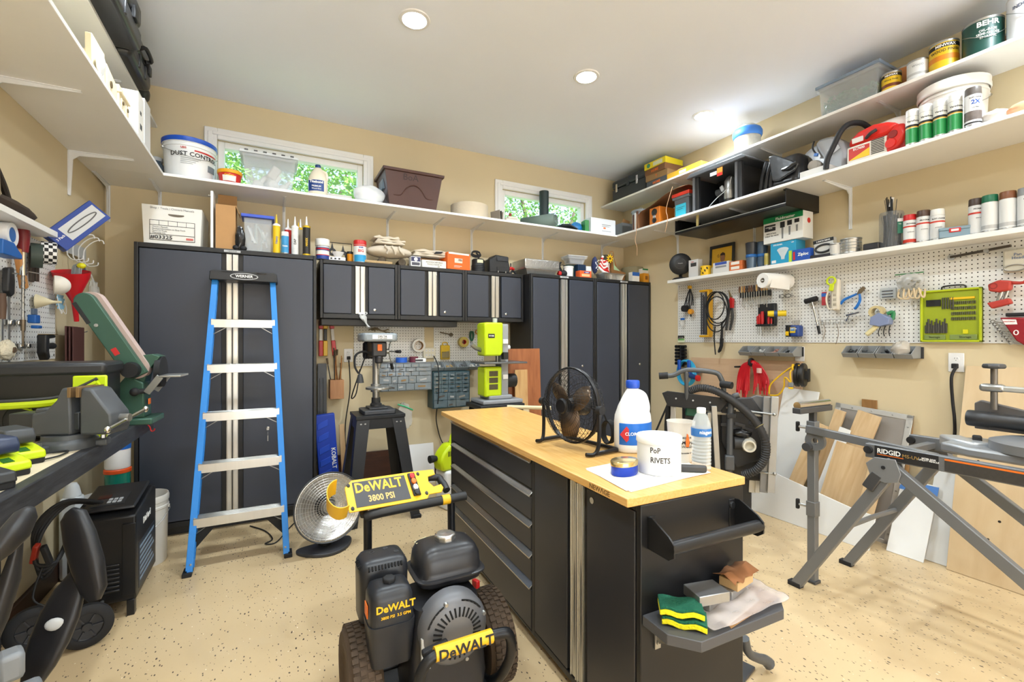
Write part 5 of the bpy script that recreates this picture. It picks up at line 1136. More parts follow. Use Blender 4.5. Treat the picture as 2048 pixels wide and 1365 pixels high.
def can(label, loc, r, h, body, lid=None, name='paint_can', cat='can', rz=0, texts=(), group=None, bands=(), handle=False, plastic=False):
    t = T(name, label, cat, loc, rz, group)
    B().lathe([(0,.002),(r*.97,.002),(r,0),(r,.005),(r*.99,.007),(r*.99,h-.010),(r*1.01,h-.008),(r*1.01,h-.002),(r*.985,h),(r*.93,h),(r*.92,h-.006),(0,h-.006)], n=36).o('body', lid or STEEL, t)
    B().lathe([(r*.995,.010),(r*.995,h-.013)], n=36, cap=False).o('label', body, t)
    B().lathe([(r*.90,h-.007),(r*.88,h-.002),(r*.80,h-.002),(r*.78,h-.006),(0,h-.006)], n=36).o('lid', lid or STEEL, t)
    for z0, z1, bm in bands: B().lathe([(r*1.002,z0),(r*1.002,z1)], n=36, cap=False).o('label_band', bm, t)
    for q in texts:
        k = (q[5] if len(q) > 5 else 0); txt(q[0], q[1], q[3], t, (q[4]*0+r*1.006*math.sin(k), -r*1.006*math.cos(k), q[2]), (90,0,math.degrees(k)), bend=r*1.006, bold=q[4])
    if handle: B().tube([(-r*1.02,0,h*.72),(-r*.8,-r*.75,h*.55),(0,-r*1.05,h*.40),(r*.8,-r*.75,h*.55),(r*1.02,0,h*.72)], .0018, 6, sm=5).o('wire_handle', STEEL, t)
    return t
def spray(label, loc, cap_m, body_m, rz=0, texts=(), bands=(), group=None, h=.195, r=.033):
    t = T('spray_can', label, 'spray can', loc, rz, group)
    B().lathe([(0,.001),(r*.9,.001),(r,.0),(r,.006),(r*.985,.008),(r*.985,h*.80),(r*.9,h*.84),(r*.6,h*.88),(0,h*.88)], n=26).o('shell', STEEL, t)
    B().lathe([(r*.992,.009),(r*.992,h*.795)], n=26, cap=False).o('label', body_m, t)
    B().lathe([(r*.97,h*.80),(r*.98,h*.81),(r*.94,h*.985),(r*.90,h),(0,h)], n=26).o('cap', cap_m, t)
    for z0, z1, bm in bands: B().lathe([(r*1.0,z0*h),(r*1.0,z1*h)], n=26, cap=False).o('label_band', bm, t)
    for q in texts: txt(q[0], q[1], q[3], t, (0, -r*1.006, q[2]*h), bend=r*1.006, bold=q[4])
    return t
def tote(name, label, loc, rz, w, d, h, m, lid=None, tap=.86, lidh=.02, rim=True, group=None):
    t = T(name, label, 'tote', loc, rz, group)
    B().tub((-w/2*tap,w/2*tap,-d/2*tap,d/2*tap),(-w/2,w/2,-d/2,d/2),0,h,.004).o('body', m, t, bev=.006)
    if rim: B().tub((-w/2-.012,w/2+.012,-d/2-.012,d/2+.012),(-w/2-.014,w/2+.014,-d/2-.014,d/2+.014),h-.022,h+.002,.013).o('rim', m, t, bev=.004)
    if lid: B().box(-w/2-.016,w/2+.016,-d/2-.016,d/2+.016,h+.003,h+.003+lidh).box(-w/2+.02,w/2-.02,-d/2+.02,d/2-.02,h+.003+lidh,h+.008+lidh).o('lid', lid, t, bev=.005)
    return t
def blob(name, label, cat, loc, r, m, rz=0, jit=.12, part='body', n=18, k=12, sub=1):
    t = T(name, label, cat, loc, rz); b = B().sph((0,0,r[2]*.96), r, n, k, jit=jit)
    b.v = [(x, y, max(z, .0)) for x, y, z in b.v]; b.o(part, m, t, sub=sub); return t

# ================================================================ BACK SHELF THINGS
ZS = Z2+.0005
def bs(u, Y): return (xu(u, Y), Y, ZS)
t = pail('compound_bucket', 'white joint compound bucket with a blue lid on the back shelf', bs(380, 3.985), .158, .275, mat('#eef0f1',.35,var=.02), mat('#1e55c4',.35), rz=22)
txt('USG', .018, RED, t, (-.075,-.142,.205), (88,0,-28), bold=.03); txt('DUST CONTROL', .042, INK, t, (0,-.157,.165), (88,0,0), bend=.157, bold=.015)
B().lathe([(.1575,.19),(.158,.20)], n=30, a0=265, a1=330).o('red_stripe', RED, t)
for k in range(4): B().lathe([(.1525+.0006*k,.10+.012*k),(.1527+.0006*k,.103+.012*k)], n=16, a0=235, a1=262+6*k).o('fine_print', mat('#9a9da0',.6), t)
B().lathe([(.153,.075),(.1555,.12)], n=10, a0=298, a1=325).o('label_picture', mat('#77808a',.6,var=.4,vs=40), t)
t = T('glass_jar', 'clear jar of dark liquid left of the compound bucket', 'jar', bs(311, 4.06)); B().lathe([(0,0),(.05,0),(.052,.005),(.052,.12),(.04,.14),(.04,.155)], n=24).o('jar', mat('#5b6a78',.1,alpha=.75), t); B().lathe([(.043,.15),(.044,.175),(0,.177)], n=20).o('lid', LGREY, t)
t = T('putty_tub', 'low red tub with a yellow lid right of the compound bucket', 'tub', bs(460, 3.90)); B().lathe([(0,0),(.062,0),(.075,.09)], n=32).o('body', mat('#c8251c',.4), t); B().lathe([(.078,.078),(.080,.082),(.080,.10),(.076,.104),(0,.102)], n=32).o('lid', mat('#e8a818',.4), t)
B().lathe([(.0685,.02),(.0735,.06)], n=14, a0=235, a1=305).o('label', PAPER, t); txt('DryDex', .018, YEL, t, (0,-.0745,.062), bend=.074, bold=.02)
w = xu(592,3.87)-xu(484,3.87)
t = tote('clear_tote', 'clear plastic tote of light bulbs before the long window', ((xu(592,3.87)+xu(484,3.87))/2, 3.985, ZS), 0, w, .27, .245, FROST, mat('#e6eaee',.3,alpha=.7,var=0), tap=.84)
for k, (x,y,z,r) in enumerate(((.02,-.05,.055,.045),(-.08,-.03,.05,.04),(.09,0,.05,.04),(-.02,.04,.11,.045))): B().sph((x,y,z), r, 16, 10).cyl((x+.02,y,z+r*.7),(x+.05,y,z+r*1.7),.018,.014,n=12).o('light_bulb', mat('#eeebe4',.3), t)
B().obox((.03,-.06,.15),(.07,.03,.10),(10,30,10)).o('flood_lamp', mat('#d7d2ca',.4), t, bev=.012)
for k in range(6): B().box(-.15+.06*k-.012,-.15+.06*k+.012,-.156,-.150,.262,.27).o('lid_clip', mat('#3c3f44',.4), t)
carton('flat white carton printed with door and window lettering behind the glue jug', bs(664, 4.06), 0, .30, .10, .085, mat('#e4e2dc',.6), [('DOOR/WINDOW', .032, -.02, .045, INK, .01)])
t = T('glue_jug', 'cream glue jug with a blue label on the back shelf', 'jug', bs(636, 3.86), -8)
B().lathe([(0,0),(.066,0),(.070,.006),(.070,.125),(.066,.145),(.045,.19),(.022,.222),(.018,.226)], n=30, sy=.72).o('body', mat('#e8dfcb',.35,alpha=.95), t, ang=60)
B().tube([(.028,0,.20),(.058,0,.185),(.066,0,.15),(.060,0,.13)], .011, 10, sm=5).o('handle', mat('#e8dfcb',.35), t); B().lathe([(.021,.222),(.022,.24),(.019,.244),(0,.244)], n=18).o('cap', mat('#1d3f7a',.4), t)
B().lathe([(.0705,.03),(.0705,.115)], n=24, sy=.73, a0=200, a1=310).o('label', mat('#1c3f86',.4), t); txt('Titebond', .026, WINK, t, (-.008,-.0535,.098), bold=.025); txt('PREMIUM', .016, WINK, t, (-.008,-.0535,.065), bold=.02); txt('Wood Glue', .014, WINK, t, (-.008,-.0535,.046), bold=.01)
blob('plastic_bag', 'crumpled white plastic bag between glue jug and brown tote', 'bag', bs(738, 3.93), (.13,.09,.085), mat('#eceef0',.3,alpha=.85,bump=.5,bs=18), jit=.14, part='film')
t = tote('brown_tote', 'big brown plastic tote on the back shelf', (xu(829,3.82), 4.0, ZS), 0, .50, .36, .315, mat('#4a2c25',.45,var=.1), tap=.80)
txt('BoA', .075, mat('#2e1a15',.6,var=0), t, (-.03,-.1742,.255), (96.5,0,0))
B().tube([(-.17,-.152,.10),(-.11,-.155,.105),(-.06,-.166,.17),(.0,-.171,.195),(.06,-.166,.17),(.11,-.155,.105),(.17,-.152,.10)], .005, 6, sm=5).o('moulded_rib', mat('#4a2c25',.45), t)
B().box(-.245,-.215,-.08,.08,.16,.25).o('side_grip', mat('#5a6a78',.4), t, bev=.006)
t = T('flat_hose_coil', 'coil of flat cream discharge hose on the back shelf', 'hose', (xu(938,4.0), 3.99, ZS)); b = B()
for k in range(5): r = .175-.018*k; b.lathe([(r,0),(r,.135+.006*(k%2)),(r-.012,.135),(r-.012,0),(r,0)], n=40)
b.o('coil', mat('#cfc2ac',.8,bump=.3,bs=80), t)
t = T('paper_stack', 'dark folded papers standing right of the hose coil', 'papers', bs(994, 3.9), 20)
for k in range(3): B().obox((.02*k-.02,0,.05),(.006,.12,.10-.01*k),(0,6*k-6,0)).o('paper', mat(('#8c8378','#3a3734','#b3aa9c')[k],.7), t)
t = T('foam_block', 'low white foam block with a red plug in front of the right window', 'block', bs(1024, 3.95)); B().box(-.09,.07,-.05,.05,0,.055).box(-.06,.05,-.04,.04,.055,.08).o('block', mat('#e5dfd2',.8), t, bev=.012); B().cyl((-.02,0,.08),(-.02,0,.115),.014).o('red_plug', mat('#8f3320',.5), t)
# rolled mat
def spiral_roll(t, p0, p1, r, m, name='roll', turns=3.2, th=.006):
    p0, p1 = Vector(p0), Vector(p1); d = (p1-p0).normalized(); x = d.cross(Vector((0,0,1))).normalized(); y = x.cross(d); n = 70; vs = []; fs = []
    for i in range(n+1):
        a = 2*PI*turns*i/n; rr = r*(.28+.72*i/n)
        for q in (p0, p1): vs.append(q+(x*math.cos(a)+y*math.sin(a))*rr)
    for i in range(n): fs.append((2*i,2*i+1,2*i+3,2*i+2))
    return B().add(vs, fs).o(name, m, t, sol=th)
t = T('rolled_mat', 'rolled grey-green exercise mat lying on the back shelf', 'mat', (xu(1080,3.98), 3.96, ZS))
spiral_roll(t, (-.13,.15,.070), (.07,-.165,.070), .064, mat('#6d7f78',.7), 'mat'); txt('e', .06, mat('#e2e2dc',.6,var=0), t, (.0,-.125,.072), (80,0,-50), bold=.02)
t = T('curved_sheet', 'dark curled rubber sheet standing behind the rolled mat', 'sheet', (xu(1089,4.08), 4.09, ZS), 10); B().lathe([(.05,0),(.05,.44),(.047,.44),(.047,0),(.05,0)], n=20, a0=150, a1=400).o('sheet', mat('#27383a',.5), t)
t = T('black_sheet', 'flat black rubber sheet hanging over the shelf edge', 'sheet', bs(1136, 3.83)); B().prism([(-.10,.035),(-.02,.045),(.085,.004),(.08,.0),(-.03,.030),(-.10,.022)][::-1], -.06, .10, 'y').o('sheet', mat('#20282c',.5), t)
blob('blue_bag', 'crumpled bright blue and white bag on the back shelf', 'bag', bs(1152, 3.96), (.075,.06,.065), mat('#2b7fc4',.35,var=.5,vs=14), jit=.1, part='film')
carton('narrow green and yellow packet standing by the white box', bs(1170, 3.90), -10, .045, .09, .135, mat('#2f8a3c',.45,var=.5,vs=16), tape=False, name='packet', cat='packet')
x0, x1 = xu(1182,3.83), xu(1231,3.83); carton('white printed carton at the right end of the back shelf', ((x0+x1)/2, 3.90, ZS), 0, x1-x0, .14, .165, mat('#e6ebf2',.5), [], [(-.02,.10,.10,.104,DGREY),(-.02,.08,.085,.088,DGREY),(0,.03,.06,.075,ORANGE),(-.02,.1,.035,.038,DGREY)])
t = T('open_grey_box', 'open grey box holding a torn cardboard piece in the shelf corner', 'box', (xu(1246,3.95)-.01, 3.97, ZS)); B().tub((-.07,.09,-.1,.1),(-.07,.09,-.1,.1),0,.17,.004).o('box', mat('#77797d',.5), t); B().obox((.02,-.03,.15),(.10,.006,.15),(15,12,0)).o('cardboard', CARD, t)

# ================================================================ TOP OF THE TALL LEFT CABINET
ZT = 1.9555
def ct(u, Y, z=None): return (xu(u, Y), Y, ZT if z is None else z)
x0, x1 = xu(287,3.80), xu(401,3.80); fw = x1-x0
t = T('file_box', 'white file storage box numbered 03325 on the tall cabinet', 'file box', ((x0+x1)/2, 3.98, ZT))
B().tub((-fw/2,fw/2,-.18,.18),(-fw/2-.01,fw/2+.01,-.185,.185),0,.262,.005).o('box', mat('#e6e4de',.6,var=.03), t, bev=.002)
B().lathe([(0,-.002),(.045,-.002),(.045,0),(0,0)], c=(.02,-.182,.205), n=24, ax='y', sy=.27).o('hand_hole', mat('#6d6355',.8), t)
fr_ = B()
for a in ((-.125,.125,.03,.033),(-.125,.125,.16,.163),(-.125,-.122,.03,.163),(.122,.125,.03,.163),(-.125,.125,.068,.071),(-.125,.125,.128,.131)): fr_.box(a[0],a[1],-.1835,-.1822,a[2],a[3])
for k in range(4): fr_.box(-.075+.05*k,-.073+.05*k,-.1835,-.1822,.131,.16)
fr_.o('printed_grid', INK, t)
txt('#03325', .034, INK, t, (-.06,-.1845,.049), bold=.015, sx=1.15); txt('Shop / Tools / Owners Manuals', .019, mat('#7d7d80',.7,var=0), t, (.0,-.1860,.243))
for k, s in enumerate(('Owners Manuals', 'Product Information on Shop Tools', 'Parts List Tools', 'Warranty Info')): txt(s, .0125, mat('#55555a',.7,var=0), t, (-.11,-.1845,.118-.013*k), al='LEFT')
B().box(.075,.115,-.1845,-.1825,.042,.056).o('red_stamp', mat('#c96a62',.6), t)
for k in range(4): B().obox((.03-.01*k,.0,.225+.012*k),(.23,.28,.003),(2,4-k,5*k-6)).o('manual', mat(('#cfc6b8','#e2ded4','#b5a698','#d8d0c4')[k],.7), t)
t = T('shelf_plank', 'thin white laminate plank standing behind the tall cardboard box', 'plank', ct(425, 3.86)); B().box(-.008,.008,-.04,.10,0,.41).o('plank', SHELFM, t, bev=.001); B().cyl((-.008,-.02,.38),(-.022,-.02,.38),.004).o('shelf_pin', STEEL, t)
x0, x1 = xu(431,3.80), xu(471,3.80); w = x1-x0
t = T('tall_carton', 'tall open brown cardboard carton on the tall cabinet', 'carton', ((x0+x1)/2, 3.88, ZT)); B().tub((-w/2,w/2,-.07,.07),(-w/2,w/2,-.07,.07),0,.32,.004).o('body', CARD, t); B().obox((0,.078,.375),(w,.004,.11),(-8,0,0)).o('flap', mat('#a87f50',.8), t); B().obox((w/2+.012,0,.295),(.004,.13,.06),(0,-20,0)).o('side_flap', CARD, t)
t = T('black_bag', 'small black plastic bag of hardware beside the tall carton', 'bag', ct(480, 3.79)); b = B().sph((0,0,.085), (.032,.02,.085), 14, 12, jit=.12); b.o('film', mat('#1a1b1e',.2), t); B().sph((-.025,-.01,.018), (.02,.018,.018), 10, 8).sph((.022,-.01,.016), (.022,.018,.018), 10, 8).o('hardware', RUB, t)
x0, x1 = xu(487,3.80), xu(544,3.80); w = x1-x0
t = tote('clear_canister', 'clear plastic canister with a blue lid on the tall cabinet', ((x0+x1)/2, 3.90, ZT), 0, w, .16, .25, FROST, mat('#3b57c4',.4), tap=.93, rim=False, lidh=.022)
for k in range(9): B().obox((random.uniform(-.05,.05),random.uniform(-.05,.04),random.uniform(.11,.16)),(.012,.012,random.uniform(.08,.16)),(random.uniform(-25,25),random.uniform(-30,30),0)).o('pipe_fitting', random.choice((WPL, mat('#dfe0de',.4), mat('#b8c4bf',.4))), t)
# caulk tubes and bottles
def caulk(label, u, Y, body, tip, h=.215, r=.0245, end=None, s=None, sm_=WINK, tipm_h=.075):
    t = T('caulk_tube', label, 'caulk tube', ct(u, Y), 0, 'caulk tubes on the tall cabinet')
    B().lathe([(0,0),(r,0),(r,h)], n=22).o('tube', body, t); B().lathe([(r+.001,h-.012),(r+.001,h),(r*.6,h+.006),(r*.35,h+.010)], n=20).o('shoulder', end or WPL, t)
    B().lathe([(r*.36,h+.008),(r*.30,h+.02),(r*.12,h+tipm_h),(0,h+tipm_h)], n=14).o('nozzle', tip, t)
    if end: B().lathe([(r+.0008,0),(r+.0008,.014)], n=22, cap=False).o('end_band', end, t)
    if s: txt(s, .022, sm_, t, (0,-r-.0006,h*.45), (90,-90,0), bold=.02)
    return t
caulk('yellow tipped caulk tube with a blue lower half', 553, 3.80, mat('#e5bd18',.4), mat('#e8c21c',.4), s='Henry', sm_=BLUE)
caulk('small red caulk tube behind the blue spray bottle', 576, 3.90, RED, WPL)
caulk('white caulk tube with blue and grey print', 590, 3.80, mat('#d9d9d6',.4,var=.3,vs=30), WPL, s='DAP', sm_=INK)
caulk('gold banded caulk tube behind the black one', 601, 3.90, mat('#b9b3a0',.4), WPL, end=mat('#d9b52a',.3,.5), h=.225)
caulk('black caulk tube with gold bands nearest the cabinet edge', 613, 3.80, mat('#1f1d1a',.35), WPL, end=mat('#d9b52a',.3,.5), h=.225, r=.027, s='MAXX', sm_=mat('#d9b52a',.3,.3))
caulk('yellow capped grey caulk tube behind the white one', 597, 4.02, GREY, YEL, h=.225)
t = spray('blue and silver spray bottle among the caulk tubes', ct(570, 3.79), WPL, mat('#3f93c8',.35,var=.3,vs=20), h=.165, r=.026, texts=[('foam', .018, .35, WINK, .02)])
# ---- top of the wall cabinets
ZW = wz1+.0005
def wt(u, Y, dz=0): return (xu(u, Y), Y, ZW+dz)
t = T('enamel_jar', 'white capped jar with a red and blue label on the wall cabinet', 'jar', wt(645, 3.92)); B().lathe([(0,0),(.047,0),(.050,.005),(.050,.10),(.044,.115)], n=28).o('jar', mat('#b9bec4',.3), t); B().lathe([(.053,.105),(.054,.11),(.054,.155),(.05,.16),(0,.16)], n=28).o('cap', mat('#e9e7e2',.4), t)
for z0, z1, m_ in ((.0,.028,mat('#24408f',.4)),(.028,.034,RED),(.034,.066,PAPER),(.066,.09,mat('#273a78',.4)),(.074,.084,RED)): B().lathe([(.0506+z0*.003,z0),(.0506+z0*.003,z1)], n=28, cap=False).o('label_band', m_, t)
t = T('bit_rack', 'black wire rack with round key plates behind the white jar', 'rack', wt(678, 4.05)); B().tube([(-.09,0,.0),(-.09,0,.17),(.10,0,.17),(.10,0,.0)], .004, 6).o('wire_frame', INK, t)
for x, z, r in ((-.055,.09,.032),(.03,.06,.046)): B().lathe([(r*.35,-.003),(r,-.003),(r,.003),(r*.35,.003),(r*.35,-.003)], c=(x,-.01,z), n=24, ax='y').prism([(x-.012,z+r*.9),(x+.012,z+r*.9),(x,z+r+.05)], -.012, -.008, 'y').o('key_plate', BLACK, t)
t = T('thermostat_base', 'small white electrical box under the wire rack', 'box', wt(676, 3.93)); B().box(-.075,.055,-.025,.03,0,.028).o('body', WPL, t, bev=.003); B().lathe([(.022,.028),(.045,.065),(.047,.07),(0,.066)], n=24).o('dish', WPL, t)
for x in (-.06,-.03,.0): B().box(x,x+.014,-.026,-.025,.008,.02).o('switch', INK, t)
t = T('pill_bottle', 'orange bottle with a dark lid left of the wipes canister', 'bottle', wt(700, 4.0)); B().lathe([(0,0),(.024,0),(.024,.075)], n=20).o('bottle', mat('#d98a14',.3), t); B().lathe([(.025,.075),(.025,.095),(0,.096)], n=20).o('lid', BLACK, t)
t = T('wipes_canister', 'red, white and blue cleaning wipes canister on the wall cabinet', 'canister', wt(720, 3.94)); B().lathe([(0,0),(.048,0),(.050,.004),(.050,.15)], n=30).o('body', mat('#ecebe8',.4), t); B().lathe([(.0515,.145),(.0515,.175),(.048,.182),(0,.182)], n=30).o('lid', RED, t)
B().lathe([(.0505,.004),(.0505,.06)], n=20, cap=False, a0=200, a1=330).o('blue_panel', mat('#2c9ad0',.4), t); B().lathe([(.0505,.132),(.0505,.142)], n=30, cap=False).o('red_band', RED, t)
txt('wet', .024, mat('#2a3f8f',.5,var=0), t, (0,-.051,.122), bend=.051, bold=.03); txt('BIG', .03, RED, t, (0,-.051,.092), bend=.051, bold=.03)
t = T('burlap_roll', 'flat folded burlap strip on the cabinet below the canvas', 'burlap', wt(748, 3.925)); B().box(-.14,.15,-.025,.025,0,.024).o('burlap', mat('#b59a72',.95,bump=.8,bs=120,var=.25), t, bev=.006, sub=0)
def folded(label, loc, w, d, layers, m, rz=0, name='canvas_tarp'):
    t = T(name, label, 'tarp', loc, rz); z = 0
    for k, (dw, th, dx) in enumerate(layers):
        vs = []; fs = []; n = 16; L_ = (w+dw)/2
        prof = []
        for i in range(n+1): prof.append((-L_+2*L_*i/n, z+th*.08*math.sin(i*1.7+k)))
        top = [(x, zz+th*(1 if 0 < i < n else .55)+.005*math.sin(i*1.1+k*2)) for i, (x, zz) in enumerate(prof)]
        for yy in (-d/2, d/2):
            for x, zz in prof: vs.append((x+dx, yy+.008*math.sin(x*40+k), max(0, zz)))
            for x, zz in top: vs.append((x+dx, yy+.006*math.cos(x*35), zz))
        N = n+1
        for i in range(n):
            fs += [(i,i+1,N+i+1,N+i), (2*N+i,3*N+i,3*N+i+1,2*N+i+1), (N+i,N+i+1,3*N+i+1,3*N+i), (i,2*N+i,2*N+i+1,i+1)]
        fs += [(0,N,3*N,2*N), (n,2*N+n,3*N+n,N+n)]
        B().add(vs, fs).o('fold', m, t, bev=.004, sub=1, ang=80); z += th*.98
    return t
t = T('dark_bundle', 'two dark rolled cloths under the canvas on the wall cabinet', 'cloth', wt(785, 4.0))
for x in (-.10, .07): B().cyl((x,-.06,.033),(x+.01,.10,.033),.033,n=20).o('roll', mat('#5b5144',.9,bump=.5), t, bev=.006)
t = T('canvas_tarp', 'bulky bundled canvas tarp on the dark rolls', 'tarp', wt(778, 3.99, .067)); b = B().sph((0,0,.052), (.20,.11,.055), 26, 12, jit=.045); b.o('bundle', CANVAS, t, sub=1)
for k in range(3): B().tube([(-.06+.06*k,-.105,.085),(-.03+.05*k,-.118,.05),(-.04+.07*k,-.105,.02)], .010, 8, sm=5).o('fold', CANVAS, t)
folded('small folded canvas tarp on top of the bulky bundle', (xu(776,3.99), 3.99, ZW+.172), .25, .18, [(0,.022,0),(-.01,.02,.01),(-.03,.022,-.03)], CANVAS)
t = carton('low brown carton holding up the flat canvas', wt(862, 4.07), 0, .24, .12, .095, CARD, tape=False)
t = folded('wide flat canvas tarp with black stencilled print', (xu(866,4.0), 4.03, ZW+.104), .40, .20, [(0,.018,0),(-.01,.018,.01),(-.02,.022,.0)], CANVAS); B().prism([(-.02,.02),(.05,.03),(.07,.05),(.0,.045)], -.112, -.108, 'y').o('black_print', INK, t)
x = xu(831,3.90); t = carton('small white box with a dark blue emblem on the wall cabinet', (x, 3.925, ZW), 0, .085, .07, .085, WPL, [], [(-.04,.04,.042,.08,mat('#2a2f5a',.4)),(-.035,.035,.008,.034,mat('#4a4a55',.5))], tape=False); B().lathe([(0,-.002),(.016,-.002),(.016,0),(0,0)], c=(0,-.036,.06), n=18, ax='y').o('emblem', WINK, t)
x0, x1 = xu(844,3.905), xu(892,3.905); t = carton('flat white box hand-lettered woodcarving tools', ((x0+x1)/2, 3.94, ZW), 0, x1-x0, .08, .065, PAPER, [('WOODCARVING', .020, 0, .046, INK), ('TOOLS HAND &', .018, 0, .027, INK), ('AIR', .015, .04, .010, INK)], tape=False)
x0, x1 = xu(894,3.90), xu(940,3.90); t = carton('bright orange cardboard box on the wall cabinet', ((x0+x1)/2-.01, 3.98, ZW), 8, x1-x0+.01, .17, .15, mat('#e8651a',.5), [], [(-.105,.105,.135,.15,PAPER),(-.045,.035,.06,.10,mat('#d9cfc0',.5)),(-.01,.03,.075,.095,mat('#c8742a',.5)),(-.05,.03,.03,.033,WINK),(-.05,.01,.02,.022,WINK)])
t = T('sump_pump', 'black ribbed pump cylinder with a coiled cord right of the orange box', 'pump', wt(956, 4.0)); pr = [(0,0),(.062,0)]
for k in range(5): pr += [(.066,.005+.014*k),(.063,.014+.014*k)]
B().lathe(pr+[(.06,.085),(.06,.12),(.05,.13),(0,.13)], n=28).o('housing', mat('#1e1f22',.55), t); B().lathe([(.0605,.088),(.0605,.118)], n=12, cap=False, a0=240, a1=300).o('label', mat('#d9d5b4',.5), t)
b = B()
for k in range(4): b.torus((-.02,.0,.17+.006*k), .05-.003*k, .004, 'y', 22, 6, sc=(1,.5))
b.tube([(0,0,.13),(.01,0,.16),(-.02,0,.19)], .008, 6, sm=3).o('cord', RUB, t)
t = T('tool_case', 'black moulded plastic tool case with a carry handle', 'case', wt(992, 4.0)); CS = mat('#1c1d20',.5)
B().prism([(-.105,0),(.11,0),(.115,.06),(.10,.12),(.10,.165),(-.04,.175),(-.06,.15),(-.105,.13)], -.08, .08, 'y').o('shell', CS, t, bev=.012)
B().box(-.03,.09,-.086,-.08,.115,.16).o('handle_recess', mat('#2b2c30',.5), t, bev=.008); B().box(-.03,.08,-.088,-.08,.01,.06).o('front_opening', INK, t, bev=.006)
for x in (-.02,.06): B().cyl((x,-.09,.004),(x,-.09,.02),.006).o('latch_pin', STEEL, t)
t = T('angle_grinder', 'red handled clamp tool lying right of the black case', 'tool', wt(1023, 3.95), 10); B().tube([(-.07,0,.012),(-.05,0,.04),(-.01,0,.06),(.03,0,.055)], [.012,.016,.016,.012], 10, sm=5).o('red_arm', RED, t); B().tube([(.0,.02,.012),(.03,.02,.04),(.07,.02,.02)], .012, 8, sm=4).o('grey_arm', DGREY, t); B().box(-.01,.0,0,.01,.05,.11).o('trigger', DGREY, t)
# ---- top of the right tall cabinets
FOIL = mat('#c4c4c2', .28, .9, var=.15, vs=40, bump=.5, bs=70)
x0, x1 = xu(1044,3.85), xu(1117,3.80)
def foil_tray(label, loc, w, d, h, rz=0, ribs=True, m=FOIL):
    t = T('foil_tray', label, 'foil tray', loc, rz, 'foil roasting trays'); B().tub((-w*.42,w*.42,-d*.4,d*.4),(-w/2,w/2,-d/2,d/2),0,h,.0025).o('pan', m, t)
    B().tub((-w/2-.012,w/2+.012,-d/2-.012,d/2+.012),(-w/2-.012,w/2+.012,-d/2-.012,d/2+.012),h-.006,h+.002,.012).o('rim', m, t)
    if ribs:
        b = B(); n = 22
        for k in range(n): x = -.42*w+.84*w*k/(n-1); b.bar((x,-d*.40-.001,.003),(x*1.19,-d*.5-.001,h-.006),.004,.004)
        b.o('ribbing', m, t)['kind'] = 'stuff'
    return t
foil_tray('lower foil roasting tray on the right tall cabinet', ((x0+x1)/2, 3.92, ZT), .36, .25, .055, ribs=False)
t = foil_tray('upper deep foil roasting tray stacked on another', ((x0+x1)/2, 3.92, ZT+.0585), .37, .25, .002, ribs=False); B().box(-.195,.195,-.135,.135,.003,.085).o('wrapped_top', FOIL, t, bev=.008)
t = T('cord_tool', 'black corded gadget standing behind the white tub', 'gadget', ct(1119, 3.95)); B().tube([(0,0,0),(.01,0,.08),(-.01,0,.13),(.02,0,.17)], [.02,.018,.016,.008], 10, sm=5).o('body', RUB, t); B().torus((.03,-.01,.10), .04, .004, 'y', 20, 6).o('cord', RUB, t)
t = T('red_sander', 'red and black palm tool beside the foil trays', 'tool', ct(1124, 3.82)); B().sph((.02,0,.03), (.045,.035,.035), 16, 10).o('motor', RUB, t); B().obox((-.03,0,.03),(.04,.04,.04),(0,20,0)).o('red_shell', RED, t, bev=.010)
t = T('white_tub', 'small white lidded tub on the right tall cabinet', 'tub', ct(1137, 3.82)); B().lathe([(0,0),(.045,0),(.048,.09),(.051,.092),(.051,.105),(0,.107)], n=26).o('tub', WPL, t)
t = carton('tall dark blue printed box behind the orange box', ct(1160, 3.93), 0, .10, .07, .155, mat('#16304f',.45), [], tape=False)
t = carton('white plastic packet right of the dark blue box', ct(1175, 3.93), -10, .06, .05, .145, mat('#dfe3e6',.35,var=.2,vs=30), tape=False, name='packet', cat='packet')
t = carton('dark green patterned box under the clear food tub', ct(1140, 4.0), 0, .12, .08, .155, mat('#2d4a44',.5,var=.5,vs=25), tape=False)
t = tote('food_tub', 'clear food tub stacked on the boxes of the right cabinet', (xu(1149,3.96), 3.965, ZT+.1575), -6, .20, .13, .075, FROST, mat('#e8ebee',.3,alpha=.6), tap=.8, lidh=.01)
B().obox((0,0,.035),(.14,.08,.03),(0,0,8)).o('contents', mat('#55565a',.6), t)
t = carton('orange and white wipes box at the front of the right cabinet', ct(1167, 3.80), 0, .145, .075, .068, mat('#e4602c',.45), [('wypall', .016, .015, .052, WINK, .02)], [(-.05,.05,.01,.035,mat('#f0b98a',.5)),(-.02,.05,.044,.06,mat('#2a3f8f',.4))], tape=False)
foil_tray('ribbed foil loaf tray beside the flag', (xu(1222,3.82), 3.84, ZT), .27, .14, .065)
t = T('folded_flag', 'crumpled stars and stripes flag bundle lying in the foil tray', 'flag', (xu(1203,3.86), 3.90, ZT+.068)); 
FB = mat('#2b3560',.8); B().sph((-.075,-.02,.09), (.035,.04,.09), 14, 10, jit=.08).o('blue_canton', FB, t, sub=1)
for k in range(9): B().obox((-.075+random.uniform(-.022,.022), -.062, .04+.012*k),(.010,.002,.010),(0,45*(k%2),0)).o('star', WINK, t)
for k in range(7):
    z = .02+.02*k; B().tube([(-.05+.01*k,-.05,z+.05),(.0,-.07+.004*k,z),(.05,-.06,z-.01+.012*(k%3)),(.10,-.03,z*.6)], .014, 8, sm=4).o('stripe', RED if k % 2 else mat('#e6e2de',.8), t)
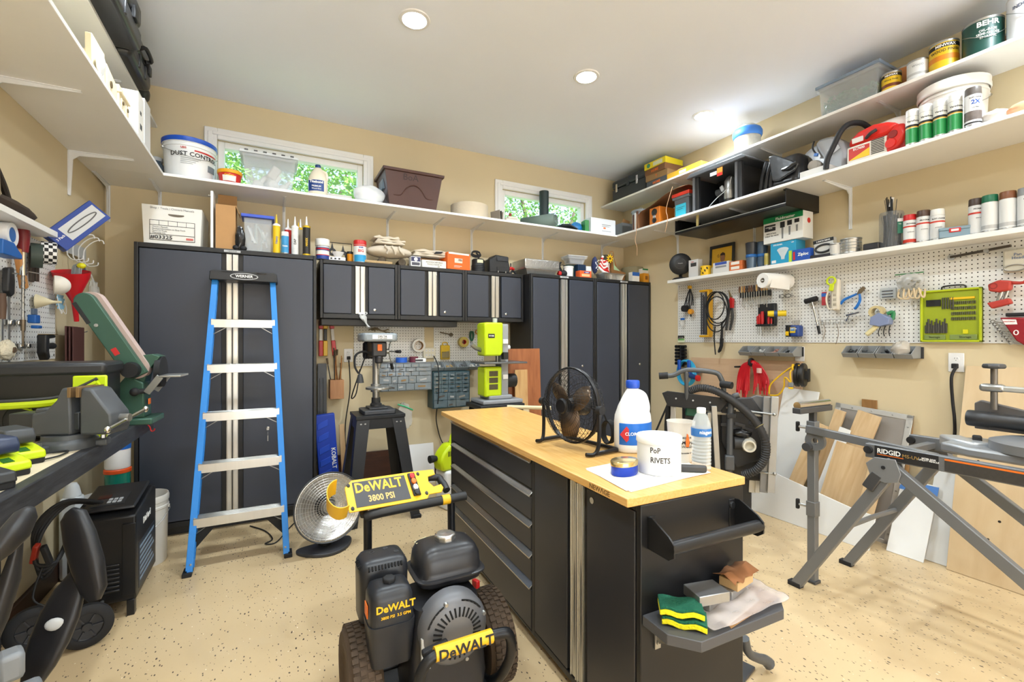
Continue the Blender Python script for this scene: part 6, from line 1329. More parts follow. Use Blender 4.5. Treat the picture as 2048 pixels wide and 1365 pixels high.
t = T('sunflower_cloth', 'yellow and black sunflower cloth on top of the flag', 'cloth', (xu(1216,3.90), 3.93, ZT+.245)); B().sph((0,0,.0), (.075,.05,.05), 16, 10, jit=.1).o('cloth', mat('#3a3626',.8,var=.4,vs=30), t, sub=1)
for k in range(9): a = PI*2*k/9; B().obox((.03*math.cos(a)+.01,-.05,.03*math.sin(a)),(.032,.003,.012),(0,-math.degrees(a),0)).o('petal', YEL, t)
B().lathe([(0,-.055),(.014,-.054),(.014,-.05),(0,-.05)], c=(.01,0,0), n=16, ax='y').o('flower_centre', mat('#5a3a1c',.8), t)
t = T('paper_bag', 'torn brown paper bag with a pale green inside behind the flag', 'bag', (xu(1240,3.86)+.03, 3.97, ZT)); B().prism([(-.07,.07),(.12,.07),(.125,.12),(.07,.13),(.0,.17),(-.05,.30),(-.075,.30),(-.085,.14)], -.03, .0, 'y').o('bag', mat('#a9794a',.85,var=.2), t, bev=.008); B().prism([(-.055,.28),(-.04,.19),(.04,.13),(-.05,.14)], -.033, -.03, 'y').o('green_lining', mat('#bfe0b4',.6), t); B().tube([(-.08,-.015,.28),(-.09,-.015,.33),(-.05,-.015,.34),(-.04,-.015,.28)], .007, 6, sm=4).o('twist_handle', CARD, t); B().box(-.03,.11,-.028,.0,0,.07).o('base', mat('#a9794a',.85), t)
t = T('round_hat_box', 'round khaki drum at the corner end of the right cabinet', 'drum', (xu(1270,3.97), 4.0, ZT)); B().lathe([(0,0),(.13,0),(.135,.01),(.135,.17),(.128,.19),(.06,.205),(0,.208)], n=32).o('drum', mat('#8f8668',.75,var=.1), t); B().lathe([(.1355,.10),(.1355,.15)], n=8, cap=False, a0=255, a1=275).o('sticker', PAPER, t)
t = carton('small blue and white box at the corner end of the right cabinet', ct(1268, 3.79), 0, .10, .06, .10, mat('#e4e4e0',.5), [], [(-.05,.05,.06,.10,mat('#2a62b4',.45))], tape=False)
t = carton('amber box with a printed square beside the blue and white box', ct(1288, 3.80), 0, .075, .07, .10, mat('#d9921f',.5), [], [(-.015,.02,.03,.07,mat('#8a5418',.5))], tape=False)
t = carton('white and green box standing on the amber box', ct(1287, 3.83, ZT+.1015), 0, .085, .06, .055, PAPER, [], [(-.042,.042,.038,.055,GREEN)], tape=False)
# ================================================================ LEFT SHELVES
def L2(Y, X=-.80): return (X, Y, ZS)
t = T('plastic_bag', 'white plastic sack at the near end of the left shelf', 'bag', L2(1.95, -.80), 90); B().sph((0,0,.09), (.13,.10,.09), 18, 12, jit=.1).o('film', mat('#e9e9e8',.4,bump=.4,bs=20), t, sub=1)
CRM = mat('#e4d6b4', .6, var=.06)
t = T('wooden_bowl', 'upturned cream painted bowl on the left shelf', 'bowl', L2(2.38, -.79), 90); B().lathe([(.12,0),(.118,.02),(.10,.065),(.06,.10),(.02,.11),(0,.11)], n=32).o('bowl', CRM, t)
t = T('craft_board', 'cream wooden panel with a tied ribbon standing on the left shelf', 'panel', L2(2.68, -.70), 90)
B().box(-.10,.07,-.012,.012,0,.20).o('panel', CRM, t, bev=.003); B().sph((-.06,-.03,.09), (.03,.015,.05), 12, 8, jit=.1).tube([(-.03,-.02,.15),(-.02,-.03,.12),(-.05,-.03,.07)], .008, 6, sm=3).o('ribbon', WPL, t); B().box(-.05,.05,.012,.12,0,.15).o('rear_block', CRM, t)
t = T('birdhouse', 'cream birdhouse front with a round hole on the left shelf', 'birdhouse', L2(2.87, -.72), 90); B().prism([(-.08,0),(.08,0),(.08,.15),(-.08,.18)], -.03, .10, 'y').o('box', CRM, t, bev=.003); B().lathe([(0,-.034),(.016,-.034),(.016,-.030),(0,-.030)], c=(-.02,0,.11), n=18, ax='y').o('entry_hole', mat('#5b4a2c',.8), t)
for k, lab in enumerate(('cream birdhouse with stepped trim, left of its twin on the left shelf', 'cream birdhouse with stepped trim nearest the white cartons')):
    t = T('birdhouse', lab, 'birdhouse', L2(3.0+.085*k, -.715), 90, 'small cream birdhouses'); B().box(-.038,.038,-.03,.10,0,.17-.01*k).box(-.042,.042,-.04,.10,.13,.14).box(-.02,.02,-.036,-.03,.06,.11).o('box', CRM, t, bev=.003); B().lathe([(0,-.040),(.010,-.040),(.010,-.036),(0,-.036)], c=(0,0,.09), n=14, ax='y').o('entry_hole', mat('#5b4a2c',.8), t)
carton('narrow white printed carton on the left shelf next to the birdhouses', L2(3.22, -.73), 90, .12, .16, .24, PAPER, [], [(-.02,.02,.05,.08,DGREY),(-.02,.01,.13,.15,DGREY)], name='carton')
carton('taller grey-white carton at the far end of the left shelf', L2(3.40, -.745), 90, .14, .18, .28, mat('#d5d4d2',.6), [])
ZU = 2.9005
CSB = mat('#212124', .32, var=.15)
def hardcase(label, Y0, Y1, xf, h):
    t = T('hard_case', label, 'case', (-.90, (Y0+Y1)/2, ZU), 90, 'black hard cases on the top left shelf'); w = Y1-Y0; d0, d1 = -(xf+.90), .13
    B().box(-w/2,w/2,d0,d1,0,h*.48).o('lower_shell', CSB, t, bev=.03, seg=3); B().box(-w/2,w/2,d0,d1,h*.5,h).o('upper_shell', CSB, t, bev=.03, seg=3)
    B().tube([(-.07,d0,h*.55),(-.07,d0-.03,h*.6),(.07,d0-.03,h*.6),(.07,d0,h*.55)], .011, 8, sm=4).o('handle', BLACK, t)
    for x in (-w*.33, w*.33): B().box(x-.03,x+.03,d0-.012,d0+.01,h*.36,h*.64).o('latch', BLACK, t, bev=.005)
    for x in (-w*.15, w*.15): B().box(x-.012,x+.012,d0-.006,d0+.02,h*.06,h*.42).o('rib', CSB, t, bev=.004)
hardcase('large glossy black hard case on the top left shelf', 2.25, 3.2, -.64, .25)
hardcase('smaller black hard case further along the top left shelf', 3.23, 3.68, -.69, .22)
t = T('black_bag', 'small black bag at the far end of the top left shelf', 'bag', (-.85, 3.88, ZU), 90); B().sph((0,0,.075), (.12,.12,.075), 16, 10, jit=.06).o('bag', mat('#1a1a1c',.5), t, sub=1); B().tube([(-.05,-.05,.13),(0,-.07,.16),(.05,-.05,.13)], .008, 6, sm=4).o('strap', RUB, t)

# ================================================================ RIGHT TOP SHELF
ZR = 2.8655
def rt(u, X=3.50, Xf=3.38, z=ZR): return (X, yu(u, Xf), z)
def Yr(u, Xf=3.38): return yu(u, Xf)
y0, y1 = Yr(1222), Yr(1288); t = T('tool_box', 'dark blue-grey metal toolbox in the corner of the top right shelf', 'toolbox', (3.52, (y0+y1)/2, ZR), -90); w = y0-y1
TB = mat('#2f343c', .45); B().box(-w/2,w/2,-.12,.12,0,.14).o('base', TB, t, bev=.008); B().box(-w/2-.004,w/2+.004,-.125,.125,.145,.235).o('lid', TB, t, bev=.02)
for x in (-w*.34, w*.28): B().box(x-.014,x+.014,-.135,-.12,.10,.19).o('latch', CHROME, t, bev=.003)
B().box(-.02,.02,-.13,-.12,.12,.17).o('hasp', TB, t, bev=.003); B().torus((w/2+.01,-.06,.05), .025, .004, 'x', 16, 6).o('ring_pull', CHROME, t)
y0, y1 = Yr(1290), Yr(1331); yc = (y0+y1)/2; w = y0-y1
for k, (m_, lab, s) in enumerate(((mat('#4a4e56',.5), 'bottom grey flooring carton of the stack on the top right shelf', 'HOME'), (mat('#8a6a42',.6), 'brown torn carton second from the bottom of the stack', 'T'), (mat('#7a5230',.6), 'brown carton under the yellow one on the top right shelf', 'HOME'), (mat('#e5d21c',.5), 'bright yellow carton on top of the stack', ''))):
    t = carton(lab, (3.51, yc+.01*(k-1.5), ZR+.0635*k), -90+(0,3,-2,2)[k], w, .25, .0625, m_, [(s, .035, 0, .030, ORANGE, .02)] if s else [], [] if s else [(-.02,.10,.012,.05,mat('#d8dcc0',.5))], tape=False, group='cartons stacked on the top right shelf')
    if not s: B().lathe([(0,-.002),(.022,-.002),(.022,0),(0,0)], c=(-.08,-.125,.032), n=22, ax='y').o('round_mark', mat('#3c8a6a',.5), t)
y0, y1 = Yr(1334), Yr(1402); w = y0-y1
t = T('open_tray_carton', 'open shallow yellow carton with a cable spool on the top right shelf', 'carton', (3.50, (y0+y1)/2, ZR), -90); B().tub((-w/2,w/2,-.12,.1),(-w/2,w/2,-.12,.1),0,.055,.003).o('tray', mat('#e0ad30',.55), t); B().lathe([(.03,.008),(.07,.008),(.07,.075),(.03,.075),(.03,.008)], c=(-.07,-.02,0), n=26).o('spool', mat('#c9bfa4',.6), t); B().obox((.06,-.02,.035),(.12,.12,.02),(0,6,10)).o('contents', DGREY, t); B().box(-.05,.03,-.1205,-.12,.015,.04).o('label', PAPER, t)
t = T('wrapped_pail', 'can wrapped in newspaper and blue tape on the top right shelf', 'can', rt(1476)); NEWS = mat('#b9b6ab', .8, var=.35, vs=24)
B().lathe([(0,0),(.092,0),(.097,.05),(.102,.15)], n=22).o('newspaper', NEWS, t); B().sph((0,0,.16), (.105,.105,.085), 20, 10, -5, 90, jit=.05).o('wrapped_top', NEWS, t); B().lathe([(.103,.13),(.111,.15),(.112,.175),(.100,.20)], n=22, cap=False).o('blue_tape', mat('#3a78c8',.6), t, sol=.003)
y0, y1 = Yr(1636), Yr(1754); w = y0-y1
t = tote('clear_tote', 'clear tote half full of green glass on the top right shelf', (3.53, (y0+y1)/2, ZR), -90, w, .28, .20, FROST, mat('#8fa3bd',.4,alpha=.75), tap=.93)
b = B(); rd = random.Random(3)
for k in range(700):
    x, y = rd.uniform(-w*.44,w*.44), rd.uniform(-.115,.115); zt = .13-.05*(x/w)**2-.02*math.sin(x*14)+.10*x; b.obox((x,y,rd.uniform(.012,max(.03,zt))),(.03,.022,.004),(rd.uniform(-60,60),rd.uniform(-60,60),rd.uniform(0,180)))
b.o('green_glass', mat('#0a7d5a',.2,var=.3,vs=20), t)['kind'] = 'stuff'
MW = mat('#e8c01a',.4); 
t = can('small yellow wood stain can nearest the clear tote', rt(1783, 3.45, 3.45), .050, .125, MW, STEEL, rz=-70, texts=[('MINWAX', .016, .100, WINK, .03), ('Wood Finish', .014, .072, INK, 0)], bands=[(.092,.110,INK),(.03,.05,mat('#7a3a18',.5))])
t = can('orange and brown paint can behind the small yellow one', rt(1812, 3.60, 3.60), .078, .185, mat('#b5702a',.4,var=.3,vs=9), STEEL, rz=-70, texts=[])
t = can('white labelled wood filler can between the yellow cans', rt(1836, 3.44, 3.44), .052, .125, mat('#dfe2e4',.4), STEEL, rz=-70, texts=[('WOOD', .016, .085, mat('#8a8f96',.6,var=0), 0), ], bands=[(.03,.045,LGREY)])
t = can('larger yellow wood finish can on the top right shelf', rt(1888, 3.46, 3.46), .066, .168, MW, STEEL, rz=-65, texts=[('MINWAX', .022, .138, WINK, .03), ('WOOD FINISH', .021, .108, INK, .01)], bands=[(.127,.150,INK),(.055,.085,mat('#e08a1c',.5))])
t = can('large dark green enamel paint can on the top right shelf', rt(1966, 3.47, 3.47), .084, .19, mat('#12453c',.4), STEEL, rz=-60, handle=True, texts=[('BEHR', .038, .155, WINK, .03), ('OIL-BASE', .018, .118, WINK, .01), ('SEMI-GLOSS', .018, .10, WINK, .01), ('ENAMEL', .018, .082, WINK, .01)])
t = can('small brown can between the green can and the white pail', rt(2022, 3.62, 3.62), .045, .14, mat('#b5762c',.4), STEEL, rz=-60)
t = can('white industrial paint pail at the right edge of the top shelf', (3.48, yu(2062, 3.48), ZR), .088, .24, mat('#e4e6ea',.4), WPL, rz=-62, handle=True, texts=[('INDUSTRIAL', .024, .17, mat('#45506a',.5,var=0), .01, -.3), ])

# ================================================================ RIGHT MIDDLE SHELF
def rm(u, X=3.45, Xf=3.27, z=ZS): return (X, yu(u, Xf), z)
t = T('galvanized_can', 'small galvanized lidded bin in the corner of the middle right shelf', 'bin', (3.40, 3.60, ZS), -60); pr = [(0,0),(.082,0)]
for k in range(8): pr += [(.084+.0005*k,.01+.023*k),(.080+.0005*k,.02+.023*k)]
B().lathe(pr+[(.088,.20),(.091,.205),(.091,.215)], n=40).o('body', mat('#9fa8b0',.35,.7), t); B().lathe([(.096,.205),(.098,.215),(.09,.228),(.04,.24),(0,.242)], n=36).o('lid', mat('#9fa8b0',.35,.7), t); B().torus((0,0,.245), .02, .003, 'y', 16, 6).o('lid_handle', STEEL, t)
BRW = wood('#4c2a1a','#6b3f28',5,(6,1,1))
t = T('veneer_offcuts', 'brown and white veneer offcuts standing beside the galvanized bin', 'offcuts', (3.29, 3.555, ZS), -90)
for k, m_ in enumerate((BRW, WPL, BRW)): B().box(-.035+.025*k,-.013+.025*k,-.006,.006,0,.17+.012*k).o('offcut', m_, t, bev=.001)
t = T('leather_apron', 'brown leather apron draped over the speaker and red lidded tote', 'apron', (3.44, 3.22, ZS), -90)
vs = []; fs = []; n = 16; prof = [(-.27,.0),(-.268,.09),(-.26,.165),(-.20,.185),(-.10,.20),(.0,.232),(.10,.262),(.22,.290),(.33,.275)]
for x, z in prof:
    for j in range(7): y = -.19+.30*j/6; vs.append((x+.012*math.sin(j*1.3), y, z+.006*math.sin(j*2+x*20)+(0 if j else -.02)))
for i in range(len(prof)-1):
    for j in range(6): a = i*7+j; fs.append((a,a+1,a+8,a+7))
B().add(vs, fs).o('hide', mat('#7a5130',.75,var=.25,vs=5), t, sol=.004, sub=1, ang=80)
B().tube([(-.262,-.20,.15),(-.262,-.205,.03),(-.25,-.22,-.05),(-.27,-.215,-.12),(-.245,-.215,-.19),(-.25,-.21,-.27)], .0024, 6, sm=6).o('hanging_cord', mat('#c69a76',.8), t); B().tube([(.20,-.20,.285),(.14,-.215,.10),(.16,-.22,.0),(.13,-.22,-.12)], .0024, 6, sm=6).o('hanging_strap', mat('#c69a76',.8), t)
y0, y1 = Yr(1299,3.27), Yr(1319,3.27); t = T('bookshelf_speaker', 'small orange bookshelf speaker on the middle right shelf', 'speaker', (3.37, (y0+y1)/2, ZS), -90); w = y0-y1
B().box(-w/2,w/2,-.10,.10,0,.165).o('cabinet', mat('#c8701c',.45), t, bev=.003)
for z, r in ((.118,.034),(.075,.016),(.04,.026)): B().lathe([(0,-.104),(r*.4,-.103),(r*.85,-.101),(r,-.105),(r,-.10)], c=(0,0,z), n=22, ax='y').o('driver', LGREY if r < .02 else BLACK, t)
y0, y1 = Yr(1347,3.27), Yr(1376,3.27); t = tote('red_lid_tote', 'grey tote with a red lid and cyan label on the middle right shelf', (3.40, (y0+y1)/2, ZS), -90, y0-y1, .24, .185, mat('#6a6d72',.4,alpha=.8), mat('#c8321f',.4), tap=.92, lidh=.03); w = y0-y1
B().box(-w*.4,w*.3,-.122,-.118,.015,.115).o('cyan_label', mat('#35b4cc',.5), t); B().box(-w*.34,w*.24,-.1228,-.122,.085,.088).box(-w*.34,w*.1,-.1228,-.122,.07,.073).o('written_line', INK, t)
y0, y1 = Yr(1388,3.27), Yr(1484,3.27); w = y0-y1; rtb = T('router_table', 'black benchtop router table with a silver router on the middle right shelf', 'router table', (3.44, (y0+y1)/2, ZS), -90)
BPL = mat('#1b1c1f',.5); B().prism([(-w/2-.06,.31),(-w/2-.02,.335),(w/2+.02,.335),(w/2+.05,.31),(w/2+.05,.30),(-w/2-.06,.30)], -.20, .18, 'y').o('table_top', mat('#5a5c60',.4,.3), rtb, bev=.006)
for x in (-w/2, w/2-.05): B().prism([(x-.01,0),(x+.05,0),(x+.045,.30),(x,.30)], -.17, -.14, 'y').prism([(x-.01,0),(x+.05,0),(x+.045,.30),(x,.30)], .12, .15, 'y').box(x+.01,x+.03,-.15,.14,.03,.28).o('side_panel', BPL, rtb, bev=.004)
for x in (-w/2, w/2-.05): B().box(x-.008,x+.012,-.178,-.168,.0,.30).o('edge_strip', mat('#6a6c70',.4), rtb)
B().box(-w/2+.04,w/2-.05,.10,.12,.0,.30).o('back_panel', mat('#0e0e10',.6), rtb)
B().lathe([(0,.04),(.045,.04),(.05,.06),(.05,.12),(.045,.125),(.045,.20),(.03,.225),(.012,.24),(0,.24)], c=(.06,-.08,0), n=24).o('router_body', STEEL, rtb); B().lathe([(.047,.02),(.047,.06),(0,.06)], c=(.06,-.08,0), n=20).o('router_base', BLACK, rtb); B().obox((.0,-.10,.15),(.03,.02,.05),(0,-25,0)).o('router_knob', LGREY, rtb, bev=.005)
B().lathe([(0,-.03),(.03,-.03),(.03,.03),(0,.03)], c=(-.05,-.06,.14), n=18, ax='x').o('motor_cap', DGREY, rtb); B().box(.03,.08,-.205,-.20,.225,.29).o('hang_tag', mat('#d98a2a',.5), rtb); B().box(.03,.08,-.2052,-.2045,.225,.25).o('hang_tag_foot', RED, rtb); B().box(-.04,.025,-.202,-.199,.245,.275).o('label', LGREY, rtb)
B().tube([(-.10,-.14,.02),(.0,-.17,.06),(.10,-.16,.12),(.13,-.16,.2)], .003, 6, sm=5).o('cord', LGREY, rtb)
y0, y1 = Yr(1506,3.27), Yr(1590,3.27); w = y0-y1; t = T('leather_bag', 'soft black leather bag on the middle right shelf', 'bag', (3.46, (y0+y1)/2, ZS), -90); LE = mat('#1d1d1f',.28,var=.3,vs=8,bump=.3,bs=14)
b = B(); b.fr((-w/2,w/2,-.16,.16),(-w/2+.03,w/2-.02,-.10,.12),0,.25); b.o('body', LE, t, bev=.05, seg=4); B().prism([(-.02,.06),(.03,.05),(.15,.09),(.17,.13),(.12,.17),(.0,.25),(-.05,.255)], -.172, -.15, 'y').o('flap', LE, t, bev=.008)
for x in (-w*.38,-w*.25,-w*.14): B().tube([(x,-.15,.01),(x+.01,-.145,.12),(x+.02,-.11,.24)], .016, 8, sm=4).o('fold', LE, t)
B().tube([(.06,-.172,.12),(.11,-.19,.115),(.16,-.175,.14)], .012, 8, sm=4).o('buckle_strap', LE, t)
carton('low white carton in front of the circular blade guard', rm(1626, 3.34, 3.27), -90, Yr(1600,3.27)-Yr(1658,3.27), .12, .055, mat('#dcdbd8',.5), [], tape=False)
t = T('circular_saw', 'grey guarded circular saw with a clear dark disc on the middle right shelf', 'saw', (3.50, yu(1648, 3.45), ZS), -90)
B().lathe([(0,-.012),(.135,-.012),(.14,0),(.135,.012),(0,.012)], c=(-.045,-.03,.14), n=40, ax='y').o('blade_guard', mat('#6e6a66',.2,alpha=.75), t)
B().lathe([(0,-.05),(.035,-.05),(.04,-.012),(0,-.012)], c=(-.06,-.03,.13), n=22, ax='y').o('hub', mat('#b5aea2',.5), t)
B().prism([(-.03,0),(.13,0),(.14,.16),(.12,.24),(.06,.30),(-.03,.31),(-.06,.28),(.0,.16)], -.06, .10, 'y').o('housing', mat('#a3a5a8',.45), t, bev=.02); B().obox((.07,-.064,.20),(.07,.004,.05),(0,-25,0)).o('label', LGREY, t)
B().tube([(-.055,-.07,.30),(-.06,-.08,.25),(-.035,-.08,.20)], .006, 6, sm=4).o('cable', RUB, t); B().obox((-.035,-.082,.195),(.025,.012,.02),(0,20,0)).o('blue_clip', BLUE, t)
tag(B().tube([at(1652,338,X=3.27),at(1655,318,X=3.27),at(1668,290,X=3.28),at(1682,262,X=3.30),at(1700,247,X=3.36),at(1725,247,X=3.45),at(1745,262,X=3.52)], .017, 12, sm=6).o('black_hose', RUB), 'black hose arching between the grey saw and the red saw', 'hose')
y0, y1 = Yr(1692,3.27), Yr(1800,3.27); w = y0-y1; t = T('chainsaw', 'red and white powered cut-off saw on the middle right shelf', 'chainsaw', (3.43, (y0+y1)/2, ZS), -90); CR = mat('#d8261c',.3)
B().prism([(-w/2,.0),(w*.28,.0),(w*.28,.115),(-w/2,.115)], -.155, .10, 'y').o('base_housing', mat('#e6e1d6',.45), t, bev=.01)
b = B()
for k in range(9): b.box(-w*.02,w*.22,-.158,-.154,.025+.010*k,.029+.010*k)
b.o('vent', INK, t)['kind'] = 'stuff'
B().prism([(-w/2,.115),(w*.30,.115),(w*.45,.17),(w*.25,.20),(.0,.215),(-w*.30,.20),(-w/2+.01,.165)], -.15, .08, 'y').o('top_shell', CR, t, bev=.025, seg=3)
B().prism([(w*.24,.0),(w*.50,.03),(w*.62,.09),(w*.55,.16),(w*.38,.16),(w*.24,.11)], -.16, -.01, 'y').o('rear_shell', CR, t, bev=.02); B().lathe([(0,-.165),(.022,-.165),(.024,-.158),(0,-.158)], c=(w*.38,0,.105), n=18, ax='y').o('cap', mat('#8c1a14',.4), t); B().lathe([(0,-.168),(.026,-.168),(.03,-.158),(0,-.158)], c=(w*.34,0,.055), n=18, ax='y').o('fuel_cap', CR, t)
B().cyl((w*.5,-.06,.13),(w*.64,-.06,.13),.018).o('bar', RUB, t); B().sph((w*.05,.06,.215), (.15,.07,.07), 20, 10).o('white_tank', mat('#e4e2dc',.35), t)
lb = B().box(-w*.45,-w*.05,-.1565,-.1545,.025,.10).o('name_plate', mat('#c62a1e',.4), t); B().prism([(-w*.45,.025),(-w*.05,.025),(-w*.05,.075)], -.1572, -.1566, 'y').o('yellow_swoosh', YEL, t); txt('EC7600', .02, WINK, lb, (-w*.25,-.158,.088), bold=.02)
B().tube([(-w*.12,-.15,.14),(-w*.0,-.175,.15),(w*.08,-.16,.165)], .010, 8, sm=4).o('starter_grip', BLACK, t); B().obox((-w*.28,-.153,.145),(.06,.008,.03),(12,0,0)).o('white_label', WPL, t)
VG1, VG2 = mat('#1e8a46',.35,var=.15), mat('#e6e8e4',.4)
for k, u in enumerate((1825, 1850, 1880, 1910)):
    spray(('first','second','third','fourth')[k]+' green and white varnish spray can from the red saw', (3.275, 1.266-.0625*k, ZS), mat('#eceeee',.35), VG2, rz=-58, group='green and white varnish spray cans', h=.205, r=.0305, texts=[('Varathane', .0145, .66, INK, .01)], bands=[(.05,.46,VG1),(.50,.56,INK),(.47,.50,mat('#e0b030',.4))])
t = spray('white spray can lettered 2X with a grey-brown cap', (3.275, yu(1946, 3.275), ZS), mat('#5b5450',.4), mat('#e6e8ec',.4), rz=-55, h=.205, r=.034, texts=[('RUST-OLEUM', .0085, .72, INK, .01), ('2X', .03, .60, mat('#1d4fa8',.4,var=0), .03), ('ULTRA', .009, .46, INK, .01)], bands=[(.15,.38,mat('#6a605c',.5,var=.4,vs=30)),(.06,.10,INK)])
t = pail('nested_bucket', 'large nested white plastic buckets behind the varnish spray cans', (3.53, yu(1906, 3.53), ZS), .148, .345, mat('#e9e6de',.35), rz=-60); B().lathe([(.155,.30),(.158,.31),(.158,.325),(.155,.33),(.157,.355),(.15,.36)], n=36, cap=False).o('second_rim', mat('#efece6',.35), t, sol=.004)
for u, X, lab, m_ in ((1992,3.33,'crumpled printed paper wad on the middle right shelf','#d8cfc6'),(2046,3.33,'crumpled orange and white rag at the right edge','#d9a07a')):
    t = T('crumpled_rag', lab, 'rag', (X, yu(u, X), ZS)); B().sph((0,0,.035), (.06,.06,.038), 14, 9, jit=.16).o('cloth', mat(m_,.8,var=.35,vs=26), t, sub=1)
y0, y1 = yu(1350,3.28), yu(1572,3.28); t = T('under_shelf_tray', 'black metal tray hung under the middle right shelf', 'tray', (0, 0, 2.288))
b = B().box(3.28,XR-.004,y1,y0,0,.004).box(3.28,3.285,y1,y0,0,.022).box(XR-.008,XR-.004,y1,y0,0,.127).box(3.28,XR-.004,y1,y1+.004,0,.127).box(3.28,XR-.004,y0-.004,y0,0,.127); b.o('pan', mat('#161618',.35,.2), t, bev=.001)
B().box(3.276,3.28,y1,y0,.018,.024).o('front_lip', STEEL, t)
for y in (y0-.02, y1+.02): B().box(3.30,3.66,y-.012,y+.012,.122,.1285).o('mounting_flange', mat('#161618',.35,.2), t)
B().box(3.3,3.31,y0-.24,y0-.22,.02,.127).o('paper_tag', mat('#b8a66a',.6), t)

# ================================================================ RIGHT LOWER SHELF
ZL = 1.9155
def rl(u, X=3.57, Xf=None, dz=0): return (X, yu(u, Xf or X), ZL+dz)
def rw(u0, u1, X): return yu(u0, X)-yu(u1, X)
t = T('desk_fan', 'small black desk fan on the lowest right shelf', 'fan', rl(1361, 3.58), -50); B().lathe([(0,0),(.075,0),(.078,.008),(.06,.02),(0,.022)], n=28).o('base', RUB, t); B().tube([(0,.01,.02),(0,.02,.06),(0,.02,.11)], .016, 8).o('neck', RUB, t)
B().lathe([(.102,.02),(.106,-.0),(.104,-.03),(.085,-.042),(.04,-.048),(0,-.05)], c=(0,0,.155), n=32, ax='y').o('housing', mat('#1a1a1c',.45), t)
for r in (.05,.07,.09): B().torus((0,-.046+.012*(r-.05)/.04,.155), r, .0025, 'y', 28, 5).o('grille_ring', mat('#303034',.4), t)
for k in range(8): a = 2*PI*k/8; B().bar((.03*math.cos(a),-.050,.155+.03*math.sin(a)),(.098*math.cos(a+.3),-.032,.155+.098*math.sin(a+.3)),.003).o('grille_rib', mat('#303034',.4), t)
txt('Honeywell', .010, WINK, t, (0,-.0515,.157))
carton('upright white and grey parts box beside the desk fan', rl(1391, 3.56), -90, rw(1381,1400,3.54), .06, .165, mat('#d4d4d4',.4), [('Steel', .014, -.01, .145, RED, .02)], [(-.03,.035,.10,.135,DGREY)], tape=False)
t = T('warning_tape_roll', 'yellow printed caution tape roll on the lowest right shelf', 'tape', rl(1412, 3.555), -90); B().lathe([(.02,0),(.048,0),(.048,.088),(.02,.088),(.02,0)], n=28).o('tape', YEL, t)
for k in range(6): a = R(210+k*22); B().obox((.0485*math.cos(a),.0485*math.sin(a),.02+.022*(k%3)),(.002,.012,.02),(20,0,math.degrees(a))).o('print_mark', mat('#3a3210',.6), t)
t = T('spice_tin', 'small tan tin right of the caution tape roll', 'tin', rl(1427, 3.57)); B().lathe([(0,0),(.022,0),(.022,.06),(.018,.065),(0,.065)], n=18).o('tin', mat('#b5a888',.5), t); B().lathe([(.0225,.055),(.0225,.062)], n=18, cap=False).o('rim', STEEL, t)
# framed photograph leaning on the wall
pw_ = rw(1420,1469,3.66); t = T('framed_picture', 'black framed signed portrait with a yellow background on the lowest right shelf', 'picture', (3.655, (yu(1420,3.66)+yu(1469,3.66))/2, ZL), -90, rx=-3); ph = .215; t.scale = (1, 1, 1.32)
b = B()
for a in ((-pw_/2,-pw_/2+.022,0,ph),(pw_/2-.022,pw_/2,0,ph),(-pw_/2+.022,pw_/2-.022,0,.022),(-pw_/2+.022,pw_/2-.022,ph-.022,ph)): b.box(a[0],a[1],-.012,.004,a[2],a[3])
b.o('frame', mat('#1a1716',.4), t, bev=.002); B().box(-pw_/2+.022,pw_/2-.022,-.004,.0,.022,ph-.022).o('print', mat('#d9a81e',.5), t)
B().prism([(-.055,.022),(.06,.022),(.055,.075),(.03,.095),(-.015,.095),(-.045,.075)], -.0052, -.0042, 'y').o('printed_shirt', mat('#c9b6ae',.6), t); B().lathe([(0,-.0052),(.024,-.0052),(.024,-.0042),(0,-.0042)], c=(.008,0,.118), n=20, ax='y', sy=1.25).o('printed_head', mat('#9a6a4a',.6), t); B().prism([(-.020,.120),(-.016,.150),(.008,.160),(.032,.150),(.036,.120),(.028,.138),(-.012,.138)], -.0058, -.0053, 'y').o('printed_hair', mat('#3a261a',.7), t)
B().tube([(-.05,-.0056,.135),(-.035,-.0056,.15),(-.04,-.0056,.125),(-.025,-.0056,.14)], .0012, 4, sm=3).tube([(-.03,-.0058,.04),(.0,-.0058,.07),(.02,-.0058,.045),(.05,-.0058,.075)], .0012, 4, sm=3).o('signature', INK, t)
carton('low white and blue screw box before the framed portrait', rl(1446, 3.545), -90, rw(1430,1462,3.52), .06, .095, mat('#d8d8d6',.45), [], [(-.06,.06,.07,.093,mat('#3c55a8',.4)),(-.055,.055,.045,.062,mat('#8a8c90',.5))], tape=False)
for k, lab in enumerate(('lower orange and white fastener box before the portrait', 'upper orange and white fastener box stacked on its twin')):
    carton(lab, rl(1477, 3.55, dz=.0405*k), -90, rw(1463,1489,3.52), .075, .040, mat('#d2703a',.5), [], [(-.045,.035,.010,.034,PAPER)], tape=False, group='orange fastener boxes')
for k, (u, X) in enumerate(((1503,3.545),(1524,3.60))):
    t = T('tumbler', ('front blue-grey insulated tumbler on the lowest right shelf','rear blue-grey insulated tumbler partly hidden by the gold can')[k], 'tumbler', rl(u, X), 0, 'blue-grey tumblers'); B().lathe([(0,0),(.036,0),(.040,.09),(.041,.095)], n=26).o('lower', mat('#5f7388',.3,.3), t); B().lathe([(.042,.09),(.042,.115)], n=26, cap=False).o('blue_band', mat('#2a6ab0',.4), t, sol=.002); B().lathe([(.041,.11),(.045,.20),(.047,.21),(.044,.215),(0,.205)], n=26).o('upper', mat('#53657a',.3,.3) if k else mat('#2a2d32',.35), t)
spray('thin gold capped spray can before the rear tumbler', rl(1533, 3.525), mat('#b7a95a',.35), mat('#a8994a',.35), h=.10, r=.017)
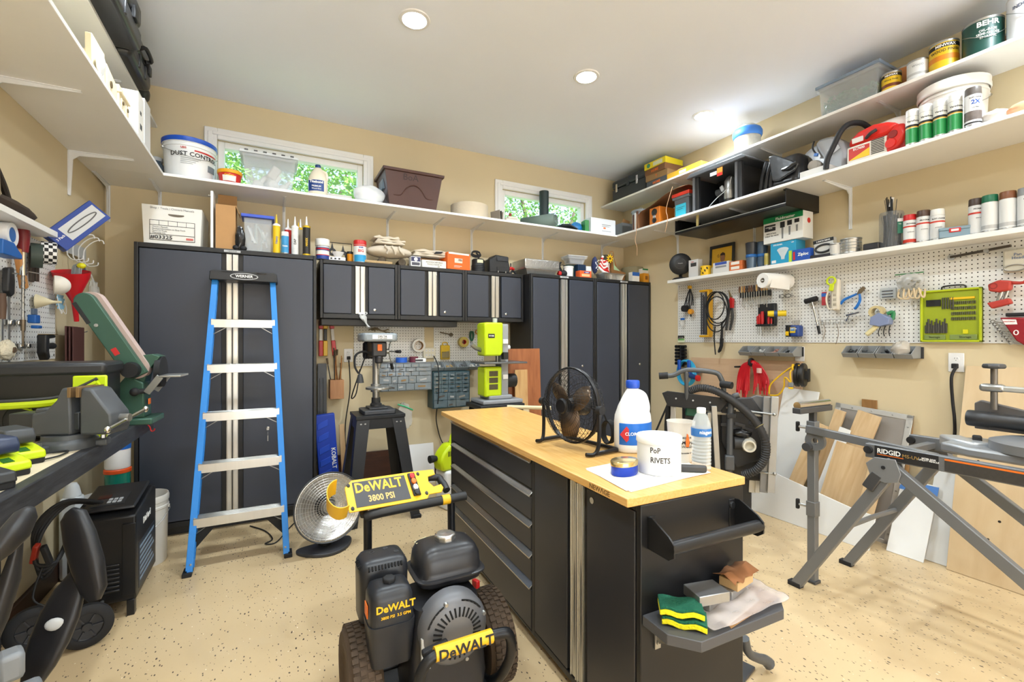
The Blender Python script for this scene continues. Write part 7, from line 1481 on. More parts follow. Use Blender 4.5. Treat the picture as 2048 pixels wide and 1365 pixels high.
y0, y1 = yu(1541,3.51), yu(1592,3.51); t = carton('cyan light bulb carton under the white plumbing box', (3.57, (y0+y1)/2, ZL), -90, y0-y1, .12, .168, mat('#2298c4',.45), [('SYLVANIA', .016, -.04, .148, WINK, .02), ('LED', .012, .075, .15, WINK, .02)], [(-.09,-.055,.008,.03,WPL)], tape=False)
B().lathe([(0,-.004),(.045,-.002),(.045,0),(0,0)], c=(.0,-.061,.105), n=22, ax='y', sy=.4).prism([(-.042,.10),(.042,.10),(.014,.05),(.012,.03),(-.012,.03),(-.014,.05)], -.0625, -.0605, 'y').o('bulb_picture', mat('#c8d4da',.4), t)
y0, y1 = yu(1527,3.50), yu(1606,3.50); w = y0-y1; t = carton('white and green plumbing valve carton on top of the cyan carton', (3.565, (y0+y1)/2, ZL+.1695), -90, w, .13, .205, mat('#e2e2de',.45), [('Fluidmaster', .032, .02, .18, WINK, .01), ('400A (3 Pack)', .014, -.09, .075, INK, .01), ('TOILET FILL VALVE', .013, -.085, .055, INK, .02)], [(-w/2,w/2,.160,.2045,mat('#0f7a46',.4)),(-w/2+.01,-.055,.095,.145,INK)], tape=False)
txt('CONTRACTOR\nPACK', .012, WINK, t, (-.095,-.0662,.122), bold=.02)
for k in range(3):
    x = .0+.055*k; B().prism([(x-.018,.105+.008*k),(x+.018,.105+.008*k),(x+.018,.15),(x-.018,.15)], -.0665, -.0655, 'y').o('valve_picture', INK, t); B().prism([(x-.006,.02+.018*k),(x+.006,.02+.018*k),(x+.008,.105),(x-.008,.105)], -.0665, -.0655, 'y').o('valve_stem_picture', GREY, t)
B().lathe([(0,0),(.02,0),(.02,.001),(0,.001)], c=(w/2,.01,.135), n=20, ax='x').o('red_seal', RED, t)
carton('thin lime green packet beside the cyan carton', rl(1581, 3.508), -90, .02, .012, .085, mat('#b5d63a',.45), tape=False, name='packet', cat='packet', bev=.001)
y0, y1 = yu(1585,3.505), yu(1620,3.505); carton('blue and white zipper bag carton on the lowest right shelf', (3.53, (y0+y1)/2, ZL), -90, y0-y1, .05, .085, mat('#1c4fae',.45), [('Ziploc', .03, .015, .045, WINK, .03)], [(-.06,-.045,.01,.07,RED)], tape=False)
y0, y1 = yu(1622,3.505), yu(1660,3.505); carton('thin black and red boxes lying under the ring carton', (3.535, (y0+y1)/2, ZL), -90, (y0-y1)*1.1, .06, .022, mat('#26222a',.45), [], tape=False)
t = carton('white and black rubber ring carton propped on the thin boxes', (3.57, (y0+y1)/2-.005, ZL+.0235), -90, y0-y1, .05, .115, mat('#d3d3d0',.45), [('2 INCH RING', .016, 0, .10, WINK, .02)], [(-.07,.07,.088,.113,INK)], tape=False, ry=-4); B().torus((0,-.0265,.045), .05, .008, 'y', 30, 6, sc=(1.1,.55)).o('ring_picture', DGREY, t)
can('small plain white can on the lowest right shelf', rl(1672, 3.535), .038, .085, mat('#cfcdc8',.45), STEEL)
can('bare tin can with ribbed sides on the lowest right shelf', rl(1702, 3.56), .062, .105, mat('#b8b8b5',.25,.85), STEEL, bands=[(.03,.034,GREY),(.05,.054,GREY),(.07,.074,GREY)])
y0, y1 = yu(1724,3.505), yu(1757,3.505); t = carton('flat black leatherette case right of the bare tin', (3.55, (y0+y1)/2, ZL), -90, y0-y1, .08, .045, mat('#232326',.35), tape=False, name='case', cat='case', bev=.008)
t = T('cable_tie_jar', 'clear jar full of black cable ties on the lowest right shelf', 'jar', rl(1783, 3.57), -65); t.scale = (.92,.92,1); B().lathe([(0,0),(.068,0),(.070,.006),(.070,.215),(.066,.23)], n=32).o('jar', mat('#8a8f94',.1,alpha=.35), t)
b = B(); rd = random.Random(5)
for k in range(70): a, r0, r1 = rd.uniform(0,6.3), rd.uniform(.0,.055), rd.uniform(.0,.058); b.bar((r0*math.cos(a),r0*math.sin(a),.01),(r1*math.cos(a+.4),r1*math.sin(a+.4),.20+rd.uniform(0,.02)),.007,.002)
for k in range(12): a = rd.uniform(0,6.3); b.bar((.02*math.cos(a),.02*math.sin(a),.18),(.035*math.cos(a)-.005,.03*math.sin(a),.30+rd.uniform(0,.05)),.008,.002)
b.o('cable_ties', mat('#17181a',.4), t)['kind'] = 'stuff'
B().box(.012,.056,-.0735,-.071,.08,.175).o('label', mat('#0f6b52',.4), t, rot=(0,0,14)); B().box(.012,.056,-.074,-.0712,.155,.175).o('label_header', WPL, t, rot=(0,0,14)); txt('Cable Ties', .009, WINK, t, (.05,-.063,.14), (90,0,38)); B().obox((.0,0,.30),(.02,.004,.06),(0,10,0)).o('white_tag', WPL, t)
WL = mat('#dcdedf',.4,var=.05)
for u, cm, lab, h in ((1820,'#c62020','red capped spray can of the left group on the lowest right shelf',.185),(1847,'#4f372c','brown capped spray can between the red and white ones',.195),(1875,'#e6e6e4','white capped spray can with an orange oval label',.185)):
    spray(lab, rl(u, 3.545), mat(cm,.4), WL, rz=-60, h=h, r=.034, texts=[('RUST-OLEUM' if cm == '#e6e6e4' else 'PROGRIM', .011, .68, INK, .02), ('protective', .008, .40, INK, 0)], bands=[(.56,.61,mat('#c8341f',.4)),(.05,.16,mat('#c8341f',.4) if cm == '#c62020' else WL)])
t = T('tin_case', 'small blue-grey case with a red clasp on the lowest right shelf', 'case', rl(1910, 3.545), -72); B().box(-.068,.068,-.035,.035,0,.042).o('base', mat('#7f98a8',.4), t, bev=.004); B().box(-.07,.07,-.037,.037,.0425,.06).o('lid', mat('#7f98a8',.4), t, bev=.004); B().box(-.025,.025,-.040,-.036,.028,.052).o('clasp', RED, t, bev=.002); B().box(-.016,.016,-.041,-.039,.034,.046).o('clasp_bar', WPL, t)
for u, cm, lab, X in ((1953,'#463730','dark brown capped spray can of the right group','3.56'),(1980,'#11694a','green capped spray can of the right group','3.54'),(2016,'#7a4a2c','copper capped spray can of the right group','3.54'),(2053,'#8d9194','grey capped spray can cut by the right edge','3.54')):
    spray(lab, rl(u, float(X)), mat(cm,.4), WL, rz=-58, h=.205, r=.0345, texts=[('PROGRIM', .010, .70, INK, .02), ('enamel', .008, .45, INK, 0)] if cm in ('#463730','#8d9194') else [], bands=[(.56,.61,mat('#c8341f',.4))] if cm == '#463730' else [(.08,.18,mat('#b4b6b8',.5))])
# ================================================================ RIGHT PEGBOARD AND WHAT HANGS ON IT
XW = XR-.008
pz0 = at(1500, 685, X=XW).z
pegboard('long white pegboard on the right wall under the lowest shelf', (XR-.002, (3.37-.1)/2, pz0), -90, 3.47, 1.884-pz0)
def RW(u, v, d=.03): return at(u, v, X=XW-d)
def rt_(name, label, cat, u, v, d=.03, **k): return T(name, label, cat, RW(u, v, d), -90, **k)
def pk(t, x, z, L, d): return B().tube([(x,d-.004,z),(x,d-L,z),(x,d-L-.006,z+.014)], .0022, 6).o('peg_hook', STEEL, t)
t = rt_('strap_bundle', 'bundle of black bungee straps with a yellow clip hanging at the pegboard end', 'straps', 1380, 575, .04); pk(t, 0, .0, .03, .04)
B().box(-.015,.015,-.02,.012,-.012,.018).o('clip', mat('#d9a520',.4), t, bev=.004)
for k in range(6): B().tube([(0,0,-.01),(-.04+.016*k,-.01*(k%2),-.09),(-.065+.022*k,-.008,-.18)], .005, 6, sm=4).o('strap', RUB, t)
B().lathe([(0,-.02),(.032,-.02),(.034,.02),(0,.02)], c=(-.055,-.01,-.205), n=18, ax='y').o('black_knob', RUB, t); B().lathe([(0,-.015),(.026,-.015),(.026,.015),(0,.015)], c=(.02,-.01,-.24), n=18, ax='y').o('yellow_knob', mat('#d9952a',.45), t); B().cyl((0,-.01,-.18),(.02,-.01,-.29),.012,.006).o('black_hook', RUB, t)
t = rt_('hardware_bag', 'small clear bag with a blue top hung low at the pegboard end', 'bag', 1366, 640, .02); B().box(-.025,.025,-.012,.0,.0,.02).o('blue_header', BLUE, t, bev=.003); B().sph((0,-.01,-.035), (.028,.012,.036), 12, 8, jit=.1).o('film', BAG, t); pk(t, 0, .01, .02, .02)
t = rt_('hacksaw_rack', 'yellow framed rack of saw blades and files on the pegboard', 'rack', 1412, 627, .05); FRY = mat('#d9a318',.4)
B().box(-.055,.05,-.03,.03,.205,.225).box(-.055,.05,-.03,.03,-.225,-.205).box(.035,.055,-.03,.03,-.21,.21).o('yellow_frame', FRY, t, bev=.005)
for k in range(5): B().box(-.048+.016*k,-.036+.016*k,-.015+.005*(k%2),-.009+.005*(k%2),-.20,.20-.02*(k%3)).o('saw_blade', mat('#55565a',.4,.6), t)
pk(t, 0, .18, .05, .05)
t = rt_('cable_loop', 'large black cable coil hung over the yellow rack', 'cable', 1434, 622, .09)
b = B()
for k, (r, sx_, dx, dz) in enumerate(((.135,.85,.0,.02),(.125,.9,.02,.03),(.14,.80,.005,-.03),(.11,.9,-.005,.05))): b.torus((dx,-.008*k,dz), r, .0055, 'y', 36, 6, sc=(sx_,1.15))
b.tube([(-.02,0,-.14),(-.03,0,-.25),(-.032,.02,-.40)], .0055, 6, sm=3).o('coil', RUB, t); pk(t, 0, .17, .09, .09)
t = rt_('loppers', 'red pivoted tin snips with black handles on the pegboard', 'snips', 1462, 605, .03); B().prism([(-.02,-.05),(.025,-.05),(.03,.03),(.0,.05),(-.02,.02)], -.012, .012, 'y').o('pivot', RED, t, bev=.004); B().prism([(-.012,.03),(.012,.045),(-.025,.115)], -.004, .004, 'y').o('blade', mat('#8a7a55',.4,.6), t)
for s in (-1,1): B().tube([(s*.01,0,-.05),(s*.025-.01,0,-.14),(s*.02-.03,0,-.25)], [.010,.012,.010], 8, sm=4).o('handle', DGREY, t)
pk(t, 0, .0, .03, .03)
t = rt_('pruning_saw', 'black curved pruning saw hanging below the pegboard edge', 'saw', 1443, 670, .03); B().tube([(.0,0,.12),(.005,0,.04),(.0,0,-.03)], [.006,.010,.012], 8, sm=3).prism([(-.012,-.03),(.018,-.03),(.012,-.10),(-.008,-.15),(-.03,-.165),(-.035,-.15),(-.015,-.10)][::-1], -.009, .009, 'y').o('handle', RUB, t, bev=.003); pk(t, 0, .1, .03, .03)
t = rt_('chisel_rack', 'black magnetic bar holding a row of carving chisels', 'chisel rack', 1508, 588, .03); cw_ = rw(1480,1540,XW-.03); B().box(-cw_/2,cw_/2,-.012,.03,-.022,.022).o('bar', BLACK, t, bev=.003)
for k in range(12):
    x = -cw_/2+.012+(cw_-.024)*k/11; c_ = B().lathe([(0,.02),(.006,.02),(.008,.05),(.006,.075),(0,.078)], c=(x,-.016,0), n=10).o('chisel', random.choice((mat('#a8743c',.5), mat('#6b4526',.5), mat('#c39a5c',.5), mat('#3c2a20',.5))), t); B().cyl((x,-.016,.02),(x,-.016,-.08-.02*(k%3)),.0035,n=6).o('chisel_blade', STEEL, c_)
t = rt_('paper_towel_roll', 'white paper towel roll on a holder fixed to the pegboard', 'paper towel', 1551, 562, .15, ); t.rotation_euler.z = R(-11)
B().lathe([(.02,-.13),(.058,-.13),(.060,-.125),(.060,.125),(.058,.13),(.02,.13),(.02,-.13)], n=36, ax='x').o('roll', mat('#ecebe8',.85,bump=.3,bs=90), t); B().lathe([(.016,-.128),(.02,-.128),(.02,.128),(.016,.128),(.016,-.128)], n=20, ax='x').o('core', mat('#8c8378',.8), t)
B().prism([(-.10,.0),(.08,.0),(.075,-.075),(-.12,-.06)][::-1], -.0605, -.0595, 'y').o('loose_sheet', mat('#ecebe8',.85), t); B().cyl((-.135,0,0),(.148,0,0),.005).o('holder', WPL, t)
t = rt_('bag_clip', 'dark green bag clip behind the paper towel roll', 'clip', 1577, 555, .02); B().obox((0,0,0),(.07,.012,.012),(0,-20,0)).o('clip', mat('#12563c',.45), t, bev=.003); B().cyl((0,.02,0),(0,0,0),.003).o('pin', STEEL, t)
t = rt_('eyeglasses', 'black framed safety glasses hung under the paper towels', 'glasses', 1570, 592, .03)
for s in (-1,1): B().torus((s*.026,0,0), .022, .0022, 'y', 18, 6, sc=(1,.6)).o('lens_rim', RUB, t); B().tube([(s*.048,0,.004),(s*.05,.03,.0)], .002, 5).o('temple', RUB, t)
t = rt_('screwdriver_rack', 'black screwdriver rack with red handled drivers on the pegboard', 'screwdriver rack', 1534, 630, .03); B().box(-.075,.07,-.01,.028,-.09,.095).o('panel', mat('#1f2023',.5), t, bev=.004); B().box(-.07,.068,-.05,-.01,-.095,-.078).o('holder', BLACK, t, bev=.003)
for k, (x, L, r) in enumerate(((-.062,.075,.009),(-.045,.09,.010),(-.020,.11,.014),(.035,.06,.010),(.058,.05,.007))): d_ = B().lathe([(0,-.075),(r*.8,-.075),(r,-.05),(r,L-.10),(r*.7,L-.08),(0,L-.08)], c=(x,-.032,0), n=12).o('screwdriver', mat('#b81c20',.4), t); B().cyl((x,-.032,-.075),(x,-.032,-.13-L*.4),.003,n=6).o('shank', STEEL, d_)
t = rt_('yellow_sealant', 'yellow tube and blue labelled pouch hung on the screwdriver rack', 'tube', 1554, 627, .09); t.rotation_euler.z = R(-60)
B().lathe([(.008,-.065),(.022,-.065),(.024,-.05),(.024,.065),(0,.066)], n=22, ax='x').o('tube', mat('#e0c01c',.4), t); B().lathe([(.0246,-.02),(.0246,.005)], n=22, ax='x', cap=False).o('blue_band', mat('#2a4a78',.4), t); B().cyl((.0,.02,.0),(.0,.075,.0),.004).o('bracket', STEEL, t)
t = rt_('anchor_jar', 'blue and yellow tub of fasteners fixed on the pegboard', 'tub', 1593, 662, .045); B().box(-.035,.035,-.035,.035,-.045,.045).o('tub', mat('#1f3f86',.4), t, bev=.012); B().box(-.03,.012,-.037,-.034,-.015,.03).o('yellow_label', mat('#e0bb1c',.45), t); B().box(-.026,.008,-.038,-.0365,.0,.026).o('label_picture', mat('#4d7fb8',.45), t); txt('well nut', .014, WINK, t, (.0,-.0385,.018), bold=.02); B().box(-.07,-.04,-.03,.03,-.045,.048).o('side_box', BLACK, t, bev=.003); B().box(-.068,-.043,-.0315,-.03,-.035,-.002).o('side_label', YEL, t)
for k in range(6): B().cyl((-.02+.009*k,-.01,.04),(-.024+.011*k,-.012,.085),.003,n=6).o('bit', STEEL, t)
pk(t, 0, .03, .03, .045)
t = rt_('rubber_mallet', 'black headed mallet with a long chrome handle on the pegboard', 'mallet', 1622, 600, .04); hd_ = B().lathe([(0,-.045),(.018,-.045),(.020,-.04),(.020,.04),(.018,.045),(0,.045)], n=20, ax='x').o('head', RUB, t, rot=(0,-12,0)); B().cyl((.008,0,-.015),(.055,0,-.225),.008,.007).o('handle', CHROME, t); B().cyl((.05,0,-.20),(.062,0,-.26),.010,.009).o('grip', RUB, t); pk(t, .01, -.03, .04, .04)
t = rt_('power_strip', 'beige power strip with a lime magnifier ring hung on the pegboard', 'power strip', 1672, 585, .04); B().box(-.028,.028,-.02,.02,-.13,.10).o('housing', mat('#d8d0c0',.5), t, bev=.012)
for k in range(3): B().box(-.010,.012,-.0225,-.02,-.10+.035*k,-.075+.035*k).o('socket', mat('#bdb4a2',.5), t, bev=.002); B().box(-.004,-.002,-.023,-.0225,-.095+.035*k,-.085+.035*k).box(.004,.006,-.023,-.0225,-.095+.035*k,-.085+.035*k).o('slot', INK, t)
B().torus((-.015,-.035,.085), .028, .007, 'y', 26, 8).o('lime_ring', mat('#c8d818',.4), t); B().obox((-.012,-.035,.035),(.03,.012,.05),(0,8,0)).o('lime_grip', mat('#c8d818',.4), t, bev=.005); B().tube([(-.03,-.03,.04),(-.05,-.03,-.04),(-.035,-.03,-.115),(.0,-.03,-.12)], .006, 8, sm=5).o('cord', mat('#d8d0c0',.5), t); pk(t, 0, .11, .03, .04)
t = rt_('glove_pair', 'small red and blue packet hung left of the power strip', 'packet', 1652, 600, .025); B().box(-.022,.012,-.02,.0,-.04,.06).o('packet', mat('#b0343c',.5,var=.4,vs=30), t, bev=.004); B().box(-.021,.011,-.0215,-.02,.025,.05).o('blue_band', mat('#2f6ac0',.4), t); pk(t, 0, .05, .015, .025)
t = rt_('pliers', 'wide open blue handled pliers hung on the pegboard', 'pliers', 1712, 592, .03); BH = mat('#1f6fc4',.4)
B().tube([(.02,0,.02),(-.03,0,.0),(-.075,0,-.02),(-.10,0,-.05)], [.006,.009,.010,.009], 8, sm=4).o('handle', BH, t); B().tube([(.02,0,.02),(.025,0,-.03),(.005,0,-.075),(-.01,0,-.09)], [.006,.009,.010,.009], 8, sm=4).o('handle', BH, t); B().prism([(.005,.01),(.03,.015),(.06,.05),(.045,.065),(.02,.045)], -.007, .007, 'y').o('jaw', mat('#7a6a55',.4,.6), t, bev=.002); pk(t, 0, .01, .03, .03)
t = rt_('wire_rack', 'wire hook rack with keys hanging under the pliers', 'rack', 1672, 645, .02)
for z in (0, .022): B().cyl((-.11,-.012,z),(.12,-.012,z),.0022,n=6).o('wire', STEEL, t)
for k in range(7): x = -.10+.034*k; B().tube([(x,-.012,.022),(x,-.012,-.01),(x,-.035,-.012),(x,-.038,.004)], .002, 5).o('wire_hook', STEEL, t)
for x, L in ((-.07,.13),(.02,.16)): B().tube([(x,-.03,-.01),(x+.012,-.03,-L*.5),(x-.006,-.03,-L)], .0022, 5, sm=4).o('hanging_key', mat('#7a6a5a',.5,.4), t)
B().cyl((-.1,.018,.01),(-.1,-.012,.01),.003).cyl((.1,.018,.01),(.1,-.012,.01),.003).o('standoff', STEEL, t)
t = rt_('glue_gun', 'chrome caulking lever hung beside the wire rack', 'tool', 1702, 628, .04); B().bar((-.03,0,-.01),(.055,0,.01),.016,.014).bar((-.01,0,-.01),(-.03,0,-.05),.012,.01).o('lever', CHROME, t, bev=.002); pk(t, 0, .0, .04, .04)
t = rt_('tape_gun', 'blue-grey packing tape gun with a cream handle on the pegboard', 'tape gun', 1762, 640, .06); B().prism([(-.05,.02),(.0,.05),(.06,.01),(.055,-.03),(.0,-.045),(-.055,-.03)][::-1], -.03, .03, 'y').o('body', mat('#7f8cb0',.4), t, bev=.004); B().lathe([(.026,-.025),(.042,-.025),(.042,.025),(.026,.025),(.026,-.025)], c=(-.022,0,.055), n=26, ax='y').o('tape', mat('#c9b88a',.4), t); B().bar((-.02,0,-.035),(-.085,0,-.10),.026,.030).o('handle', mat('#ded2a2',.5), t, bev=.008)
B().tube([(.03,.01,.04),(.06,.02,.05),(.055,.02,.0)], .012, 8, sm=4).o('green_spool', GREEN, t)
for k in range(3): B().tube([(.0+.025*k,0,-.04),(-.015+.03*k,0,-.08),(-.01+.03*k,0,-.11)], .003, 5, sm=3).o('black_cord', RUB, t)
pk(t, -.02, .06, .05, .06)
t = rt_('zip_bag', 'clear zip bag of plugs and tan cords hung on the pegboard', 'bag', 1820, 565, .05); B().sph((0,0,.0), (.075,.025,.06), 18, 12, jit=.1).o('film', BAG, t); B().box(-.08,.07,-.004,.004,.055,.062).o('zip_seal', mat('#3f7a4a',.5), t)
rd = random.Random(9); b = B()
for k in range(26): b.obox((rd.uniform(-.06,.06),rd.uniform(-.02,.01),rd.uniform(-.05,.03)),(.035,.007,.012),(rd.uniform(-40,40),rd.uniform(-50,50),rd.uniform(0,90)))
b.o('hardware', mat('#8f8d84',.5,var=.4,vs=60), t)['kind'] = 'stuff'
for k in range(5): B().tube([(-.05+.025*k,-.015,-.04),(-.055+.03*k,-.02,-.09-.01*(k%2)),(-.02+.025*k,-.02,-.10),(.0+.02*k,-.01,-.05)], .006, 6, sm=4).o('tan_cord', mat('#cbb795',.6), t)
pk(t, 0, .055, .04, .05)
t = rt_('bit_blister', 'grey translucent bit holder hung left of the lime bit case', 'bit holder', 1778, 585, .025); B().box(-.045,.045,-.02,.0,-.045,.03).o('tray', mat('#b9bfc2',.3,alpha=.8), t, bev=.005)
for k in range(3): B().cyl((-.03,-.022,-.03+.02*k),(.03,-.022,-.03+.02*k),.004,n=8).o('bit', mat('#5c6066',.4,.6), t)
pk(t, 0, .02, .02, .025)
y0, y1 = yu(1840,XW-.03), yu(1963,XW-.03); w = y0-y1; zc0, zc1 = at(1900,684,X=XW-.03).z, at(1900,578,X=XW-.03).z; hh = zc1-zc0
t = T('drill_bit_case', 'open lime drill bit case full of bits on the pegboard', 'bit case', (XW-.002, (y0+y1)/2, zc0), -90); LMC = mat('#b5c414',.4)
B().box(-w/2,w/2,-.018,0,0,hh).o('tray', mat('#9aa81e',.45), t, bev=.004); b = B()
for a in ((-w/2,-w/2+.012,0,hh),(w/2-.012,w/2,0,hh),(-w/2,w/2,0,.012),(-w/2,w/2,hh-.012,hh)): b.box(a[0],a[1],-.03,0,a[2],a[3])
b.o('frame', LMC, t, bev=.003); B().tube([(-.04,-.015,hh),(-.03,-.015,hh+.02),(.06,-.015,hh+.02),(.07,-.015,hh)], .005, 6, sm=3).o('handle', BLACK, t)
B().box(-w/2+.02,-.02,-.026,-.018,.014,.045).box(.0,w/2-.02,-.026,-.018,.014,.045).o('storage_lid', mat('#7d8f4e',.4), t, bev=.002); txt('Storage', .018, INK, t, (-w/4,-.027,.03)); txt('Storage', .018, INK, t, (w/4,-.027,.03))
B().box(-w/2+.03,-w/2+.10,-.027,-.018,hh-.10,hh-.06).o('black_label', BLACK, t); B().box(.0,w/2-.03,-.026,-.018,hh-.065,hh-.053).o('yellow_strip', YEL, t); B().box(.06,w/2-.06,-.024,-.018,.05,.075).o('yellow_tray', mat('#d8d21a',.4), t)
rd = random.Random(4); b = B()
for r_ in range(4):
    for k in range(12): x = .01+(w/2-.04)*k/11; z = hh-.095-.032*r_; b.cyl((x,-.022,z),(x,-.022,z+.018),.0035,n=6)
b.o('short_bits', mat('#55564a',.4,.6), t)['kind'] = 'stuff'
for k in range(14): x = -w/2+.025+(w/2-.04)*k/13; L = .05+.05*((k*7)%5)/5; B().cyl((x,-.023,.055),(x,-.023,.055+L),.0035+.001*(k%3),n=6).o('twist_bit', mat('#4a4b48',.4,.6), t)
for k in range(5): x = -w/2+.11+.012*k; B().cyl((x,-.023,hh-.12),(x,-.023,hh-.05),.004,n=6).o('spade_bit', mat('#4a4b48',.4,.6), t)
t = rt_('ratchet_bar', 'long black steel bar tool resting under the shelf on the pegboard', 'bar', 1945, 505, .03); B().bar((-.10,0,-.012),(.16,0,.012),.018,.014).o('bar', mat('#4c453e',.4,.5), t, bev=.003); B().cyl((-.095,-.004,-.012),(-.095,.004,-.012),.018,n=16).cyl((.06,-.01,.0),(.06,.01,.0),.012,n=14).o('end_ring', STEEL, t); pk(t, -.03, -.02, .03, .03); pk(t, .06, -.012, .03, .03)
t = rt_('parts_pouch', 'printed plastic pouch of fittings at the right end of the pegboard', 'pouch', 2033, 520, .03); B().box(-.05,.08,-.02,.0,-.07,.06).o('pouch', mat('#cfc9b8',.3,alpha=.85,var=.2,vs=20), t, bev=.012); txt('Pan\nHead', .022, mat('#3a5a8a',.5,var=0), t, (.01,-.021,.02), (90,0,0)); B().torus((.0,-.022,-.045), .035, .004, 'y', 20, 6, sc=(1.2,.5)).o('steel_loop', STEEL, t); pk(t, 0, .05, .02, .03)
t = rt_('pipe_clamp', 'red iron pipe clamp hung on the pegboard', 'clamp', 2000, 578, .06); RC = mat('#b2382e',.5,var=.2)
B().prism([(-.045,.03),(.0,.05),(.05,.04),(.045,-.01),(.0,-.02),(-.04,-.01)][::-1], -.025, .025, 'y').o('head', RC, t, bev=.008); B().cyl((.01,0,.0),(-.01,0,-.08),.010).cyl((.03,.01,.0),(.01,.01,-.08),.008).o('screw', STEEL, t); B().prism([(-.05,-.075),(.04,-.055),(.05,-.085),(-.03,-.11)][::-1], -.02, .02, 'y').o('foot', RC, t, bev=.006); B().tube([(.045,0,.03),(.09,-.01,.025),(.11,-.01,.04)], [.010,.008,.012], 8, sm=4).o('crank', RC, t); B().lathe([(.012,-.026),(.018,-.026),(.018,.026),(.012,.026),(.012,-.026)], c=(-.02,0,.018), n=16, ax='y').o('pipe_collar', mat('#8c2a22',.5), t); pk(t, 0, .04, .05, .06)
t = rt_('wrench_rack', 'red wrench rack with a fan of combination wrenches at the pegboard end', 'wrench rack', 2022, 660, .05); B().prism([(-.035,.07),(.10,.065),(.10,-.085),(.06,-.085),(.03,-.06)][::-1], -.04, .04, 'y').o('holder', mat('#8f1522',.4), t, bev=.006); B().box(-.02,.10,-.01,.03,.075,.095).o('top_bar', BLACK, t, bev=.004); B().prism([(-.025,.06),(.03,.056),(.035,.03),(-.012,.03)][::-1], -.0412, -.04, 'y').o('label', WPL, t); txt('CRAFTSMAN', .008, RED, t, (.004,-.0418,.046), bold=.02)
B().torus((.03,-.0412,-.015), .012, .0025, 'y', 16, 5, sc=(.7,1)).o('wrench_mark', WINK, t)
for k in range(9): z = .04-.015*k; x = -.022+.009*k; w_ = B().bar((x+.02,0,z-.004),(x-.045,-.005,z+.008),.007,.009).o('wrench', STEEL, t); B().torus((x-.05,-.005,z+.009), .009, .0035, 'y', 12, 5).o('wrench_ring', STEEL, w_)
pk(t, 0, .08, .04, .05)
# ---- below the pegboard
t = rt_('hex_key_card', 'green and white tool card hung under the pegboard end', 'card', 1363, 678, .008); B().box(-.04,.04,-.004,0,-.035,.035).o('card', mat('#d8e0c0',.5), t); B().box(-.04,.04,-.006,-.004,.005,.035).o('black_header', BLACK, t); B().box(-.038,.038,-.0055,-.004,-.012,.0).o('green_band', mat('#4fa040',.5), t); B().obox((0,-.008,.015),(.055,.006,.014)).o('steel_tool', STEEL, t, bev=.003)
t = rt_('socket_rack', 'black rack of large impact sockets under the pegboard end', 'socket rack', 1362, 710, .04); B().box(-.012,.012,-.008,.038,-.12,.10).o('rail', RUB, t, bev=.003)
for k in range(6):
    z = .085-.034*k
    for s in (-1,1): B().lathe([(.006,0),(.015,0),(.016,s*.05),(.010,s*.05)], c=(s*.014,-.005,z), n=14, ax='x').o('socket', mat('#1c1d20',.35,.4), t)
t = bin_rack('rack of four grey wall bins nearer the corner', (XW+.006, (yu(1473,XW-.13)+yu(1588,XW-.13))/2, at(1530,712,X=XW-.13).z), -90, rw(1473,1588,XW-.13)-.02, 4, mat('#8d9092',.5), [mat('#5a5d60',.5,.5), mat('#c9cbc9',.4), mat('#a97a6a',.6)])
t = bin_rack('rack of four grey wall bins nearer the miter saw', (XW+.006, (yu(1678,XW-.13)+yu(1828,XW-.13))/2, at(1750,716,X=XW-.13).z), -90, rw(1678,1828,XW-.13)-.02, 4, mat('#8d9092',.5), [mat('#54575a',.4,.6), mat('#6f7376',.4,.5)])
t2_ = T('plastic_bag', 'crumpled clear bag stuffed into the right bin of the nearer rack', 'bag', (XW-.09, yu(1802,XW-.09), at(1750,716,X=XW-.13).z+.012)); B().sph((0,0,.05), (.045,.05,.05), 14, 10, jit=.15).o('film', mat('#d4cdc2',.25,alpha=.7,bump=.5,bs=30), t2_)
outlet('white wall outlet beside the black cord reel', (XR-.002, yu(1599,XW), at(1599,708,X=XW).z), -90, plug=False)
outlet('white wall outlet with a thick black plug under the pegboard', (XR-.002, yu(1912,XW), at(1912,725,X=XW).z), -90)
p = at(1912,735,X=XW-.03); q = at(1908,880,X=XW-.03)
tag(B().tube([p, at(1903,755,X=XW-.05), at(1905,800,X=XW-.04), at(1909,840,X=XW-.05), q, Vector((q.x-.1,q.y,.55))], .008, 8, sm=6).o('power_cable', RUB), 'thick black power cable dropping from the outlet by the miter saw', 'cable')
t = T('plywood_backer', 'pinkish plywood sheet fixed to the wall behind the hanging cords', 'plywood', (XR-.001, (yu(1383,XW)+yu(1604,XW))/2, at(1500,812,X=XW).z), -90); w = rw(1383,1604,XW); h_ = at(1500,719,X=XW).z-at(1500,812,X=XW).z; B().box(-w/2,w/2,-.012,0,-.15,h_).o('sheet', wood('#c9a684','#d3b494',3,(1,8,8)), t, bev=.001)
for x in (-.2,.1,.3): B().cyl((x,-.014,h_*.6),(x,-.012,h_*.6),.004,n=8).o('screw_head', STEEL, t)
XQ = XW-.02
t = T('hose_hanger', 'blue hose hanger holding a coil of light blue hose', 'hose hanger', at(1376,738,X=XQ-.05), -90); t.scale = (1.25,1,1.2); B().box(-.10,.10,-.01,.05,-.03,.0).o('bracket', mat('#16469c',.4), t, bev=.005)
for x in (-.035,.06): B().box(x-.012,x+.012,-.085,-.06,-.02,.075).box(x-.012,x+.012,-.085,.0,-.03,-.012).o('prong', mat('#1b52b0',.4), t, bev=.006)
b = B()
for k in range(6): b.torus((.0,-.045+.008*k,-.03), .085+.004*(k%2), .0065, 'y', 30, 8, sc=(.9,1.15))
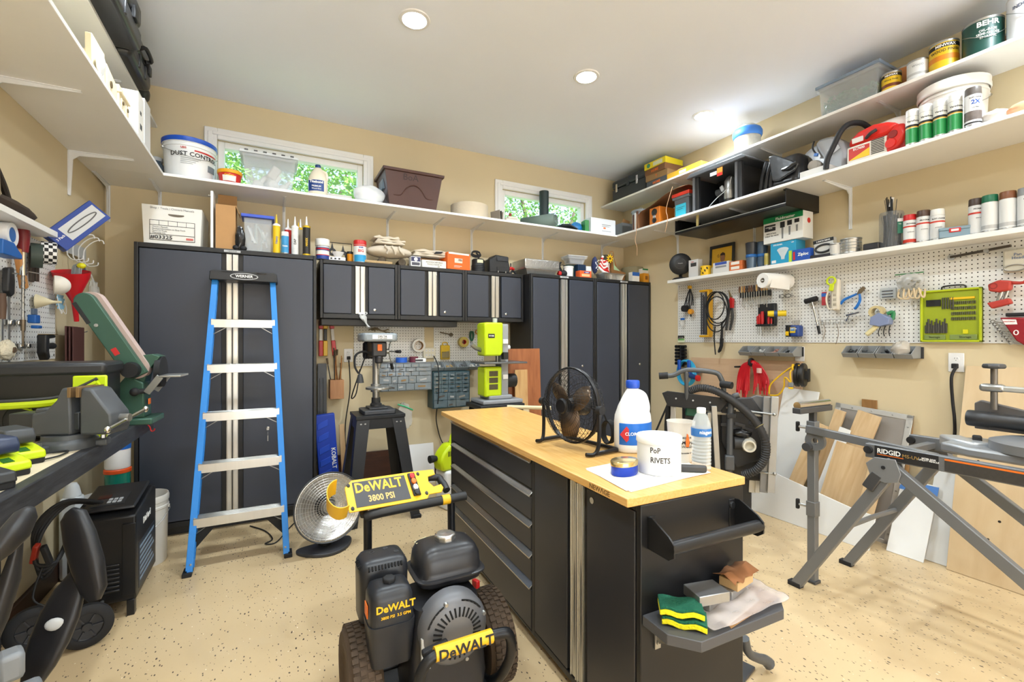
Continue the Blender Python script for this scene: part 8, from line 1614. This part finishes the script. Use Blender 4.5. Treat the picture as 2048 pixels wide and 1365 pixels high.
b.o('hose_coil', mat('#2fa3cf',.4), t); B().cyl((.07,-.06,-.05),(.16,-.10,-.06),.022,.018).o('nozzle_body', mat('#20407a',.4), t); B().lathe([(0,-.01),(.024,-.01),(.024,.01),(0,.01)], c=(.165,-.105,-.06), n=14, ax='x').o('red_end', RED, t)
t = T('extension_cord', 'bundle of red extension cord hung on a black hook', 'extension cord', at(1508,735,X=XQ-.04), -90); t.scale = (1.35, 1, 1); B().cyl((-.10,.04,.0),(-.10,-.06,.0),.008).cyl((0,.045,.03),(0,-.06,.03),.012).o('hook', RUB, t); RDC = mat('#c01522',.4)
for k in range(14):
    f = k/13; dx = .02+.085*f; b = B().tube([(-dx*.95,-.03-.02*math.sin(f*9),-.20-.03*(k%3)),(-dx*.9,-.03,-.08),(-dx*.55,-.035,.01+.012*f),(0,-.04+.004*k*.5,.045+.004*(k%4)),(dx*.55,-.035,.01+.012*f),(dx*1.0,-.03,-.08),(dx*1.1,-.03-.02*math.cos(f*7),-.22+.03*(k%4))], .0055, 7, sm=5); b.o('cord_loop', RDC, t)
B().torus((0,-.035,.045), .03, .008, 'x', 16, 6).o('strap', RUB, t); B().lathe([(0,-.02),(.016,-.02),(.016,.02),(0,.02)], c=(.06,-.05,-.02), n=14).o('plug', mat('#d8b0a8',.4), t)
t = T('cord_reel', 'black wall cord reel with a yellow cord and plug', 'cord reel', at(1601,750,X=XQ-.06), -90); t.rotation_euler.z = R(-72)
B().lathe([(0,-.035),(.085,-.035),(.092,-.028),(.092,-.01),(.08,-.006),(.08,.006),(.092,.01),(.092,.028),(.085,.035),(0,.035)], n=36, ax='x').o('drum', mat('#1c1b1a',.45), t); B().box(.03,.055,-.03,.03,-.03,.03).box(.05,.06,-.03,.03,-.05,.05).o('mount', RUB, t, bev=.004)
YC = mat('#e3b51a',.4); B().tube([(.0,-.03,.075),(-.05,-.05,.06),(-.14,-.05,-.02),(-.20,-.04,-.09),(-.21,-.03,-.16)], .006, 7, sm=6).o('feed_cord', YC, t); B().torus((-.035,-.065,.06), .02, .008, 'x', 16, 6).tube([(-.035,-.07,.05),(-.05,-.085,.02),(-.045,-.085,-.05)], .006, 7, sm=4).o('cord_knot', YC, t)
B().box(-.062,-.028,-.10,-.07,-.09,-.055).o('receptacle', GREY, t, bev=.005); B().box(-.060,-.030,-.098,-.072,-.105,-.09).o('receptacle_tip', YEL, t, bev=.003); B().tube([(-.045,-.085,-.06),(-.09,-.07,-.02),(-.10,-.06,-.10),(-.14,-.05,-.16),(-.2,-.04,-.17)], .006, 7, sm=5).o('loose_cord', YC, t)

# ================================================================ BOARDS LEANING ON THE RIGHT WALL
def rboard(name, label, y0, y1, h, x0, m, th=.012, cat='board', tiltx=0, group=None, x1=None):
    """board whose foot is at x0 and whose head rests on the wall; runs from y0 (far) to y1 (near)"""
    xt = (x1 if x1 else XR-.014); lean = math.degrees(math.atan2(xt-x0, h)); L_ = math.hypot(xt-x0, h)
    t = T(name, label, cat, (x0, (y0+y1)/2, .002), -90, group, rx=-lean); w = y0-y1
    t.rotation_euler = Euler((R(-lean), R(tiltx), R(-90)))
    B().box(-w/2,w/2,0,th,0,L_).o('board', m, t, bev=.0015); return t
PINE = wood('#c2a075','#d6bb92',3,(10,10,1)); PLY = wood('#cbb088','#d8c19c',2.5,(4,4,1)); WB = mat('#e6e6e4',.5,var=.03)
pb = rboard('plywood_sheet', 'large plywood sheet riddled with dark drilled holes behind the miter saw', 1.165, .10, 1.16, 3.42, PLY)
rd = random.Random(12)
for k in range(42):
    cx, cz = rd.choice(((-.35,.25),(-.33,.62),(-.15,1.0),(.05,1.02),(-.2,.35),(.1,.5),(-.40,.90))); x, z = cx+rd.gauss(0,.09), cz+rd.gauss(0,.07)
    if -.5 < x < .5 and .03 < z < 1.14: B().lathe([(0,-.0006),(.005+.004*rd.random(),-.0006),(.004,.0),(0,.0)], c=(x,0,z), n=10, ax='y').o('drilled_hole', mat('#2c2118',.9), pb)
rboard('white_sheet', 'taller white melamine sheet behind the blue taped one', 1.30, 1.175, .56, 3.46, WB, .006, group='white melamine sheets')
ws = rboard('white_sheet', 'white melamine sheet with blue masking tape along its top', 1.445, 1.26, .42, 3.395, WB, .006, group='white melamine sheets', x1=3.60)
B().box(-.095,.095,-.0006,0,.40,.46).o('masking_tape', mat('#4a7fc8',.6), ws)
rboard('plywood_offcut', 'brown plywood panel between the framed screen and the white sheets', 1.52, 1.42, .80, 3.54, wood('#9c7446','#b48a58',3,(8,8,1)), .012)
fs_ = T('screen_panel', 'grey panel in a riveted aluminium frame leaning on the right wall', 'panel', (3.50, 1.70, .002), -90); lean = math.degrees(math.atan2(.17,.84)); fs_.rotation_euler = Euler((R(-lean), R(4), R(-90))); w = .46; H = .86
B().box(-w/2,w/2,.004,.010,0,H).o('sheet', mat('#8f8983',.6), fs_); b = B()
for a in ((-w/2,-w/2+.035,0,H),(w/2-.035,w/2,0,H),(-w/2,w/2,H-.035,H),(-w/2,w/2,0,.035)): b.box(a[0],a[1],0,.014,a[2],a[3])
b.o('frame', mat('#c6c4bf',.4,.5), fs_, bev=.002)
for k in range(6):
    for x in (-w/2+.018, w/2-.018): B().lathe([(0,-.004),(.005,-.003),(.005,0),(0,0)], c=(x,0,.08+.14*k), n=8, ax='y').o('rivet', STEEL, fs_)
for k in range(3): B().lathe([(0,-.004),(.005,-.003),(.005,0),(0,0)], c=(-.12+.12*k,0,H-.018), n=8, ax='y').o('rivet', STEEL, fs_)
for y, w_, h_, x0, tl, lab in ((1.58,.09,.62,3.33,8,'tan plank leaning in front of the framed screen'),(1.83,.14,.84,3.44,14,'wide pine plank leaning left of the framed screen'),(1.98,.07,.83,3.44,12,'narrow pine plank leaning beside the white tall sheet'),(1.76,.24,.60,3.36,10,'broad smooth pine board before the framed screen'),(2.09,.10,.74,3.37,16,'knotty pine plank with a dark edge by the white tall sheet')):
    rboard('pine_plank', lab, y+w_/2, y-w_/2, h_, x0, PINE, .018, 'plank', tl, 'planks leaning on the right wall', x1=3.60 if x0 > 3.4 else x0+.13)
rboard('laminate_board', 'tall white laminate panel behind the table saw', 2.30, 2.03, .93, 3.45, WB, .012, tiltx=3, x1=3.66)
rboard('white_strip', 'narrow white laminate strip between pine planks', 1.95, 1.88, .72, 3.40, WB, .012, tiltx=14, x1=3.53)
t = T('long_white_panel', 'long low white laminate panel standing on edge along the right wall', 'panel', (3.29, 1.49, .001), -90, rx=-10)
B().prism([(-1.25,0),(0,0),(.02,.22),(-.1,.225),(-1.25,.43)], 0, .012, 'y').o('panel', WB, t, bev=.0015)
t = T('wood_offcut', 'small brown offcut tucked behind the framed screen', 'offcut', (XR-.013, yu(1738,XR-.013), .80), -90); B().box(-.045,.045,0,.012,-.3,.10).o('offcut', wood('#8a6238','#a07848',5,(6,1,1)), t, bev=.001)
# ================================================================ FOLDED TABLE SAW
ts = T('table_saw', 'folded portable table saw with a black hose standing behind the island', 'table saw', (2.80, 2.30, 0), -47)
def tl(u, v, y=0):   # point of the saw's own plane (local y offset) under a picture position
    d = ray(u, v); a = R(-47); ex = Vector((math.cos(a), math.sin(a), 0)); ey = Vector((-math.sin(a), math.cos(a), 0)); o = Vector((2.80, 2.30, 0))
    # solve (C + t d - o).ey = y
    C0 = Vector((0, 0, CH)); tt = (y-(C0-o).dot(ey))/d.dot(ey); p = C0+d*tt-o
    return Vector((p.dot(ex), y, p.z))
TG = mat('#55575a',.45,.3); TBK = mat('#1e1f22',.5,var=.2)
hb = B().tube([tl(1325,751,-.14), tl(1345,751,-.14), tl(1365,742,-.14), tl(1385,740,-.14), tl(1430,745,-.14), tl(1442,757,-.14), tl(1447,775,-.14), tl(1447,800,-.14)], .017, 12, sm=4).tube([tl(1372,742,-.14), tl(1373,770,-.14), tl(1373,800,-.12)], .015, 10).o('handle_bar', TG, ts)
for q in (tl(1318,752,-.14), ): B().cyl(q, tl(1336,751,-.14), .024, n=16).o('handle_grip', RUB, ts)
B().cyl(tl(1442,768,-.16), tl(1464,771,-.2), .024, n=16).o('handle_grip', RUB, ts)
a0, a1, a2, a3 = tl(1324,786,-.13), tl(1448,796,-.13), tl(1440,824,-.13), tl(1335,812,-.13)
B().prism([(p.x,p.z) for p in (a3, a2, tl(1456,805,-.13), a1, tl(1335,782,-.13), a0)], -.135, -.12, 'y').o('end_plate', mat('#232427',.45,.3), ts, bev=.004)
for k in range(7): p = tl(1335+17*k, 795+2*k, -.137); B().lathe([(0,-.003),(.006,-.003),(.006,0),(0,0)], c=p, n=10, ax='y').o('plate_hole', LGREY if k % 2 else INK, ts)
for u0, v0, u1, v1, w, y in ((1346,800,1348,985,.035,-.10),(1428,812,1438,985,.035,-.145),(1419,825,1416,985,.028,-.12)): B().bar(tl(u0,v0,y), tl(u1,v1,y), w, .03, up=(0,1,0)).o('aluminium_leg', mat('#b9b9b6',.35,.7), ts, bev=.003)
B().tube([tl(1478,790,-.14), tl(1466,795,-.14), tl(1462,815,-.14), tl(1460,850,-.14), tl(1459,955,-.14)], .020, 12, sm=4).o('bent_tube', TG, ts); p = tl(1459,925,-.15); B().obox(p,(.06,.05,.10)).o('tube_clamp', TG, ts, bev=.008); B().obox(tl(1463,832,-.16),(.06,.02,.03)).o('wing_lever', TBK, ts, bev=.004)
m0, m1 = tl(1365,810,0), tl(1530,800,0)
B().box(m0.x, m1.x-.02, -.05, .14, .33, tl(1450,815,0).z).o('saw_housing', TBK, ts, bev=.02)
B().prism([(tl(1470,960,0).x,.42),(tl(1525,935,0).x,.5),(tl(1530,830,0).x,.78),(tl(1500,800,0).x,.92),(tl(1440,800,0).x,.9),(tl(1440,900,0).x,.6)], -.08, -.05, 'y').o('blade_shroud', mat('#2c2d31',.5,var=.3), ts, bev=.008)
B().prism([(p.x,p.z) for p in (tl(1370,830,-.06), tl(1410,835,-.06), tl(1410,800,-.06), tl(1372,800,-.06))], -.09, -.05, 'y').o('green_motor', mat('#12503c',.45), ts, bev=.008)
for k in range(6): p = tl(1392+20*k, 815+6*(k%3), -.08); B().bar(p, p+Vector((.10,0,-.012*(k%2))), .012, .012).o('trunnion_rod', STEEL, ts)
for k in range(5): B().obox(tl(1452+14*k, 850+9*(k%2), -.082),(.07,.012,.02),(0,6*k,0)).o('ribbing', mat('#3a3b40',.4), ts, bev=.003)
B().sph(tl(1482,867,-.10), (.07,.03,.03), 14, 8, jit=.1).o('black_bag', mat('#101012',.25), ts)
B().lathe([(.0,.0),(.05,.0),(.052,-.03),(.045,-.05),(.045,-.075),(.040,-.10),(.030,-.10),(.030,-.06),(0,-.06)], c=tl(1495,887,-.06), n=26, ax='y').o('dust_port', mat('#e4dfd0',.4), ts); B().cyl(tl(1468,885,-.09), tl(1488,886,-.09), .045, n=20).o('port_collar', DGREY, ts)
for u0, w, y in ((1512,.045,-.02),(1522,.03,-.03)): B().bar(tl(u0,795,y), tl(u0-8,985,y), w, .02, up=(0,1,0)).o('side_rail', mat('#c4c4c1',.35,.7), ts, bev=.003)
for u0, w, y, m_ in ((1535,.05,-.12,mat('#8d8f92',.35,.7)),(1550,.045,-.14,mat('#b5b6b6',.35,.7))): B().bar(tl(u0,793,y), tl(u0-8,985,y), w, .015, up=(0,1,0)).o('fence_rail', m_, ts, bev=.003)
for v in (829, 948): B().cyl(tl(1492,v-7,-.10), tl(1548,v,-.15), .007, n=8).sph(tl(1549,v,-.152), .012, 10, 8).o('cross_bolt', STEEL, ts)
B().prism([(p.x,p.z) for p in (tl(1485,800,-.05), tl(1500,795,-.05), tl(1512,790,-.05), tl(1526,793,-.05), tl(1526,830,-.05), tl(1490,835,-.05))], -.07, -.04, 'y').o('corner_casting', mat('#6a6c70',.4,.4), ts, bev=.004)
# ribbed hose
hp = [tl(1378,783,-.10), tl(1400,776,-.12), tl(1432,782,-.16), tl(1470,805,-.17), tl(1508,840,-.18), tl(1530,880,-.18), tl(1530,915,-.18), tl(1512,940,-.17), tl(1486,950,-.14)]
q = []
for i in range(len(hp)-1):
    for k in range(14):
        t_ = k/14; p0, p1, p2, p3 = hp[max(i-1,0)], hp[i], hp[i+1], hp[min(i+2,len(hp)-1)]; q.append(.5*((2*p1)+(p2-p0)*t_+(2*p0-5*p1+4*p2-p3)*t_*t_+(3*p1-p0-3*p2+p3)*t_**3))
B().tube(q, [.028 if i % 2 else .0245 for i in range(len(q))], 14).o('ribbed_hose', mat('#2a2a2c',.55), ts); o = B().torus((0,0,0), .029, .003, 'y', 20, 6).o('hose_clamp', mat('#8f8458',.4,.5), ts); o.location = tl(1519,853,-.18); o.rotation_euler = (R(50), 0, R(60))
B().tube([tl(1338,810,-.05), tl(1334,850,-.05), tl(1336,900,-.05), tl(1345,985,-.05)], .02, 10, sm=4).o('rear_hose', RUB, ts)
B().lathe([(0,-.03),(.10,-.03),(.11,-.015),(.11,.015),(.10,.03),(0,.03)], c=(.12,-.02,.115), n=30, ax='y').o('wheel', RUB, ts); B().lathe([(0,-.03),(.10,-.03),(.11,-.015),(.11,.015),(.10,.03),(0,.03)], c=(-.25,-.02,.115), n=30, ax='y').o('wheel', RUB, ts)
B().box(-.30,.30,-.02,.08,.10,.34).o('stand_base', TBK, ts, bev=.01); B().cyl((-.28,-.05,.115),(.15,-.05,.115),.01).o('axle', STEEL, ts)
lg = tl(1300,880,.1)
B().bar((lg.x-.02,.1,.45),(lg.x+.16,.05,.90),.012,.012).o('brace_rod', RUB, ts)

# ================================================================ MITER SAW STAND AND SAW
GS = mat('#77797c',.42,.35,var=.08); GD = mat('#4a4b4e',.45,.3)
ms = T('saw_stand', 'grey folding miter saw stand with black lettered rail', 'saw stand', (2.50, .85, 0))
def mp_(X, Y, Z): return (X-2.50, Y-.85, Z)
RX0, RX1 = 2.50, 2.93   # front and rear rail
for X, nm in ((RX0,'front_rail'),(RX1,'rear_rail')): B().bar(mp_(X,1.14,.795), mp_(X,-.35,.795), .035, .065).o(nm, GS, ms, bev=.004)
for Y in (1.05, .0): B().bar(mp_(RX0,Y,.79), mp_(RX1,Y,.79), .035, .03).o('cross_bar', GS, ms, bev=.003)
B().box(-.0195,-.0178,.02,.25,.768,.825).o('name_plate', INK, ms); txt('RIDGID', .030, WINK, ms, (-.0200,.195,.802), (90,0,-90), bold=.02, sx=.9); txt('MS-UV', .021, mat('#a8884a',.5,var=0), ms, (-.0200,.115,.798), (90,0,-90), bold=.0); txt('MITER SAW\nUTILITY VEHICLE', .0092, WINK, ms, (-.0200,.052,.80), (90,0,-90), bold=.02)
B().box(-.0200,-.0196,.14,.24,.785,.788).o('orange_line', ORANGE, ms)
B().box(-.0195,-.0178,-.28,-.0,.768,.82).o('warning_plate', mat('#3a3836',.5,var=.4,vs=90), ms); B().box(-.0200,-.0194,-.28,-.0,.812,.819).o('orange_strip', ORANGE, ms)
B().lathe([(0,-.012),(.017,-.012),(.019,0),(0,0)], c=(-.018,.275,.80), n=16, ax='x').o('rail_knob', RUB, ms)
B().lathe([(0,-.012),(.017,-.012),(.019,0),(0,0)], c=(RX1-2.5-.018,.28,.80), n=16, ax='x').o('rail_knob', RUB, ms)
B().box(RX1-2.5-.0195,RX1-2.5-.018,-.03,.04,.775,.82).o('warning_sticker', WPL, ms); B().torus((RX1-2.5-.0205,.005,.797), .016, .002, 'x', 18, 5).bar((RX1-2.5-.0205,-.007,.787),(RX1-2.5-.0205,.017,.808),.002).o('prohibition_mark', RED, ms)
for X, s in ((RX0-.02,0),(RX1+.05,1)):   # crossed legs
    l_ = B().bar(mp_(X,1.455,.012), mp_(X,1.02,.745), .034, .05, up=(0,1,0)).o('leg', GS, ms, bev=.004); B().obox(mp_(X,1.462,.012),(.04,.065,.024),(0,0,0)).o('foot_cap', RUB, l_, bev=.003)
    l_ = B().bar(mp_(X,1.06,.76), mp_(X,.10,.0+.012), .034, .05, up=(0,1,0)).o('leg', GS, ms, bev=.004); B().obox(mp_(X,.095,.012),(.04,.065,.024)).o('foot_cap', RUB, l_, bev=.003)
    B().prism([(.14,.72),(.16,.78),(.24,.775),(.275,.74),(.255,.68),(.20,.665),(.15,.68)], X-2.5-.024, X-2.5-.018, 'x').prism([(.14,.72),(.16,.78),(.24,.775),(.275,.74),(.255,.68),(.20,.665),(.15,.68)], X-2.5+.018, X-2.5+.024, 'x').o('hinge_plate', mat('#85878a',.42,.35), ms, bev=.002)
    B().cyl((X-2.5-.028,.205,.735),(X-2.5+.028,.205,.735),.008,n=10).o('hinge_pin', RUB, ms)
B().tube([mp_(RX0-.02,1.22,.40), mp_(2.7,1.20,.42), mp_(RX1+.05,1.22,.40)], .012, 8).o('leg_brace', GS, ms)
B().obox(mp_(RX0-.02,1.10,.66),(.05,.05,.09),(28,0,0)).o('leg_latch', GD, ms, bev=.006)
B().tube([mp_(RX1,1.05,.72), mp_(2.75,.95,.72), mp_(2.72,.75,.75)], .016, 10).o('lift_lever', RUB, ms)
# extension arm and outfeed roller
B().bar(mp_(2.56,1.45,.835), mp_(2.56,.9,.80), .028, .04).o('extension_arm', GS, ms, bev=.003)
XP_, YP_ = 2.60, 1.44
B().bar(mp_(XP_,YP_,.012), mp_(XP_,YP_,.76), .04, .04).o('support_post', GS, ms, bev=.003); B().obox(mp_(XP_,YP_,.008),(.055,.055,.016)).o('post_foot', GD, ms, bev=.003); B().bar(mp_(XP_,YP_,.36), mp_(XP_,YP_,.44), .048, .048).o('post_sleeve', GS, ms, bev=.003)
B().bar(mp_(XP_,YP_,.74), mp_(XP_,YP_,.93), .028, .028).o('inner_post', GD, ms); B().bar(mp_(XP_,YP_,.79), mp_(XP_,YP_,.875), .045, .045).o('upper_sleeve', GS, ms, bev=.003)
B().lathe([(.018,-.01),(.05,-.01),(.05,.01),(.018,.01),(.018,-.01)], c=mp_(XP_-.03,YP_-.03,.775), n=24, ax='x').o('quadrant_plate', GS, ms); B().lathe([(0,-.02),(.022,-.02),(.024,.02),(0,.02)], c=mp_(XP_-.045,YP_,.74), n=18, ax='x').o('pivot_boss', GD, ms)
for z in (.835, .405): k_ = B().cyl(mp_(XP_,YP_+.02,z), mp_(XP_-.01,YP_+.07,z), .008, n=8).o('clamp_screw', STEEL, ms); B().obox(mp_(XP_-.01,YP_+.075,z),(.02,.018,.055),(0,0,10)).o('knob_wing', RUB, k_, bev=.005)
B().box(XP_-2.5-.15,XP_-2.5+.15,YP_-.85-.022,YP_-.85+.022,.925,.955).o('roller_bracket', GD, ms, bev=.003); B().cyl(mp_(XP_-.145,YP_,.968), mp_(XP_+.145,YP_,.968), .019, n=20).o('roller', CHROME, ms); 
# miter saw
mt = T('miter_saw', 'grey miter saw clamped on the stand at the right edge', 'miter saw', (2.74, .60, .83), -90)
B().prism([(-.30,-.16),(-.20,-.20),(.26,-.20),(.28,-.12),(.26,.12),(-.26,.12),(-.30,.05)], 0, .04, 'z').o('base', mat('#9b9da0',.4,.5), mt, bev=.01)
B().prism([(-.36,.0),(-.30,-.08),(-.20,-.12),(-.16,-.06),(-.25,.0),(-.30,.05)], .0, .05, 'z').o('base_ear', mat('#b3b5b7',.35,.5), mt, bev=.01)
B().lathe([(0,.04),(.17,.04),(.17,.075),(.14,.085),(0,.085)], c=(-.0,-.06,0), n=36).o('turntable', mat('#8b8d90',.4,.5), mt)
B().prism([(-.26,.085),(-.26,.20),(-.24,.215),(-.10,.185),(-.07,.19),(-.05,.225),(-.01,.225),(.02,.20),(.02,.085)], .07, .095, 'y').o('fence', mat('#6d6a69',.4,.4), mt, bev=.004)
B().lathe([(0,-.27),(.034,-.27),(.036,-.262),(.036,-.20),(.033,-.196),(.033,.2),(0,.2)], c=(0,.035,.135), n=24, ax='x').o('slide_tube', mat('#26272a',.4), mt)
B().prism([(-.12,.04),(-.02,.04),(.04,.14),(.02,.25),(-.06,.20)], .1, .15, 'y').o('arm_pivot', GD, mt, bev=.01)
B().lathe([(.08,.09),(.085,.12),(.07,.15),(0,.16)], c=(.06,-.08,0), n=24).o('motor', RUB, mt)
B().cyl((-.19,.05,.18),(-.19,.05,.36),.012,n=12).o('clamp_screw', mat('#6f6a64',.4,.6), mt); B().lathe([(0,0),(.035,0),(.04,.008),(.036,.02),(0,.022)], c=(-.19,.05,.36), n=7).o('clamp_knob', GD, mt, bev=.003)
B().bar((-.235,.05,.275),(.15,.05,.268),.03,.024).o('clamp_arm', mat('#bdbdb8',.35,.5), mt, bev=.006); B().obox((-.195,.05,.275),(.08,.04,.034)).o('clamp_nut', STEEL, mt, bev=.012)
B().obox((-.22,-.03,.05),(.03,.03,.04),(0,0,20)).o('bevel_lock', RUB, mt, bev=.006)
# ================================================================ ROLLER STAND BEHIND THE ISLAND
rs_ = T('folded_stand', 'folded grey roller stand legs beside the right end of the island', 'stand', (1.58, 1.16, 0), 15)
B().bar((-.02,.03,.0),(-.09,.10,.52),.022,.03).bar((.015,.02,.0),(-.055,.09,.52),.022,.03).o('leg_pair', GD, rs_, bev=.003)
B().tube([(.03,-.02,.16),(.05,-.03,.10),(.10,-.05,.065),(.13,-.06,.05),(.15,-.07,.03)], [.020,.016,.018,.02,.024], 10, sm=4).o('foot_casting', mat('#5d5f62',.4,.5), rs_); B().box(-.13,.12,-.03,.06,.0,.012).o('floor_plate', GD, rs_, bev=.003); B().box(-.08,-.02,.06,.12,.30,.36).o('latch_block', RUB, rs_, bev=.006)
# ================================================================ LAST SMALL THINGS ON THE FLOOR
t = T('brown_plank', 'dark brown plank standing on edge against the back wall', 'plank', (.75, YB-.024, 0)); B().box(-.38,.40,-.02,0,0,.33).o('plank', wood('#3a2018','#4c2c20',4,(1,10,10)), t, bev=.002)
fl = lambda u, v, z=.006: at(u, v, Z=z)
tag(B().tube([fl(500,1052),fl(530,1062),fl(545,1078),fl(530,1088),fl(552,1085),fl(575,1060),fl(590,1045)], .004, 6, sm=6).o('power_cable', RUB), 'thin black cable lying on the floor behind the step ladder', 'cable')
a, b_ = fl(912,1298,.008), fl(975,1372,.008)
tag(B().bar(a, b_, .022, .014).o('wood_strip', wood('#c4a06c','#d8b988',5,(8,8,8)), bev=.001), 'thin bare wood strip lying on the floor under the pressure washer', 'wood')
t = T('glove_hook', 'small red plastic hook under the far end of the bench', 'hook', (fx(3.0)+.001, 3.0, BZ-.055)); B().tube([(0,0,.02),(.008,0,.01),(.014,0,-.012),(.026,0,-.010),(.028,0,.0)], .003, 6, sm=4).o('hook', RED, t)
